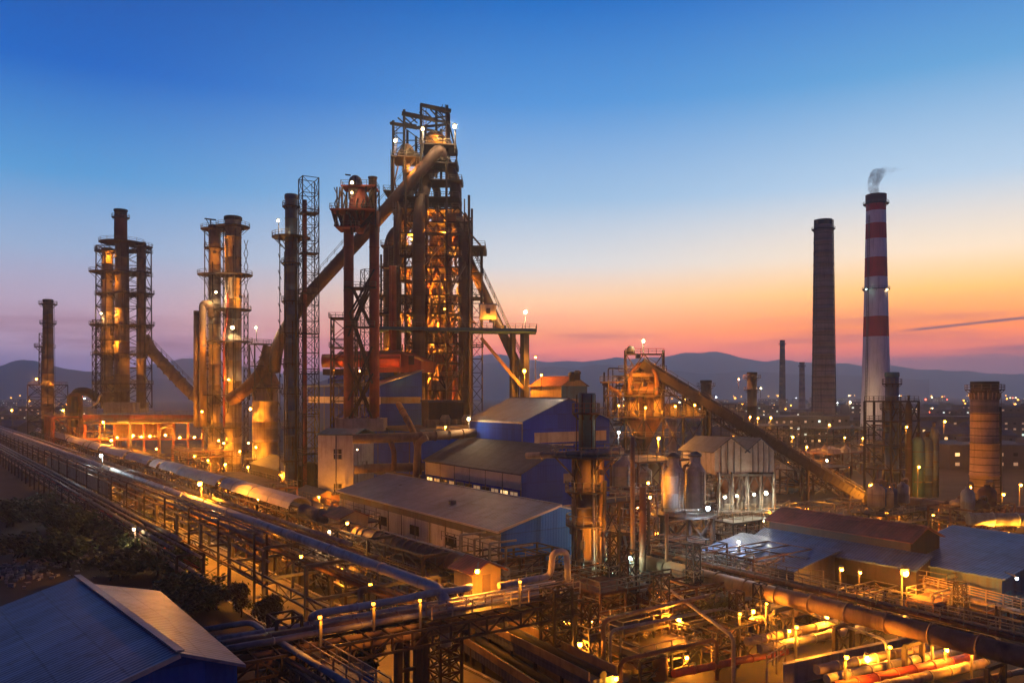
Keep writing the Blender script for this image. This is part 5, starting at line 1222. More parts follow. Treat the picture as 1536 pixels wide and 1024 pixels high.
# canopied conveyor behind
ca, cb = PZ(451, 748, 10.6), PZ(60, 642, 10.6)
trestle('conveyor_trestle', 'trestle under the pale canopied conveyor running away along the works', Vec((ca.x, ca.y, 0)) - (cb - ca).normalized() * 38, Vec((cb.x, cb.y, 0)), 3.6, 26, 8.6, (3.6, 6.0), (8.6, 1.6), 'steel', .34, (6.0, 3.0, 0))
d = (cb - ca).normalized(); s = d.cross(Vec((0, 0, 1))).normalized()
cn_ = thing('conveyor_canopy', 'long pale arched sheet canopy over the conveyor, in patched lengths', 'canopy', ca)
n = 34; Lc = (cb - ca).length; rr = random.Random(4)
for k in range(n):
    p, q = ca + d * (Lc * k / n + .12), ca + d * (Lc * (k + 1) / n - (.12 if rr.random() < .8 else 2.5)); dz = rr.uniform(-.12, .12); arc = [(-1.9, -1.1), (-1.6, -.35), (-.9, .2), (0, .4), (.9, .2), (1.6, -.35), (1.9, -1.1)]
    pr = [p + s * x + Vec((0, 0, z + dz)) for x, z in arc] + [p + s * x * .95 + Vec((0, 0, z - .12 + dz)) for x, z in arc[::-1]]
    MB().extrude(pr, q - p).build('canopy_sheet', M['canopy'], cn_)
m = MB()
for k in range(0, n + 1):
    p = ca + d * (Lc * k / n)
    for sg in (-1.75, 1.75): m.beam(p + s * sg + Vec((0, 0, -2.2)), p + s * sg + Vec((0, 0, -.9)), .14)
m.build('canopy_post', M['steel'], cn_)['kind'] = 'stuff'
pipe('dusty belt trough between the canopy end and the first lit hut', [ca + Vec((0, 0, -1.6)) - d * .5, PZ(512, 782, 8.0)], 1.0, 'roofdark', None, 10, 5, name='belt_trough', cat='conveyor')
# lit gate huts with pitched roofs
def hut(px, py, z, w, dpt, h, lab):
    c = PZ(px, py, z); t = thing('transfer_hut', lab, 'hut', c)
    o = c - VD * w / 2 - UD * dpt / 2
    MB().extrude([o, L(o, w, 0), L(o, w, 0, h), L(o, w / 2, 0, h + .8), L(o, 0, 0, h)], UD * dpt).build('wall', M['yellow'], t)
    m = MB()
    m.extrude([L(o, -.5, -.5, h - .1), L(o, w / 2, -.5, h + .95), L(o, w / 2, -.5, h + .8), L(o, -.5, -.5, h - .25)], UD * (dpt + 1)); m.extrude([L(o, w / 2, -.5, h + .95), L(o, w + .5, -.5, h - .1), L(o, w + .5, -.5, h - .25), L(o, w / 2, -.5, h + .8)], UD * (dpt + 1)); m.build('roof', M['roofred'], t)
    MB().extrude([L(o, w * .35, -.06, .1), L(o, w * .62, -.06, .1), L(o, w * .62, -.06, 2.1), L(o, w * .35, -.06, 2.1)], UD * .05).build('door', M['brown'], t)
    for a, b in ((0, 0), (w, 0), (w, dpt), (0, dpt)): q = L(o, a, b); MB().beam((q.x, q.y, 0), q, .35).build('leg', M['steel'], t)
    return o
hut(521, 808, 5.6, 4.2, 4.5, 3.4, 'small ochre hut with a pitched roof at the canopy end')
hut(716, 888, 6.4, 3.3, 3.4, 2.5, 'ochre hut with lamp-lit wall over the crossing pipe rack')
pipe('thick brown ribbed main between the two ochre huts', [PZ(536, 800, 7.6), PZ(560, 806, 7.6), PZ(690, 846, 7.6)], .95, 'bronze', 4, 16, 1.6)
pipe('slimmer brown main beside the grey shed wall', [PZ(545, 792, 6.8), PZ(705, 838, 6.8), PZ(760, 857, 6.8)], .5, 'paleblue', 4, 12, 3)
trestle('pipe_trestle', 'short trestle under the ribbed main along the grey shed', Vec((PZ(540, 806, 7).x, PZ(540, 806, 7).y, 0)), Vec((PZ(722, 850, 7).x, PZ(722, 850, 7).y, 0)), 4.2, 6, 6.6, (3.2,), (6.4, 1.0), 'steel', .3, (6.7, 1.2, 2.6))
m = MB(); q = PZ(738, 800, 9.2)
for k in range(4): a = L(PZ(770, 850, 7), -1, k * 3.2, 0); m.beam((a.x, a.y, 0), (a.x, a.y, 9.2), .2); m.beam((a.x, a.y, 9.2), (a.x + 3, a.y + 2, 9.2), .2)
m.rail([L(PZ(770, 850, 7), -1, 0, 1), L(PZ(770, 850, 7), -1, 14, 1)], 1.1, 1.6, .09); place(m.build('railed_gantry', M['rail']), 'small railed gantry beside the grey shed corner', 'gantry')
# ground level process frames in the amber strip between the rows
for i, (w, s, v, u, lv, lab) in enumerate((
    (37.8, 88, 4.0, 26, [2.6, 5.4], 'amber lit pipe rack beneath the canopied conveyor, nearest stretch'),
    (38.5, 120, 4.5, 28, [2.4, 5.0, 7.0], 'amber lit pipe rack beneath the canopied conveyor, second stretch'),
    (38.5, 156, 5.0, 30, [2.8, 5.6], 'amber lit pipe rack beneath the canopied conveyor, third stretch'),
    (37.5, 194, 5.0, 40, [2.6, 5.0, 7.4], 'amber lit pipe rack beneath the canopied conveyor, farthest stretch'),
    (47.0, 112, 8.0, 34, [3.0, 6.0], 'railed process floor between the canopy and the buff columns'),
    (49.0, 160, 12.0, 40, [3.2, 6.4], 'railed process floor between the canopy and the dust catcher'),
    (46.0, 210, 12.0, 40, [3.0, 5.5, 8], 'broad process floor in front of the stove gallery'),
    (46.0, 262, 14.0, 46, [3.5, 6], 'far process floor below the lone dark chimney'))):
    unit('process_unit', lab, onrow(w, s), v, u, lv, (1 if v < 6 else 2, 5), 'rust' if i % 2 else 'steel', 46, ('bronze', 'rust', 'silver', 'tan'), tuple((R.uniform(1, v - 1), R.uniform(2, u - 2), lv[0], R.uniform(.6, 1.1), R.uniform(2, 4), R.choice(['tan', 'rust', 'silver'])) for _ in range(5)), bar=.24, pr=(.07, .24), seed=40 + i, deckp=.45)
# ---- the rack crossing the front
x0, x1 = PZ(330, 968, 7.6), PZ(842, 880, 7.6)
dv = (x1 - x0).normalized(); sv = Vec((dv.y, -dv.x, 0))
trestle('pipe_rack', 'crossing pipe rack bridging the road in the foreground', Vec((x0.x, x0.y, 0)) + sv * .4, Vec((x1.x, x1.y, 0)) + sv * .4, 3.2, 2, 7.0, (5.6,), None, 'steel', .4, None, False)
for off, z, r, mt, lab in ((-1.0, 7.75, .26, 'palepipe', 'brown pipe at the back of the crossing rack'), (-.3, 7.7, .2, 'silver', 'thin silver pipe in the middle of the crossing rack top'), (.5, 7.75, .3, 'bronze', 'thicker brown pipe on the crossing rack top'), (1.3, 7.7, .24, 'silver', 'silver pipe at the front edge of the crossing rack'), (1.5, 6.9, .22, 'bronze', 'brown pipe slung below the crossing rack front edge'), (1.4, 6.1, .28, 'bronze', 'lowest brown pipe of the crossing rack')):
    pipe(lab, [x0 + sv * off + Vec((0, 0, z - 7.6)), x1 + sv * off + Vec((0, 0, z - 7.6))], r, mt, None, 10, 3.5, 'pipes on the crossing rack')
t = thing('walkway', 'railed walkway with bright amber rails along the crossing rack', 'walkway', (x0 + x1) / 2)
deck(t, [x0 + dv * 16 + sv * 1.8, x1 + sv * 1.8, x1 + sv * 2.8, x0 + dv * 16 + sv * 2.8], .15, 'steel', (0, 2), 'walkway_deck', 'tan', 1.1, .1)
MB().truss(x0 + sv * 2.0 - Vec((0, 0, .5)), x1 + sv * 2.0 - Vec((0, 0, .5)), 2.6, 1.3, 18, .2).build('girder', M['steel'], t)
for lab, px, w_, nl in (('lattice support tower in the middle of the crossing rack', 668, 2.2, 7), ('lattice support tower at the right end of the crossing rack', 834, 2.0, 7), ('short lattice tower under the left end of the crossing rack', 430, 2.0, 6)):
    q = PZ(px, 905 if px > 600 else 950, 7); lattice('support_tower', lab, 'tower', (q.x, q.y - .5, 0), w_, w_, 8.6, nl, .22, (), RZ, style='x')
q = PZ(612, 935, 6.8); pr_ = thing('pier', 'dark plate pier of the crossing rack beside the road', 'pier', (q.x, q.y, 0))
for k in (-.9, .9): MB().box((q.x + VD.x * k, q.y + VD.y * k, 3.4), .5, .7, 6.8, RZ).build('leg', M['steel'], pr_)
m = MB(); [m.box((q.x, q.y, z), 1.6, .3, .25, RZ) for z in (1.2, 3.0, 4.8, 6.4)]; m.build('crossbar', M['steel'], pr_)
pipe('pale blue white pipe lying above the crossing rack', [PZ(467, 945, 6.4), PZ(467, 921, 8.7), PZ(600, 899, 8.7), PZ(650, 888, 8.9), PZ(690, 884, 8.9), PZ(706, 880, 8.9)], .3, 'palepipe', 1.0, 12, 6)
pipe('pale pipe with an upright loop at the right end of the crossing rack', [PZ(748, 878, 8.7), PZ(800, 868, 8.7), PZ(826, 864, 8.7), PZ(829, 828, 11.2), PZ(850, 826, 11.2), PZ(852, 870, 8.3)], .3, 'palepipe', 1.2, 12, 6)
# front left descending pipes
pipe('light blue pipe elbowing down toward the bottom edge', [PZ(306, 944, 7.4), PZ(376, 932, 7.4), PZ(420, 962, 7.4), PZ(560, 1050, 7.4)], .24, 'paleblue', 1.0, 12, 4)
pipe('brown companion pipe below the light blue elbow pipe', [PZ(312, 962, 6.6), PZ(378, 952, 6.6), PZ(412, 976, 6.6), PZ(540, 1056, 6.6)], .17, 'bronze', 1.0, 10, 4)
pipe('thin silver pipe beside the light blue elbow pipe', [PZ(320, 955, 7.0), PZ(392, 946, 7.0), PZ(440, 978, 7.0), PZ(580, 1060, 7.0)], .12, 'silver', .8, 8, 4)
a, b = PZ(400, 962, 6.4), PZ(540, 1056, 6.4)
trestle('pipe_trestle', 'small trestle carrying the light blue pipe toward the bottom edge', Vec((a.x, a.y, 0)), Vec((b.x, b.y, 0)), 1.6, 4, 6.4, (4.2,), (6.4, .9), 'steel2', .2, (6.4, 1.2, -1.6))
tk = PZ(500, 1016, 2.2); t = thing('water_tank', 'dark blue rectangular tank under the descending pipes', 'tank', (tk.x, tk.y, 0))
MB().box((tk.x, tk.y, 1.2), 6, 3, 2.4, RZ).build('shell', M['blue2'], t); MB().box((tk.x, tk.y, 2.46), 6.3, 3.3, .12, RZ).build('lid', M['steel2'], t)
# belts and troughs running under the rack at the bottom centre
for i, (a, b, lab) in enumerate(((PZ(720, 925, 3.4), PZ(905, 1016, 3.4), 'wide dark belt conveyor dropping toward the bottom centre'), (PZ(690, 945, 1.8), PZ(842, 1040, 1.8), 'lower belt conveyor beside the road at the bottom centre'))):
    d = (b - a).normalized(); s = d.cross(Vec((0, 0, 1))).normalized(); t = thing('belt_conveyor', lab, 'conveyor', (a.x, a.y, 0))
    MB().extrude([a - s * 1.3, a + s * 1.3, a + s * 1.3 + Vec((0, 0, -.9)), a - s * 1.3 + Vec((0, 0, -.9))], b - a).build('trough', M['roofdark'], t)
    for sg in (-1.35, 1.35): MB().extrude([a + s * sg, a + s * (sg + .12), a + s * (sg + .12) + Vec((0, 0, .7)), a + s * sg + Vec((0, 0, .7))], b - a).build('side_plate', M['bronze'], t)
    m = MB(); m.tube([a + Vec((0, 0, .2)), b + Vec((0, 0, .2))], .35, 8); m.build('belt', M['black'], t)
    for k in range(6):
        p = a + (b - a) * (k / 5)
        for sg in (-1.2, 1.2): MB().beam((p.x + s.x * sg, p.y + s.y * sg, 0), p + s * sg + Vec((0, 0, -.8)), .22).build('leg', M['steel'], t)
unit('process_unit', 'dark tangle of pipes and frames under the right end of the crossing rack', PZ(740, 905, 0) , 12, 7, [3.0, 5.2], (3, 2), 'steel', 40, ('bronze', 'rust', 'steel'), bar=.24, pr=(.06, .2), seed=77)
o = PZ(800, 960, 0); t = thing('pump_house', 'small ochre plastered pump house below the crossing rack', 'building', o)
for k in range(2): MB().box(L(o, -2 + k * 2.6, 2, 1.7), 1.5, 2.2, 3.4, RZ).build('wall', M['yellow'], t)
MB().box(L(o, -.7, 2, 3.5), 4.6, 2.8, .2, RZ).build('roof', M['roofdark'], t)

# thin pipe runs and uprights between the outer and portal trestles
trestle('pipe_trestle', 'tall slender post row between the outer and portal trestles', onrow(28.9, 92), onrow(28.9, 520), 1.5, 32, 9.6, (4.0, 6.4, 7.8), None, 'steel', .24, None, False)
for w, z, r, mt, lab in ((28.4, 9.85, .16, 'silver', 'thin silver pipe on top of the slender post row'), (29.3, 9.8, .12, 'paleblue', 'thinner pale pipe on top of the slender post row'), (28.5, 8.0, .14, 'tan', 'buff thin pipe on the third tier of the slender post row'), (29.2, 6.6, .16, 'silver', 'silver thin pipe on the second tier of the slender post row'), (28.6, 4.25, .15, 'bronze', 'brown thin pipe on the first tier of the slender post row')):
    pipe(lab, [onrow(w, 90, z), onrow(w, 520, z)], r, mt, None, 8, 9, 'thin pipes on the slender post row')
# ================================================================ right foreground
# sheds with coloured roofs
o = PZ(1366, 812, 7.6); rs = gable('red_roofed_shed', 'long dark shed with a red brown sheet roof at the right', (o.x, o.y, 0), 7, 21, 0, 7.6, 9.0, 'steel', 'roofred')
o2 = L((o.x, o.y, 0), -3.4, -2.5)
MB().extrude([L(o2, 0, 0), L(o2, 3.3, 0), L(o2, 3.3, 0, 6.2), L(o2, 0, 0, 5.0)], UD * 24).build('lean_to', M['steel'], rs)
MB().extrude([L(o2, -.5, -.3, 5.0), L(o2, 3.32, -.3, 6.4), L(o2, 3.32, -.3, 6.2), L(o2, -.5, -.3, 4.8)], UD * 24.6).build('lean_to_roof', M['roofblue'], rs)
MB().extrude([L(o2, -.06, 1, .3), L(o2, -.06, 9, .3), L(o2, -.06, 9, 2.8), L(o2, -.06, 1, 2.8)], VD * .05).build('louvre', M['black'], rs)
o = PZ(1190, 856, 4.0); gable('teal_roofed_shed', 'low shed with a wide teal blue roof behind the railed walkway', (o.x, o.y, 0), 9, 15, 0, 4.0, 5.4, 'steel2', 'roofblue', mono=True)
o = PZ(1503, 868, 5.0); g3 = gable('blue_roofed_shed', 'blue sheet roof shed at the right edge with a lit cyan doorway', (o.x, o.y, 0), 18, 14, 0, 5.0, 7.2, 'bluetower', 'roofblue', mono=True)
MB().extrude([L((o.x, o.y, 0), .6, -.06, .1), L((o.x, o.y, 0), 2.2, -.06, .1), L((o.x, o.y, 0), 2.2, -.06, 3.4), L((o.x, o.y, 0), .6, -.06, 3.4)], UD * .05).build('door', M['teal'], g3)
o = PZ(1250, 850, 3); gable('workshop', 'open fronted amber lit workshop beneath the teal roof edge', (o.x + 1, o.y + 2, 0), 9, 9, 0, 3.0, 4.2, 'brown', 'roofdark')
# the big brown main across the right foreground with its cable tray
pa, pb = PZ(966, 842, 5.0), PZ(1640, 1011, 5.0)
d = (pb - pa).normalized(); s = d.cross(Vec((0, 0, 1))).normalized()
pipe('big brown gas main slanting across the right foreground', [pa, pb], .86, 'bronze', None, 22, 4.2)
trestle('pipe_trestle', 'trestle carrying the big brown main across the right foreground', Vec((pa.x, pa.y, 0)), Vec((pb.x, pb.y, 0)), 2.8, 7, 3.7, (), None, 'steel', .36, (5.9, 1.3, -1.9))
pipe('dark small pipe along the back of the big brown main', [pa - s * 1.4 + Vec((0, 0, 1.0)), pb - s * 1.4 + Vec((0, 0, 1.0))], .22, 'rust', None, 8, 4)
pipe('silver conduit along the back of the big brown main', [pa - s * 2.0 + Vec((0, 0, 1.2)), pb - s * 2.0 + Vec((0, 0, 1.2))], .14, 'silver', None, 8, 4)
# lamp lit pipes lying toward the right
for i, (x0, y0, x1, y1, z, r, mt, lab) in enumerate((
    (1225, 1004, 1440, 960, 2.2, .42, 'tan', 'buff lagged pipe, topmost of the amber lit bundle at the bottom right'),
    (1240, 1018, 1470, 968, 2.0, .42, 'silver', 'bright silver pipe below the buff one in the amber lit bundle'),
    (1252, 1030, 1500, 976, 1.8, .44, 'pipered', 'red painted pipe in the amber lit bundle at the bottom right'),
    (1300, 1034, 1530, 982, 1.7, .42, 'tan', 'lowest buff pipe of the amber lit bundle'),
    (1140, 973, 1360, 928, 2.2, .42, 'silver', 'bright silver pipe passing beneath the big main, mid right'),
    (1120, 962, 1290, 926, 2.6, .40, 'tan', 'buff pipe lying behind the bright silver one'),
    (1060, 946, 1240, 908, 2.6, .42, 'bronze', 'brown pipe glowing amber behind the bare tree'),
    (1030, 936, 1215, 898, 3.0, .36, 'silver', 'silver pipe glowing amber farthest back by the bare tree'),
    (1010, 1010, 1180, 976, 1.4, .34, 'pipered', 'short red pipe beside the railed landing at the bottom'),
    (1420, 1030, 1600, 992, 2.4, .26, 'bronze', 'thin brown pipe in the bottom right corner'))):
    pipe(lab, [PZ(x0, y0, z), PZ(x1, y1, z)], r, mt, None, 16, 2.6)
for i, (px, py, lab) in enumerate(((1175, 955, 'twin leg pipe stand at the near end of the silver pipe'), (1312, 948, 'braced twin leg pipe stand under the big main'), (1215, 915, 'twin leg pipe stand behind the buff pipe'), (1400, 975, 'low pipe stand hidden among the amber lit bundle'))):
    q = PZ(px, py, 1.5); lattice('pipe_stand', lab, 'stand', (q.x, q.y + .6, 0), 1.6, 1.5, 3.4, 2, .16)
a, b = PZ(1175, 998, 1.9), PZ(1370, 956, 1.9); t = thing('retaining_wall', 'long bare concrete trench wall between the pipe bundles', 'wall', (a.x, a.y, 0))
MB().extrude([a, b, b + Vec((.1, .5, 0)), a + Vec((.1, .5, 0))], (0, 0, -1.9)).build('wall', M['concrete'], t); MB().extrude([a + Vec((0, -.05, .12)), b + Vec((0, -.05, .12)), b + Vec((.1, .56, .12)), a + Vec((.1, .56, .12))], (0, 0, -.12)).build('coping', M['concrete'], t)
# railed walkway by the great lamp
t = thing('walkway', 'amber railed walkway leading right from the brightest lamp', 'walkway', PZ(1460, 895, 3.2))
wa, wb = PZ(1385, 880, 3.2), PZ(1560, 925, 3.2); q = Vec((.5, .8, 0)) * 1.3
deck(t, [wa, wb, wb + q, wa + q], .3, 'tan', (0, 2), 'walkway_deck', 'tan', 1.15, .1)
for f in (0, .33, .66, 1): p = wa.lerp(wb, f); MB().beam((p.x, p.y, 0), p, .22).build('leg', M['steel'], t)
m = MB()
for f in (0, .12): p = wa.lerp(wb, f); m.xbrace((p.x, p.y, 0), (p.x + 1.5, p.y - .8, 0), (p.x, p.y, 3), (p.x + 1.5, p.y - .8, 3), .12)
m.build('bracing', M['rust'], t)
# railings and low frames
for lab, pts, z, mt in (('dark railing along the edge of the teal roof', [(1062, 846), (1120, 851), (1180, 866), (1235, 872)], 5.2, 'rail'), ('railing round the lower landing left of the pipe bundle', [(1068, 968), (1110, 962), (1178, 986), (1150, 1004)], 2.2, 'tan'), ('dark railing on the trench edge at the right edge', [(1500, 932), (1560, 948)], 4, 'rail'), ('railing beside the glowing silver pipe', [(1085, 930), (1150, 950), (1165, 962)], 3.0, 'rail')):
    m = MB(); m.rail([PZ(x, y, z) for x, y in pts], 1.2, 1.5, .09)
    for x, y in pts: p = PZ(x, y, z); m.beam((p.x, p.y, 0), p, .14)
    place(m.build('railing', M[mt]), lab, 'railing')
for i, (px, py, v, u, lv, lab, nm) in enumerate((
    (1330, 900, 10, 8, [2.2, 3.4], 'low tangle of small pipes beside the brightest lamp', 110),
    (1420, 925, 12, 7, [2.0, 3.6], 'low tangle of rusty pipes below the amber walkway', 110),
    (1480, 955, 10, 6, [2.0], 'pipe tangle at the right edge above the trench', 36),
    (1000, 965, 9, 8, [1.8, 3.4, 5.2], 'dark pipe frame around the bare tree in the lower middle', 110),
    (1075, 1010, 6, 7, [2.2, 3.8], 'railed pipe landing at the bottom edge left of the bundle', 40),
    (900, 975, 7, 6, [2.0, 3.8, 5.6], 'dark pipe frame between the lattice tower and bare tree', 90),
    (960, 1030, 8, 5, [2.2], 'low pipe frame at the bottom edge in the middle', 40),
    (1130, 905, 12, 7, [2.0, 3.6, 5.4], 'pipe frame under the big main near the silo stand', 110),
    (1010, 905, 10, 7, [2.4, 4.4, 6.4], 'pipe frame left under the big main beside the fat column', 100))):
    unit('process_unit', lab, PZ(px, py, 0), v, u, lv, (2, 2), ('steel', 'rust')[i % 2], nm, ('bronze', 'rust', 'silver', 'steel'), bar=.2, pr=(.04, .14), seed=200 + i, deckp=.5)
# scrap heap beside the workshop
rr = random.Random(8); m = MB(); c = PZ(1235, 880, 0)
for i in range(520):
    a, r = rr.uniform(0, 2 * PI), rr.random() ** .6; x, y = 6.5 * r * math.cos(a), 4.2 * r * math.sin(a); z = 2.6 * (1 - r) + rr.uniform(0, .4)
    q = c + Vec((x, y, z)); dd = Vec((rr.uniform(-1, 1), rr.uniform(-1, 1), rr.uniform(-.5, .5))) * rr.uniform(.3, .9)
    if rr.random() < .5: m.beam(q - dd, q + dd, rr.uniform(.06, .2))
    else: m.box(q, rr.uniform(.3, .9), rr.uniform(.2, .7), rr.uniform(.05, .3), rr.uniform(0, 3))
place(m.build('scrap_debris', M['steel2']), kind='stuff', label='heap of pale scrap metal and offcuts beside the lit workshop', cat='scrap heap')
# low cage, drums and slab in the lit yard at the bottom
q = PZ(872, 1000, 0); t = thing('cage', 'small amber lit square tube cage on the bottom yard', 'cage', q)
MB().box(q + Vec((-.6, .6, 1.0)), 1.4, 1.4, 2.0, .2).build('cabinet', M['yellow'], t)
m = MB(); f = rect(q, 1.9, 1.9, 0)
for z in (.1, .9, 1.7, 2.5):
    for a, b in zip(f, f[1:] + f[:1]): m.beam(a + Vec((0, 0, z)), b + Vec((0, 0, z)), .09)
for a in f: m.beam(a, a + Vec((0, 0, 2.5)), .11)
m.build('frame', M['tan'], t)
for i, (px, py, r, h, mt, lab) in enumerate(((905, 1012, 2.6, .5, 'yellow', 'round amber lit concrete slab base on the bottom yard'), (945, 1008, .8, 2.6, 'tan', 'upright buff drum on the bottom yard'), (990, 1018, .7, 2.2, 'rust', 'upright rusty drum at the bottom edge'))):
    q = PZ(px, py, 0); t = thing('drum', lab, 'drum' if r < 2 else 'slab', q); MB().lathe(q, [(r, 0), (r, h * .9), (r * .96, h)], 20).build('shell', M[mt], t)
    if r < 2: MB().lathe(q + Vec((0, 0, h)), [(r * 1.04, 0), (r * 1.04, .08), (r * .3, .25)], 16).build('lid', M['steel'], t)
# ---- the lagged main and frames right of the conveyor foot
pipe('broad pale lagged main running right from the conveyor foot', [PZ(1302, 752, 2.8), PZ(1356, 754, 2.8), PZ(1456, 768, 2.8), PZ(1580, 772, 2.8)], 1.5, 'bronze', 8, 18, 5)
pipe('blue grey main above the lamp-lit racks at the right edge', [PZ(1452, 778, 4.2), PZ(1600, 780, 4.2)], 1.1, 'paleblue', None, 14, 5)
for i, (px, py, v, u, lv, nm, lab, mt) in enumerate((
    (1460, 810, 16, 8, [3, 5.2], 50, 'bright amber rack of looping pipes at the right edge', 'rust'),
    (1330, 795, 18, 7, [2.6], 50, 'low pipe rack between the red roof and lagged main', 'steel'),
    (1200, 745, 22, 12, [3, 6.5], 60, 'pipe racks behind the bin house under the conveyor', 'steel'),
    (1250, 715, 20, 14, [3.5, 7], 50, 'pipe racks behind the conveyor near the grey chimney', 'rust'),
    (1130, 690, 30, 16, [5, 9, 13], 50, 'tall rack with amber floors left of the grey chimney', 'steel'),
    (1060, 665, 34, 18, [8, 14, 20], 40, 'distant high steel floors right of the hopper house', 'steel'),
    (1330, 700, 26, 14, [3, 7], 40, 'pipe racks at the foot of the striped chimney', 'steel'),
    (1250, 672, 40, 20, [5, 9], 30, 'low racks around the grey chimney foot', 'steel'),
    (880, 650, 26, 14, [6, 12], 30, 'racks behind the ochre pump house', 'steel'),
    (1090, 640, 40, 30, [10, 18], 24, 'far process building frame under the thin far chimneys', 'steel'),
    (60, 660, 40, 24, [5, 9], 30, 'far pipe racks between lone chimney and stoves', 'rust'),
    (20, 655, 40, 20, [4, 8], 30, 'far pipe racks left of the lone dark chimney', 'steel'))):
    q = PZ(px, py, 0); unit('process_unit', lab, q, v, u, lv, (4, 2), mt, nm, ('bronze', 'rust', 'silver', 'tan'), tuple((R.uniform(2, v - 2), R.uniform(1, u - 1), lv[0] if R.random() < .6 else 0, R.uniform(.9, 1.8), R.uniform(3, 6), R.choice(['tan', 'rust', 'bluetower', 'silver'])) for _ in range(6)), bar=.32, pr=(.1, .34), seed=300 + i, deckp=.6)
for i, (px, yb, yt, rp, mt, lab) in enumerate(((1059, 625, 570, 8, 'steel', 'dark squat stack with platform beyond the conveyor'), (1128, 625, 558, 7, 'steel', 'dark caged stack left of the thin far chimney'), (1009, 640, 605, 6, 'tan', 'pale short vessel behind the amber gallery'))):
    stack('vent_stack', lab, 'stack', px, 330, yt, yb + 60, rp, rp, mt, ((yt + 8, 1.6), (yt + 26, 1.4)), True)
t = thing('storage_tank', 'low wide pale tank near the grey chimney foot', 'tank', PZ(1245, 695, 0)); q = PZ(1245, 695, 0)
MB().lathe(q, [(7, 0), (7, 4.5), (6.6, 5), (1, 6.4)], 28).build('shell', M['white'], t); MB().ringrail(q + Vec((0, 0, 5)), 6.7, 16).build('railing', M['rail'], t)

# slender lattice posts and risers standing among the front pipework
for px, py, H, w_, lab in ((942, 960, 9.5, 1.3, 'slender lattice post left of the fierce lamp'), (992, 985, 8.0, 1.2, 'slender lattice post in front of the fierce lamp'), (1040, 935, 9.0, 1.2, 'slender lattice post left of the bare tree'), (1105, 985, 6.5, 1.1, 'short lattice post at the railed landing'), (915, 940, 10.5, 1.3, 'slender lattice post under the fat brown column'), (1140, 960, 6.0, 1.1, 'short lattice post left of the bright silver pipe'), (885, 1020, 7.0, 1.2, 'slender lattice post by the small amber cage'), (1440, 950, 5.5, 1.0, 'short lattice post below the amber walkway')):
    q = PZ(px, py, 0); lattice('lattice_post', lab, 'post', q, w_, w_ * .9, H, int(H / 1.3), .12, ((H * .55, .3),))
for i, (x0, y0, x1, y1, z, r, mt, lab) in enumerate(((905, 930, 1075, 890, 5.6, .2, 'bronze', 'thin brown pipe crossing below the fat column foot'), (915, 945, 1120, 905, 4.6, .16, 'silver', 'thin silver pipe crossing left of the bare tree'), (930, 990, 1075, 958, 3.8, .2, 'rust', 'rusty pipe crossing in front of the fierce lamp'), (985, 870, 1100, 955, 5.2, .17, 'tan', 'buff pipe slanting down past the bare tree'), (1100, 880, 1330, 960, 3.6, .15, 'silver', 'thin silver pipe running parallel under the big main'), (1230, 895, 1420, 948, 3.0, .2, 'bronze', 'brown pipe behind the big main by the brightest lamp'), (1290, 905, 1500, 955, 2.6, .14, 'tan', 'thin buff pipe in the tangle below the amber walkway'), (1380, 890, 1560, 940, 2.2, .16, 'rust', 'rusty pipe below the amber walkway deck'), (1310, 880, 1440, 905, 2.4, .12, 'silver', 'thin silver pipe under the brightest lamp'))):
    a, b = PZ(x0, y0, z), PZ(x1, y1, z); pipe(lab, [Vec((a.x, a.y, .1)), a, b, Vec((b.x, b.y, .1))], r, mt, .8, 8, 3)
unit('process_unit', 'cluttered low pump rows under the amber lit pipe bundle', PZ(1235, 965, 0), 12, 4, [1.6], (4, 1), 'steel', 60, ('steel', 'rust', 'bronze'), bar=.18, pr=(.05, .14), seed=501, deckp=0)
unit('process_unit', 'cluttered frame before the teal roofed shed', PZ(1130, 872, 0), 14, 5, [2.2, 4.0], (4, 1), 'steel', 80, ('steel', 'rust', 'silver'), bar=.2, pr=(.05, .14), seed=502, deckp=.4)
unit('process_unit', 'crowded pipe frame left of the bin house columns', PZ(1062, 815, 0), 5, 9, [4, 8, 12], (1, 2), 'steel2', 60, ('steel', 'rust', 'silver', 'tan'), bar=.22, pr=(.06, .18), seed=503, deckp=.7)
unit('process_unit', 'thin pipe scaffold right of the slim brown riser', PZ(945, 880, 0), 5, 4, [3, 6, 9, 12], (2, 1), 'rust', 50, ('steel', 'rust', 'tan'), bar=.18, pr=(.05, .16), seed=504, deckp=.6)

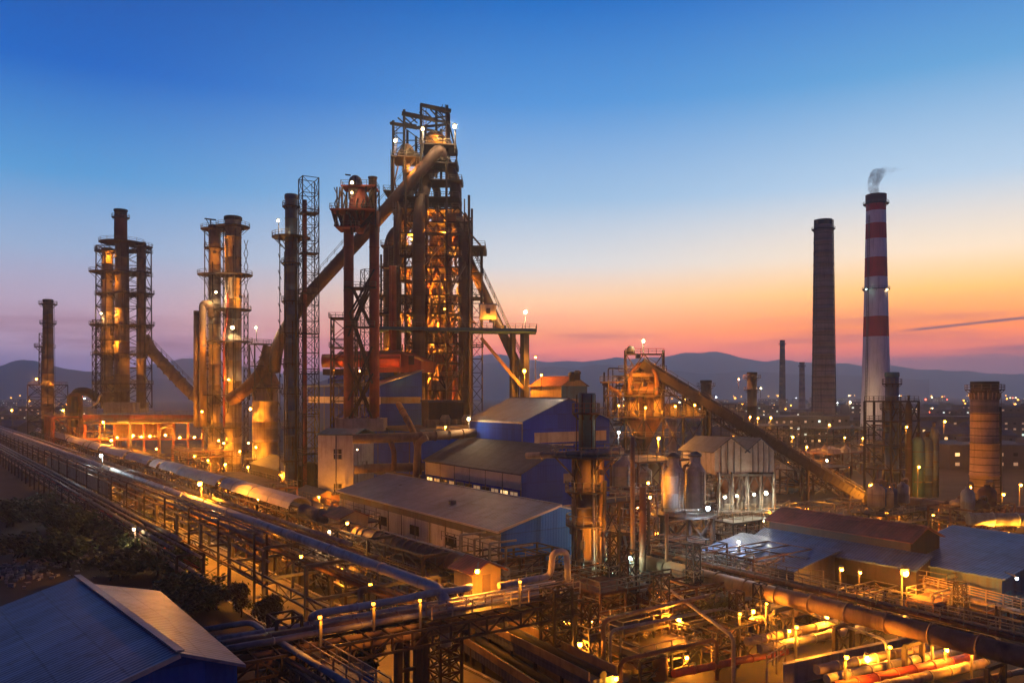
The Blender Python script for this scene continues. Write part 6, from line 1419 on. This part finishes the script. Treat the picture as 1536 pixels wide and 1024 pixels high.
for i, (px, py, v, u, lv, n_, lab) in enumerate(((1035, 905, 7, 5, [2, 4, 6], 70, 'tight pipe scaffold behind the bare tree'), (1070, 960, 7, 4, [1.6, 3.2], 60, 'tight low pipe rack by the bare tree trunk'), (880, 945, 6, 4, [2, 4, 6], 60, 'tight pipe scaffold below the fat brown column'), (935, 1005, 6, 4, [1.6, 3.2], 60, 'tight low pipe rack right of the bottom yard'), (770, 945, 7, 4, [2, 4], 60, 'tight pipe rack under the crossing rack walkway'), (830, 1000, 4, 4, [2, 4], 50, 'tight pipe rack at the foot of the right lattice tower'), (1210, 895, 9, 4, [2, 3.6], 60, 'tight pipe rack between scrap heap and big main'), (1290, 930, 8, 3, [1.6, 2.8], 60, 'tight low pipe rack just behind the big main'), (1400, 945, 8, 3, [1.6, 2.8], 60, 'tight low pipe rack behind the right part of the big main'), (1100, 850, 9, 4, [2.4, 4.4, 6.4], 70, 'tight pipe scaffold below the bin house floors'), (990, 870, 7, 4, [2.6, 5], 70, 'tight pipe scaffold at the silo stand foot'), (640, 880, 9, 4, [2, 4], 60, 'tight pipe rack behind the pale pipe on the crossing rack'))):
    unit('process_unit', lab, PZ(px, py, 0), v, u, lv, (3, 1), ('rust', 'steel')[i % 2], n_, ('steel', 'rust', 'bronze', 'silver'), bar=.15, pr=(.03, .12), seed=700 + i, deckp=.5)
# ================================================================ the lamps
def lp(px, py, Y, col, st, label, r=.28, drop=None, arm=None, group='lit works lamps', **k):
    p = P(px, py, Y); return lamp(p, col, st, label, r, p.z if drop == 'g' else drop, arm, group=group, **k)
# street and yard posts
lp(95, 615, 268, SOD, BIG, 'sodium lamp on a tall post at the far end of the canopy', .42, 'g')
lp(155, 633, 284, SOD, BIG * 2, 'sodium lamp on a post before the stove gallery', .42, 'g')
lp(167, 660, 236, SOD, BIG * 2.5, 'fierce sodium lamp just behind the pale canopy, below the stoves', .44, 'g')
lp(300, 725, 128, SOD, BIG * 2, 'fierce sodium lamp on a post halfway along the pale canopy', .33, 'g')
lp(18, 615, 330, SOD, MID, 'small sodium lamp on a post left of the lone dark chimney', .3, 'g')
lp(152, 683, 176, COOL, MID, 'dim bluish white lamp among the trestles on the left', .3, 'g')
lp(55, 568, 318, SOD, BIG, 'sodium lamp at the platform of the lone dark chimney', .34, None, (3, 6, 0))
lp(74, 573, 323, SOD, MID, 'amber lamp tucked under the platform rail of the lone dark chimney', .25, None, (0, 4, 0))
for px, py, lab in ((150, 650, 'upper'), (153, 658, 'lower')): lp(px, py, 288, SOD, MID, f'small amber lamp on a gallery column below the stoves, {lab} of two', .3, None, (0, 4, 0))
for i, (px, py) in enumerate(((200, 653), (212, 655), (225, 654), (248, 652), (270, 656), (292, 655), (176, 656))): lp(px, py, 293, SOD, BIG * 2, 'amber lamp hanging in a bay of the stove gallery', .3, None, (0, 0, 1.2), 'lamps in the stove gallery bays')
for i, (px, py) in enumerate(((140, 678), (184, 676), (235, 673), (285, 672))): lp(px, py, 288, SOD, BIG * 2, 'amber lamp on the floor in front of the stove gallery', .3, 4.0, None, 'lamps before the stove gallery')
for px, py, lab in ((163, 381, 'amber lamp at the top of the left stove stack'), (166, 422, 'amber lamp between the left and tallest stove stacks, upper'), (170, 470, 'amber lamp between the left and tallest stove stacks, middle'), (170, 515, 'amber lamp between the left and tallest stove stacks, lower'), (202, 545, 'amber lamp below the right stove stack walkway'), (152, 470, 'pale lamp on the outer stove scaffold')):
    lp(px, py, 296 if px > 165 else 298.5, SOD if 'amber' in lab else WARM, MID * 1.0, lab, .24, None, (0, 4, 0))
# twin buff columns
lp(349, 491, 243, WARM, MID * 1.3, 'brilliant lamp on the stouter buff column', .4, None, (0, 3, 0))
lp(324, 438, 246, WARM, MID * 1.3, 'bright lamp on the thinner buff column', .36, None, (0, 3, 0))
for px, py, lab in ((322, 378, 'amber lamp near the top of the thinner buff column'), (306, 518, 'amber lamp beside the swan neck downpipe'), (343, 569, 'wide warm lamp between the buff columns'), (336, 664, 'amber wall lamp low on the thinner buff column'), (303, 617, 'amber lamp at the left deck of the buff columns'), (376, 613, 'sodium lamp between buff columns and dust catcher, upper'), (373, 664, 'sodium lamp between buff columns and dust catcher, lower'), (361, 445, 'amber lamp on the right flank of the stouter buff column')):
    lp(px, py, (246 if px < 350 else 232) if py > 560 else 245, SOD, BIG if py > 560 else MID, lab, .28, None, (0, 4, 0))
lp(393, 697, 230, SOD, BIG * 1.5, 'sodium lamp on a short post at the dust catcher foot', .33, 'g')
for i, (px, py, Y) in enumerate(((312, 690, 243), (338, 696, 243), (372, 700, 236), (420, 712, 208), (292, 684, 243), (448, 735, 196), (360, 676, 244), (328, 660, 246), (384, 670, 232), (412, 690, 232))): lp(px, py, Y, SOD, BIG * 1.1, 'amber floor lamp at the feet of the buff columns', .3, 4.0, None, 'floor lamps round the buff columns')
lp(335, 570, 238, SOD, MID, 'amber lamp hidden by the buff column platform', .25, None, (0, 3, 0))
# blue tower, deck, red tower
lp(417, 331, 200, WARM, SML, 'white lamp on a mast at the blue tower platform', .3, 5.0)
lp(384, 491, 228, WARM, SML, 'white lamp on a mast at the small upper deck', .28, 4.0)
lp(528, 274, 187, WARM, SML * .8, 'glowing warm lamp at the red tower dome', .42, None, (0, 3, 0)); lp(528, 289, 187, WARM, SML * .4, 'smaller warm lamp under the red tower dome', .24, None, (0, 3, 0))
lp(500, 740, 168, SOD, MID, 'amber lamp against the foot of the white stair house', .25, None, (1, 3, 0)); lp(478, 745, 166, SOD, MID * 1.3, 'amber lamp lighting the white stair house corner', .25, 3.0)
lp(536, 674, 164, WARM, 200, 'tiny pale lamp on the side wall of the white stair house', .18, None, (-.5, .5, 0))
# furnace
lp(593, 211, 222, WARM, SML, 'white lamp at the left corner of the furnace top platform', .42, 4.5)
lp(634, 194, 221, WARM, MID, 'white lamp under the furnace top gantry', .5, 6)
lp(682, 190, 222, WARM, MID, 'white lamp on a mast at the right of the furnace top', .5, 7)
for i, (px, py, d, s) in enumerate(((618, 360, -8, 1.0), (660, 330, -7, 1.1), (668, 350, -6, .8), (640, 422, -8, 1.0), (662, 428, -8, 1.2), (652, 452, -8, 1.0), (668, 464, -7.5, 1.0), (655, 484, -8, 1.3), (619, 474, -8.5, 1), (652, 522, -8, 1.2), (638, 560, -8, 1.1), (660, 606, -8, 1.1), (683, 425, -8, 1), (607, 412, -8, 1.0), (646, 385, -8, .9), (683, 385, -7.5, .9), (622, 530, -9, .9), (680, 545, -8, .9), (670, 640, -8, 1), (645, 405, 5, 1.2), (665, 465, 5, 1.2), (640, 500, 5, 1.2), (612, 440, 2, 1.2), (684, 478, 3, 1), (605, 545, -9, 1.0), (590, 470, -6, .7), (578, 540, -9, .9))):
    lamp(B(px, py, (-1.5 - (i % 3) * 1.2) if d < 0 else d), SOD, BIG * s * 1.25, 'amber lamp hung among the floors of the blast furnace', .28, None, (0, 2.0 if d < 0 else 1, 0), group='lamps inside the blast furnace', shield=i % 3 != 0)
lamp(B(615, 255, -5), SOD, MID, 'amber lamp below the left furnace top platform', .25, None, (0, 2, 0), group='lit works lamps'); lamp(B(660, 214, -4), SOD, MID, 'amber lamp among the bell hoppers at the furnace top', .28, None, (0, 2, 0), group='lit works lamps')
lamp(B(737, 484, -6), SOD, MID, 'amber lamp under the skip bridge on the furnace deck', .28, None, (0, 3, 0), group='lit works lamps')
lamp(B(788, 468, 0), WARM, MID, 'white lamp on a mast at the right end of the furnace deck', .42, 5.0, group='lit works lamps')
lamp(B(786, 557, -6), SOD, BIG, 'big sodium lamp at the foot of the skip bridge', .5, 9, group='lit works lamps')
lamp(B(803, 536, -2), SOD, SML, 'small amber lamp right of the skip bridge foot', .3, 12, group='lit works lamps')
lamp(B(757, 492, -5), SOD, SML, 'amber lamp where skip bridge meets the deck', .24, None, (0, 3, 0), group='lit works lamps')
lp(703, 628, 176, WARM, SML * .8, 'brilliant warm lamp above the blue hall roof edge', .36, 4.0)
lp(668, 640, 186, SOD, MID, 'amber lamp on the casting floor edge', .26, 3.0); lp(690, 615, 206, SOD, BIG, 'amber lamp on the casting floor behind its railing', .3, 4.0)
lp(500, 552, 208, SOD, SML, 'red amber lamp near the long red drum', .3, None, (0, 3, 0)); lp(540, 556, 205, (1, .16, .04), MID, 'red glowing lamp below the long red drum', .3, None, (0, 4, 0))
lp(598, 560, 206, SOD, MID, 'amber lamp at the maroon gable end', .26, None, (0, 4, 0))
# huts and the front
lp(521, 784, 104, SOD, SML * 1.2, 'amber lamp on the gable of the hut at the canopy end', .28, None, (0, 1.6, 0))
lp(716, 856, 73.0, SOD, MID * 2.6, 'amber lamp on the wall of the hut over the crossing rack', .24, None, (0, 2.4, 0)); lp(697, 852, 79, SOD, SML, 'small amber lamp on the roof corner of the hut over the crossing rack', .2, None, (.6, 1.4, 0))
lp(650, 862, 96, GRN, SML, 'greenish lamp low among the pipes beside the shed', .2, 4.0)
for i in range(22):
    s = 82 + i * 8.6; lamp(onrow(36.9 + (i % 3) * 1.7, s, 3.0 + (i * 7 % 5) * .7), WARM if i % 5 == 2 else SOD, MID * 1.3, 'small lamp among the pipes beneath the canopied conveyor', .18, 3.0, shield=i % 3 != 1, group='small lamps beneath the canopied conveyor')
for i in range(9):
    s = 70 + i * 17; lamp(onrow(31.8, s, 7.4), SOD, MID * 5.0, 'street lamp under the portal trestle lighting the amber road', .22, None, (0, .1, .6), group='lamps under the portal trestle', spot=True)
for i in range(18):
    w, s = 44 + (i * 5 % 13), 112 + i * 9.5; lamp(onrow(w, s, 7.2), SOD, MID * 1.6, 'amber lamp on the railed process floors before the columns', .22, 3.4, shield=i % 3 != 0, group='lamps on the railed process floors')
for px, py, Y, lab in ((255, 735, 150, 'pale yellow lamp under the canopy, left of the fierce lamp'), (201, 793, 118, 'pale lamp behind the outer trestle near the bushes'), (494, 797, 100, 'pale lamp behind the fat grey pipe near the hut'), (560, 806, 118, 'amber lamp at the grey shed wall, left'), (640, 828, 112, 'amber lamp at the grey shed wall, middle'), (728, 838, 104, 'amber lamp at the grey shed wall, right')):
    lp(px, py, Y, WARM if 'pale' in lab else SOD, SML * 1.2, lab, .2, 2.5)
# hopper house and bins
lp(965, 511, 188, WARM, MID, 'white lamp on the mast above the hopper house', .36, 2.5)
for px, py, lab in ((928, 608, 'left end of the lower'), (968, 611, 'middle of the lower'), (1013, 609, 'right part of the lower'), (1042, 607, 'right end of the lower')): lp(px, py, 182, SOD, MID * .55, f'amber lamp at the {lab} hopper house gallery', .28, 3.0)
for px, py, lab in ((930, 567, 'left corner of the upper hopper gallery'), (957, 534, 'hopper house top frame'), (967, 576, 'front of the upper hopper drum'), (948, 581, 'left side of the upper hopper drum'), (985, 583, 'right side of the upper hopper drum')): lp(px, py, 181, SOD, MID * .6, f'amber lamp at the {lab}', .28, None, (0, 3, 0))
for px, py, lab in ((955, 618, 'hopper flank above the lower gallery floor, left'), (990, 616, 'hopper flank above the lower gallery floor, right'), (1000, 640, 'underside of the lower gallery, right'), (950, 645, 'underside of the lower gallery, left')): lp(px, py, 182.5, SOD, MID * .45, f'amber lamp on the {lab}', .24, None, (0, 3, 0))
lp(988, 657, 146, SOD, BIG * 1.1, 'fierce sodium lamp before the hopper house, above the silos', .36, 'g')
lp(928, 648, 158, COOL, SML, 'cool white lamp beside the teal tower top', .28, 'g')
lp(972, 724, 116, SOD, MID * 1.2, 'sodium lamp among the pipes between vessels and silos', .26, None, (0, 2, 0))
lp(955, 760, 121, SOD, BIG, 'sodium lamp deep in the orange lit frame behind the silos, left', .28, None, (0, 2, 0)); lp(985, 800, 119, SOD, BIG, 'sodium lamp deep in the orange lit frame under the silos', .28, None, (0, 2, 0)); lp(975, 745, 120, SOD, BIG, 'sodium lamp in the orange lit frame beside the ochre vessel', .28, None, (0, 2, 0))
lp(1062, 762, 112, (.62, .8, 1.0), MID, 'blue white lamp at the edge of the round silo stand', .32, None, (-.6, 1, 0))
for i, (px, py) in enumerate(((1087, 745), (1105, 743), (1131, 741), (1149, 739))): lp(px, py, 128.5, (1, .9, .62), SML, 'white lamp in the row under the gabled bin houses', .27, None, (0, 2, 0), 'row of white lamps under the bin houses')
for i, (px, py) in enumerate(((1090, 782), (1118, 785), (1145, 780), (1100, 820), (1135, 815))): lp(px, py, 132, (1, .8, .36), SML, 'pale lamp on the lower floors of the bin house frame', .2, None, (0, 2, 0), 'lamps on the lower bin house floors')
lp(1161, 769, 128, SOD, MID, 'amber lamp at the right end of the bin house floor', .22, None, (0, 2, 0))
lp(946, 836, 95, GRN, SML, 'greenish white lamp low between the slim risers', .22, 2.5); lp(918, 860, 95.5, GRN, SML * .8, 'yellow green lamp beside the fat brown column', .2, 2.5); lp(1058, 868, 92, GRN, SML, 'pale green lamp behind the bare tree', .24, 2.5)
lp(903, 708, 94, SOD, SML * 1.2, 'amber lamp on the flank of the fat brown column, upper', .2, None, (-.5, 1.5, 0)); lp(906, 800, 93.5, SOD, MID, 'amber lamp on the flank of the fat brown column, lower', .2, None, (-.5, 1.5, 0)); lp(872, 876, 92, SOD, MID, 'amber lamp at the foot of the fat brown column', .22, 3.0)

# behind
for px, py, Y, c, s, lab in ((1108, 568, 330, (1, .3, .08), MID, 'red amber lamp high on the far process building'), (1141, 582, 330, WARM, MID, 'white lamp on the far process building'), (1125, 625, 280, SOD, BIG, 'amber lamp on the far amber floor, left'), (1137, 627, 280, SOD, BIG, 'amber lamp on the far amber floor, middle'), (1156, 626, 280, SOD, BIG, 'amber lamp on the far amber floor, right'), (1189, 655, 250, SOD, BIG * 1.1, 'fierce sodium lamp right of the conveyor, left of the grey chimney'), (1244, 637, 330, SOD, BIG, 'sodium lamp on a post in front of the grey chimney'), (1275, 603, 400, WARM, BIG, 'big warm white lamp between the two tall chimneys'), (1267, 656, 300, SOD, MID, 'amber lamp in front of the striped chimney, left'), (1294, 657, 300, SOD, MID, 'amber lamp in front of the striped chimney, right'), (1417, 632, 260, SOD, BIG, 'sodium lamp right of the blue tank frame'), (1306, 728, 180, SOD, BIG, 'amber lamp at the conveyor foot'), (1336, 731, 188, SOD, MID, 'amber lamp before the blue tanks'), (1457, 730, 176, SOD, MID, 'amber lamp left of the brick chimney'), (1531, 727, 178, SOD, BIG, 'amber lamp at the right edge beyond the brick chimney'), (1505, 741, 170, SOD, MID, 'amber lamp right of the brick chimney foot'), (1220, 705, 215, SOD, MID, 'amber lamp in the racks left of the conveyor'), (1183, 694, 220, SOD, MID, 'amber lamp in the racks below the conveyor'), (1275, 700, 225, SOD, MID, 'amber lamp in the racks right of the conveyor'), (1100, 655, 255, SOD, MID, 'amber lamp behind the bin house roof'), (1210, 670, 250, SOD, MID, 'amber lamp at the grey chimney foot'), (1378, 700, 186, SOD, MID, 'amber lamp inside the blue tank frame'), (1360, 640, 190, SOD, MID, 'amber lamp high in the blue tank frame'), (1240, 690, 235, WARM, MID, 'warm lamp on the low pale storage tank'), (860, 640, 220, SOD, MID, 'amber lamp behind the ochre pump house'), (812, 562, 205, SOD, MID, 'amber lamp lighting the ochre pump house roof'), (1330, 770, 155, SOD, MID, 'amber lamp below the pale lagged main'), (1400, 772, 150, SOD, MID, 'amber lamp under the middle of the lagged main'), (1475, 797, 138, SOD, BIG, 'amber lamp in the looping pipe rack, left'), (1510, 800, 136, SOD, BIG, 'amber lamp in the looping pipe rack, right'), (1210, 762, 150, SOD, MID, 'amber lamp on the walkway right of the bin house'), (1240, 770, 150, WARM, SML, 'pale lamp on the walkway behind the red roof')):
    lp(px, py, Y, c, s, lab, .36 if s >= BIG else .28, 'g' if P(px, py, Y).z < 14 or 'post' in lab else 4.0)
for px, c, lab in ((1299, GRN, 'green white beacon on the left of the striped chimney'), (1331, WARM, 'warm beacon on the right of the striped chimney')): lp(px, 434, 409, c, 14, lab, .5, None, (0, 3, 0))
# right foreground
lp(1357, 858, 90, SOD, BIG * .9, 'brightest sodium lamp in the right foreground by the amber walkway', .5, 'g')
lp(1262, 853, 98, SOD, SML, 'amber lamp inside the open workshop', .22, 2.0); lp(1290, 858, 97, SOD, SML, 'amber lamp at the right of the open workshop', .2, 2.0)
lp(1525, 867, 86, COOL, SML, 'cool white lamp over the cyan doorway', .2, None, (0, 2, 0)); lp(1108, 812, 108, COOL, SML * 1.6, 'cool white lamp lighting the teal roof', .2, 3.0)
lp(1018, 927, 78, SOD, MID * 1.4, 'fierce sodium lamp left of the bare tree', .3, 'g')
lp(870, 965, 72, SOD, MID, 'sodium lamp above the small amber cage', .2, 'g'); lp(924, 1016, 64, SOD, MID * .7, 'sodium lamp at the bottom edge of the yard', .18, 'g')
for px, py, Y, lab in ((847, 932, 79, 'small amber lamp under the right lattice tower'), (887, 931, 80, 'small amber lamp right of the right lattice tower'), (1184, 945, 76, 'amber lamp above the bright silver pipe'), (1130, 916, 82, 'amber lamp glowing behind the bare tree'), (1085, 905, 88, 'amber lamp in the tangle behind the bare tree'), (1240, 925, 80, 'amber lamp under the big main, left of the pipe stand'), (1300, 985, 71, 'amber lamp over the lit pipe bundle, left'), (1420, 974, 71, 'amber lamp under the big main over the pipe bundle'), (1350, 925, 83, 'amber lamp in the pipe tangle beside the brightest lamp'), (1440, 912, 82, 'amber lamp in the rusty pipe tangle'), (1500, 965, 70, 'red amber lamp at the right end of the pipe bundle'), (1030, 985, 74, 'amber lamp below the railed landing'), (960, 945, 80, 'amber lamp in the dark frame left of the fierce lamp'), (985, 890, 88, 'amber lamp under the end of the big main'), (760, 905, 74, 'amber lamp under the crossing rack walkway'), (600, 1010, 72, 'amber street lamp over the road at the bottom edge'), (500, 960, 76, 'amber street lamp over the road before the crossing rack')):
    lp(px, py, Y, SOD, MID * (2.6 if px > 1100 else 1.3), lab, .18, min(2.2, P(px, py, Y).z), shield=px % 3 == 0)

for i, (px, py, z) in enumerate(((1270, 985, 4.2), (1335, 970, 4.2), (1400, 960, 4.0), (1195, 940, 4.4), (1260, 925, 4.4), (1110, 920, 4.6), (1150, 905, 4.6), (1460, 975, 4.0))):
    p = PZ(px, py, z); lamp(p, SOD, MID * 2.4, 'downlight hung above the amber lit pipes at the right', .16, z, group='downlights over the lit pipes', spot=True)
for i, (px, py, z) in enumerate(((480, 925, 10), (560, 905, 10), (630, 900, 9.6), (780, 872, 9.8))):
    lamp(PZ(px, py, z), SOD, MID * 1.3, 'shaded downlight on a short pole above the crossing rack', .16, 2.2, group='downlights along the crossing rack', spot=True)
for i in range(14):
    lamp(onrow(41.5 + (i % 2) * 2.5, 88 + i * 14, 5.8), SOD, MID * 1.6, 'amber lamp slung under the belt of the canopied conveyor', .2, None, (0, 0, .8), group='lamps slung under the conveyor belt', shield=i % 4 != 0)
# ================================================================ bushes and trees
def leafy(name, label, seed, H, W, nleaf, mat, dense=1.0, group=None, bare=False):
    rr = random.Random(seed); t = thing(name, label, 'bush' if name == 'bush' else 'tree', (0, 0, 0), group)
    m = MB(); tips = []
    def limb(p, d, ln, r, dep):
        q = p + d * ln; m.tube([p, p.lerp(q, .5) + Vec((rr.uniform(-.08, .08), rr.uniform(-.08, .08), 0)) * ln, q], [r, r * .8, r * .55], 6)
        tips.append(q)
        if dep: 
            for _ in range(rr.randint(2, 4)):
                dd = (d + Vec((rr.uniform(-.9, .9), rr.uniform(-.9, .9), rr.uniform(-.2, .6)))).normalized(); limb(q, dd, ln * rr.uniform(.55, .8), r * .55, dep - 1)
    if name == 'bush':
        for _ in range(4): limb(Vec((rr.uniform(-.4, .4), rr.uniform(-.4, .4), 0)), Vec((rr.uniform(-.6, .6), rr.uniform(-.6, .6), 1)).normalized(), H * .38, H * .025, 2)
    else: limb(Vec((0, 0, 0)), Vec((rr.uniform(-.08, .08), rr.uniform(-.08, .08), 1)).normalized(), H * .36, H * .028, 4 if bare else 3)
    m.build('trunk', M['bark'], t)
    cl = []
    for q in tips: cl.append((q, rr.uniform(.5, 1.1) * W * .22))
    for _ in range(int(10 * dense)): a = rr.uniform(0, 2 * PI); r = rr.random() ** .5 * W / 2; cl.append((Vec((r * math.cos(a), r * math.sin(a), H * rr.uniform(.35, .9) * (1 - .35 * r / W))), rr.uniform(.6, 1.2) * W * .16))
    c = MB()
    for _ in range(nleaf):
        q, r = rr.choice(cl); p = q + Vec((rr.gauss(0, .45), rr.gauss(0, .45), rr.gauss(0, .38))) * r
        if p.z < .05: continue
        n = Vec((rr.uniform(-1, 1), rr.uniform(-1, 1), rr.uniform(-.3, 1))).normalized(); a = n.orthogonal().normalized(); b = n.cross(a); l_ = rr.uniform(.13, .26) * (1 + H / 12)
        c._add([p - a * l_, p + b * l_ * .45, p + a * l_, p - b * l_ * .45], [(0, 1, 2, 3)])
    c.build('crown', M[mat], t)
    return t
protos = [leafy('bush', 'x', 1, 4.0, 5.4, 3600, 'leaf', 1.4), leafy('bush', 'x', 2, 3.0, 4.2, 2800, 'leaf2', 1.2), leafy('leafy_tree', 'x', 3, 7.0, 6.0, 5200, 'leaf', 1.2), leafy('leafy_tree', 'x', 4, 5.5, 4.6, 4200, 'leaf2', 1.0)]
spots = [
 (0, 12, 790, 1.2, 'dark bush at the left edge beside the outer trestle'), (1, 40, 780, 1.3, 'dark bush below the far trestle legs, second from the left edge'), (0, 78, 800, 1.3, 'broad dark bush below the outer trestle, left'), (2, 110, 815, .75, 'dark tree among the bushes by the outer trestle'), (0, 145, 815, 1.2, 'broad dark bush below the outer trestle, middle'), (0, 100, 850, 1.1, 'dark bush nearer the pale rubble'), (1, 185, 828, 1.5, 'rounded olive bush under the outer trestle pipes'), (0, 220, 846, 1.15, 'dark bush behind the blue shed ridge'), (1, 175, 868, 1.3, 'low olive bush above the blue shed ridge'), (0, 255, 870, 1.05, 'dark bush against the outer trestle, near the shed'), (1, 30, 835, 1.2, 'low dark bush beside the pale rubble at the left edge'), (0, 285, 905, .95, 'dark bush behind the grey side roof of the shed'), (0, 320, 915, .8, 'dark bush at the foot of the outer trestle end'), (2, 60, 770, .7, 'small dark tree behind the left bushes'), (1, 140, 785, 1.3, 'dark scrub bush under the slatted screen'), (0, 200, 800, 1.0, 'dark bush beside a far trestle leg'),
 (3, 402, 948, .62, 'small lamp-lit tree beside the road before the crossing rack'), (3, 362, 925, .6, 'thin dark tree at the road edge left of the lamp-lit one'), (3, 545, 1018, .7, 'leafy tree at the bottom below the crossing rack'), (1, 520, 1005, .7, 'low bush left of the leafy bottom tree'), (1, 632, 862, .8, 'yellow green lit bush behind the crossing rack, left'), (1, 655, 868, .7, 'yellow green lit bush behind the crossing rack, right'), (1, 590, 850, .7, 'dim bush beneath the ribbed brown main')]
used = set()
for i, (k, px, py, s, lab) in enumerate(spots):
    o = protos[k] if k not in used else copy_tree(protos[k]); used.add(k)
    s *= 1.55 if i < 16 else 1.1
    o.location = PZ(px, py, 0); o.scale = (s, s, s * (R.uniform(.55, .75) if i < 16 else R.uniform(.85, 1.1))); o.rotation_euler = (0, 0, R.uniform(0, 6)); o['label'] = lab; o['group'] = 'bushes and small trees'
bt_ = leafy('bare_tree', 'sparse leafless tree silhouetted against amber pipes in the lower middle', 9, 5.6, 5, 420, 'leaf2', .5, bare=True); bt_.location = PZ(1068, 972, 0)
# pale rubble at the left edge
rr = random.Random(12); m = MB(); c = PZ(35, 868, 0)
for i in range(200):
    x, y = rr.gauss(0, 3.5), rr.gauss(0, 6); q = c + Vec((x - 3, y + 3, rr.uniform(0, .5) * max(0, 1.5 - abs(x) / 6))); m.box(q, rr.uniform(.15, .9), rr.uniform(.15, .7), rr.uniform(.1, .5), rr.uniform(0, 3))
place(m.build('rubble', M['concrete']), kind='stuff')
# ================================================================ the town beyond
rr = random.Random(21)
def house(w, d, h, roof, lit):
    t = thing('town_house', 'x', 'house'); MB().extrude([(-w / 2, -d / 2, 0), (w / 2, -d / 2, 0), (w / 2, -d / 2, h), (-w / 2, -d / 2, h)], (0, d, 0)).build('wall', M['citywall'], t)
    if roof: MB().extrude([(-w / 2 - .4, -d / 2 - .4, h), (-w / 2 - .4, d / 2 + .4, h), (-w / 2 - .4, 0, h + d * .28)], (w + .8, 0, 0)).build('roof', M['roofdark'], t)
    else: MB().box((0, 0, h + .2), w + .5, d + .5, .5).box((w * .2, 0, h + 1.2), w * .2, d * .3, 1.8).build('roof', M['roofdark'], t)
    for j in range(max(1, int(h / 3.4))):
        for i in range(max(2, int(w / 5))):
            x = -w / 2 + w * (i + .5) / max(2, int(w / 5)); f = MB(); z = 3.3 * j + 1.8
            f.box((x, -d / 2 - .03, z), 1.5, .12, 1.1); wd = f.build('window', M['litdim' if rr.random() < lit else 'darkglass'], t)
            for nb in ('lit',):
                if rr.random() < lit * .4: wd.data.materials[0] = M[rr.choice(['lit', 'litcool'])]
    return t
hp = [house(14, 10, 4, True, .35), house(22, 12, 7, True, .4), house(36, 14, 10.5, False, .4), house(60, 18, 14, False, .35)]
labs = ['low pitched roof house in the dim town beyond the works', 'two storey pitched roof house in the dim town beyond the works', 'flat roofed three storey block in the dim town beyond the works', 'long flat roofed four storey block in the dim town beyond the works']
first = set(); placed = []
for i in range(190):
    px = rr.uniform(1040, 1545) if rr.random() < .8 else rr.uniform(-5, 130)
    py = 592 + 75 * rr.random() ** 2.2 + 7; Y = CH * FX / (py - HZ)
    if Y > 2600 or (1280 < px < 1345 and Y < 520) or (1205 < px < 1260 and Y < 520): continue
    if px < 140 and Y < 420: continue
    k = rr.choice([0, 0, 1, 1, 1, 2, 2, 3]); p = PZ(px, py); rad = (9, 13, 20, 33)[k]
    if any((p - q).length < rad + r for q, r in placed): continue
    placed.append((p, rad))
    o = hp[k] if k not in first else copy_tree(hp[k]); first.add(k); o.location = p; o.rotation_euler = (0, 0, rr.uniform(-.5, .5)); o['label'] = labs[k]; o['group'] = ('low houses of the far town', 'two storey houses of the far town', 'flat blocks of the far town', 'long blocks of the far town')[k]
for px, py, w, d, h, lab in ((1290, 640, 24, 16, 17, 'square dark block between the two tall chimneys'), (1475, 655, 90, 20, 12, 'long low building with rows of lit windows behind the brick chimney'), (1525, 648, 46, 20, 17, 'dim greenish building with window rows at the right edge'), (1420, 690, 50, 16, 7, 'low lit workshop right of the blue tanks'), (1510, 700, 50, 18, 8, 'wide low lit shed at the right edge beyond the brick chimney')):
    t = house(w, d, h, False, .75); t.location = PZ(px, py); t['label'] = lab; t['category'] = 'building'
lm_ = [(SOD, 'amber street lamp in the distant town', 'amber lamps of the distant town'), (WARM, 'warm white street lamp in the distant town', 'warm lamps of the distant town'), (COOL, 'bluish white street lamp in the distant town', 'bluish lamps of the distant town'), (GRN, 'greenish lamp in the distant town', 'greenish lamps of the distant town'), (REDL, 'red lamp in the distant town', 'red lamps of the distant town')]
lps = []
for c, lab, gp in lm_:
    t = thing('street_lamp', lab, 'lamp', (0, 0, 0), gp); MB().lathe((0, 0, 7), [(.3, -.4), (.6, 0), (.3, .4)], 8).build('bulb', bulbmat(c, 22.0), t); MB().beam((0, .5, 0), (0, .5, 7.4), .22).build('pole', M['steel2'], t); lps.append(t)
first = set()
for i in range(230):
    u = rr.random(); px = rr.uniform(1040, 1545) if u < .74 else (rr.uniform(-5, 135) if u < .9 else rr.uniform(800, 1040))
    py = 597 + 62 * rr.random() ** 2.4; Y = CH * FX / (py - HZ)
    if (1285 < px < 1342 and Y > 405) or (px < 140 and Y < 430) or Y > 4000: continue
    k = rr.choices(range(5), (52, 26, 10, 7, 5))[0]; o = lps[k] if k not in first else copy_tree(lps[k]); first.add(k)
    s = rr.uniform(.7, 1.15) * max(.8, min(2.4, Y / 700)); o.location = PZ(px, py); o.scale = (s,) * 3
for k in range(4):
    if k not in used: pass
tp = leafy('town_tree', 'x', 31, 9, 9, 1500, 'leaf', 1.0)
n = 0
for i in range(90):
    px = rr.uniform(1040, 1545) if rr.random() < .8 else rr.uniform(-5, 60); py = 600 + 70 * rr.random() ** 1.8; p = PZ(px, py)
    if any((p - q).length < r + 4 for q, r in placed) or (1280 < px < 1345 and p.y < 520): continue
    o = tp if n == 0 else copy_tree(tp); n += 1; s = rr.uniform(.8, 1.5); o.location = p; o.scale = (s, s, s); o.rotation_euler = (0, 0, rr.uniform(0, 6)); o['label'] = 'dark round tree among the houses of the far town'; o['group'] = 'trees of the far town'
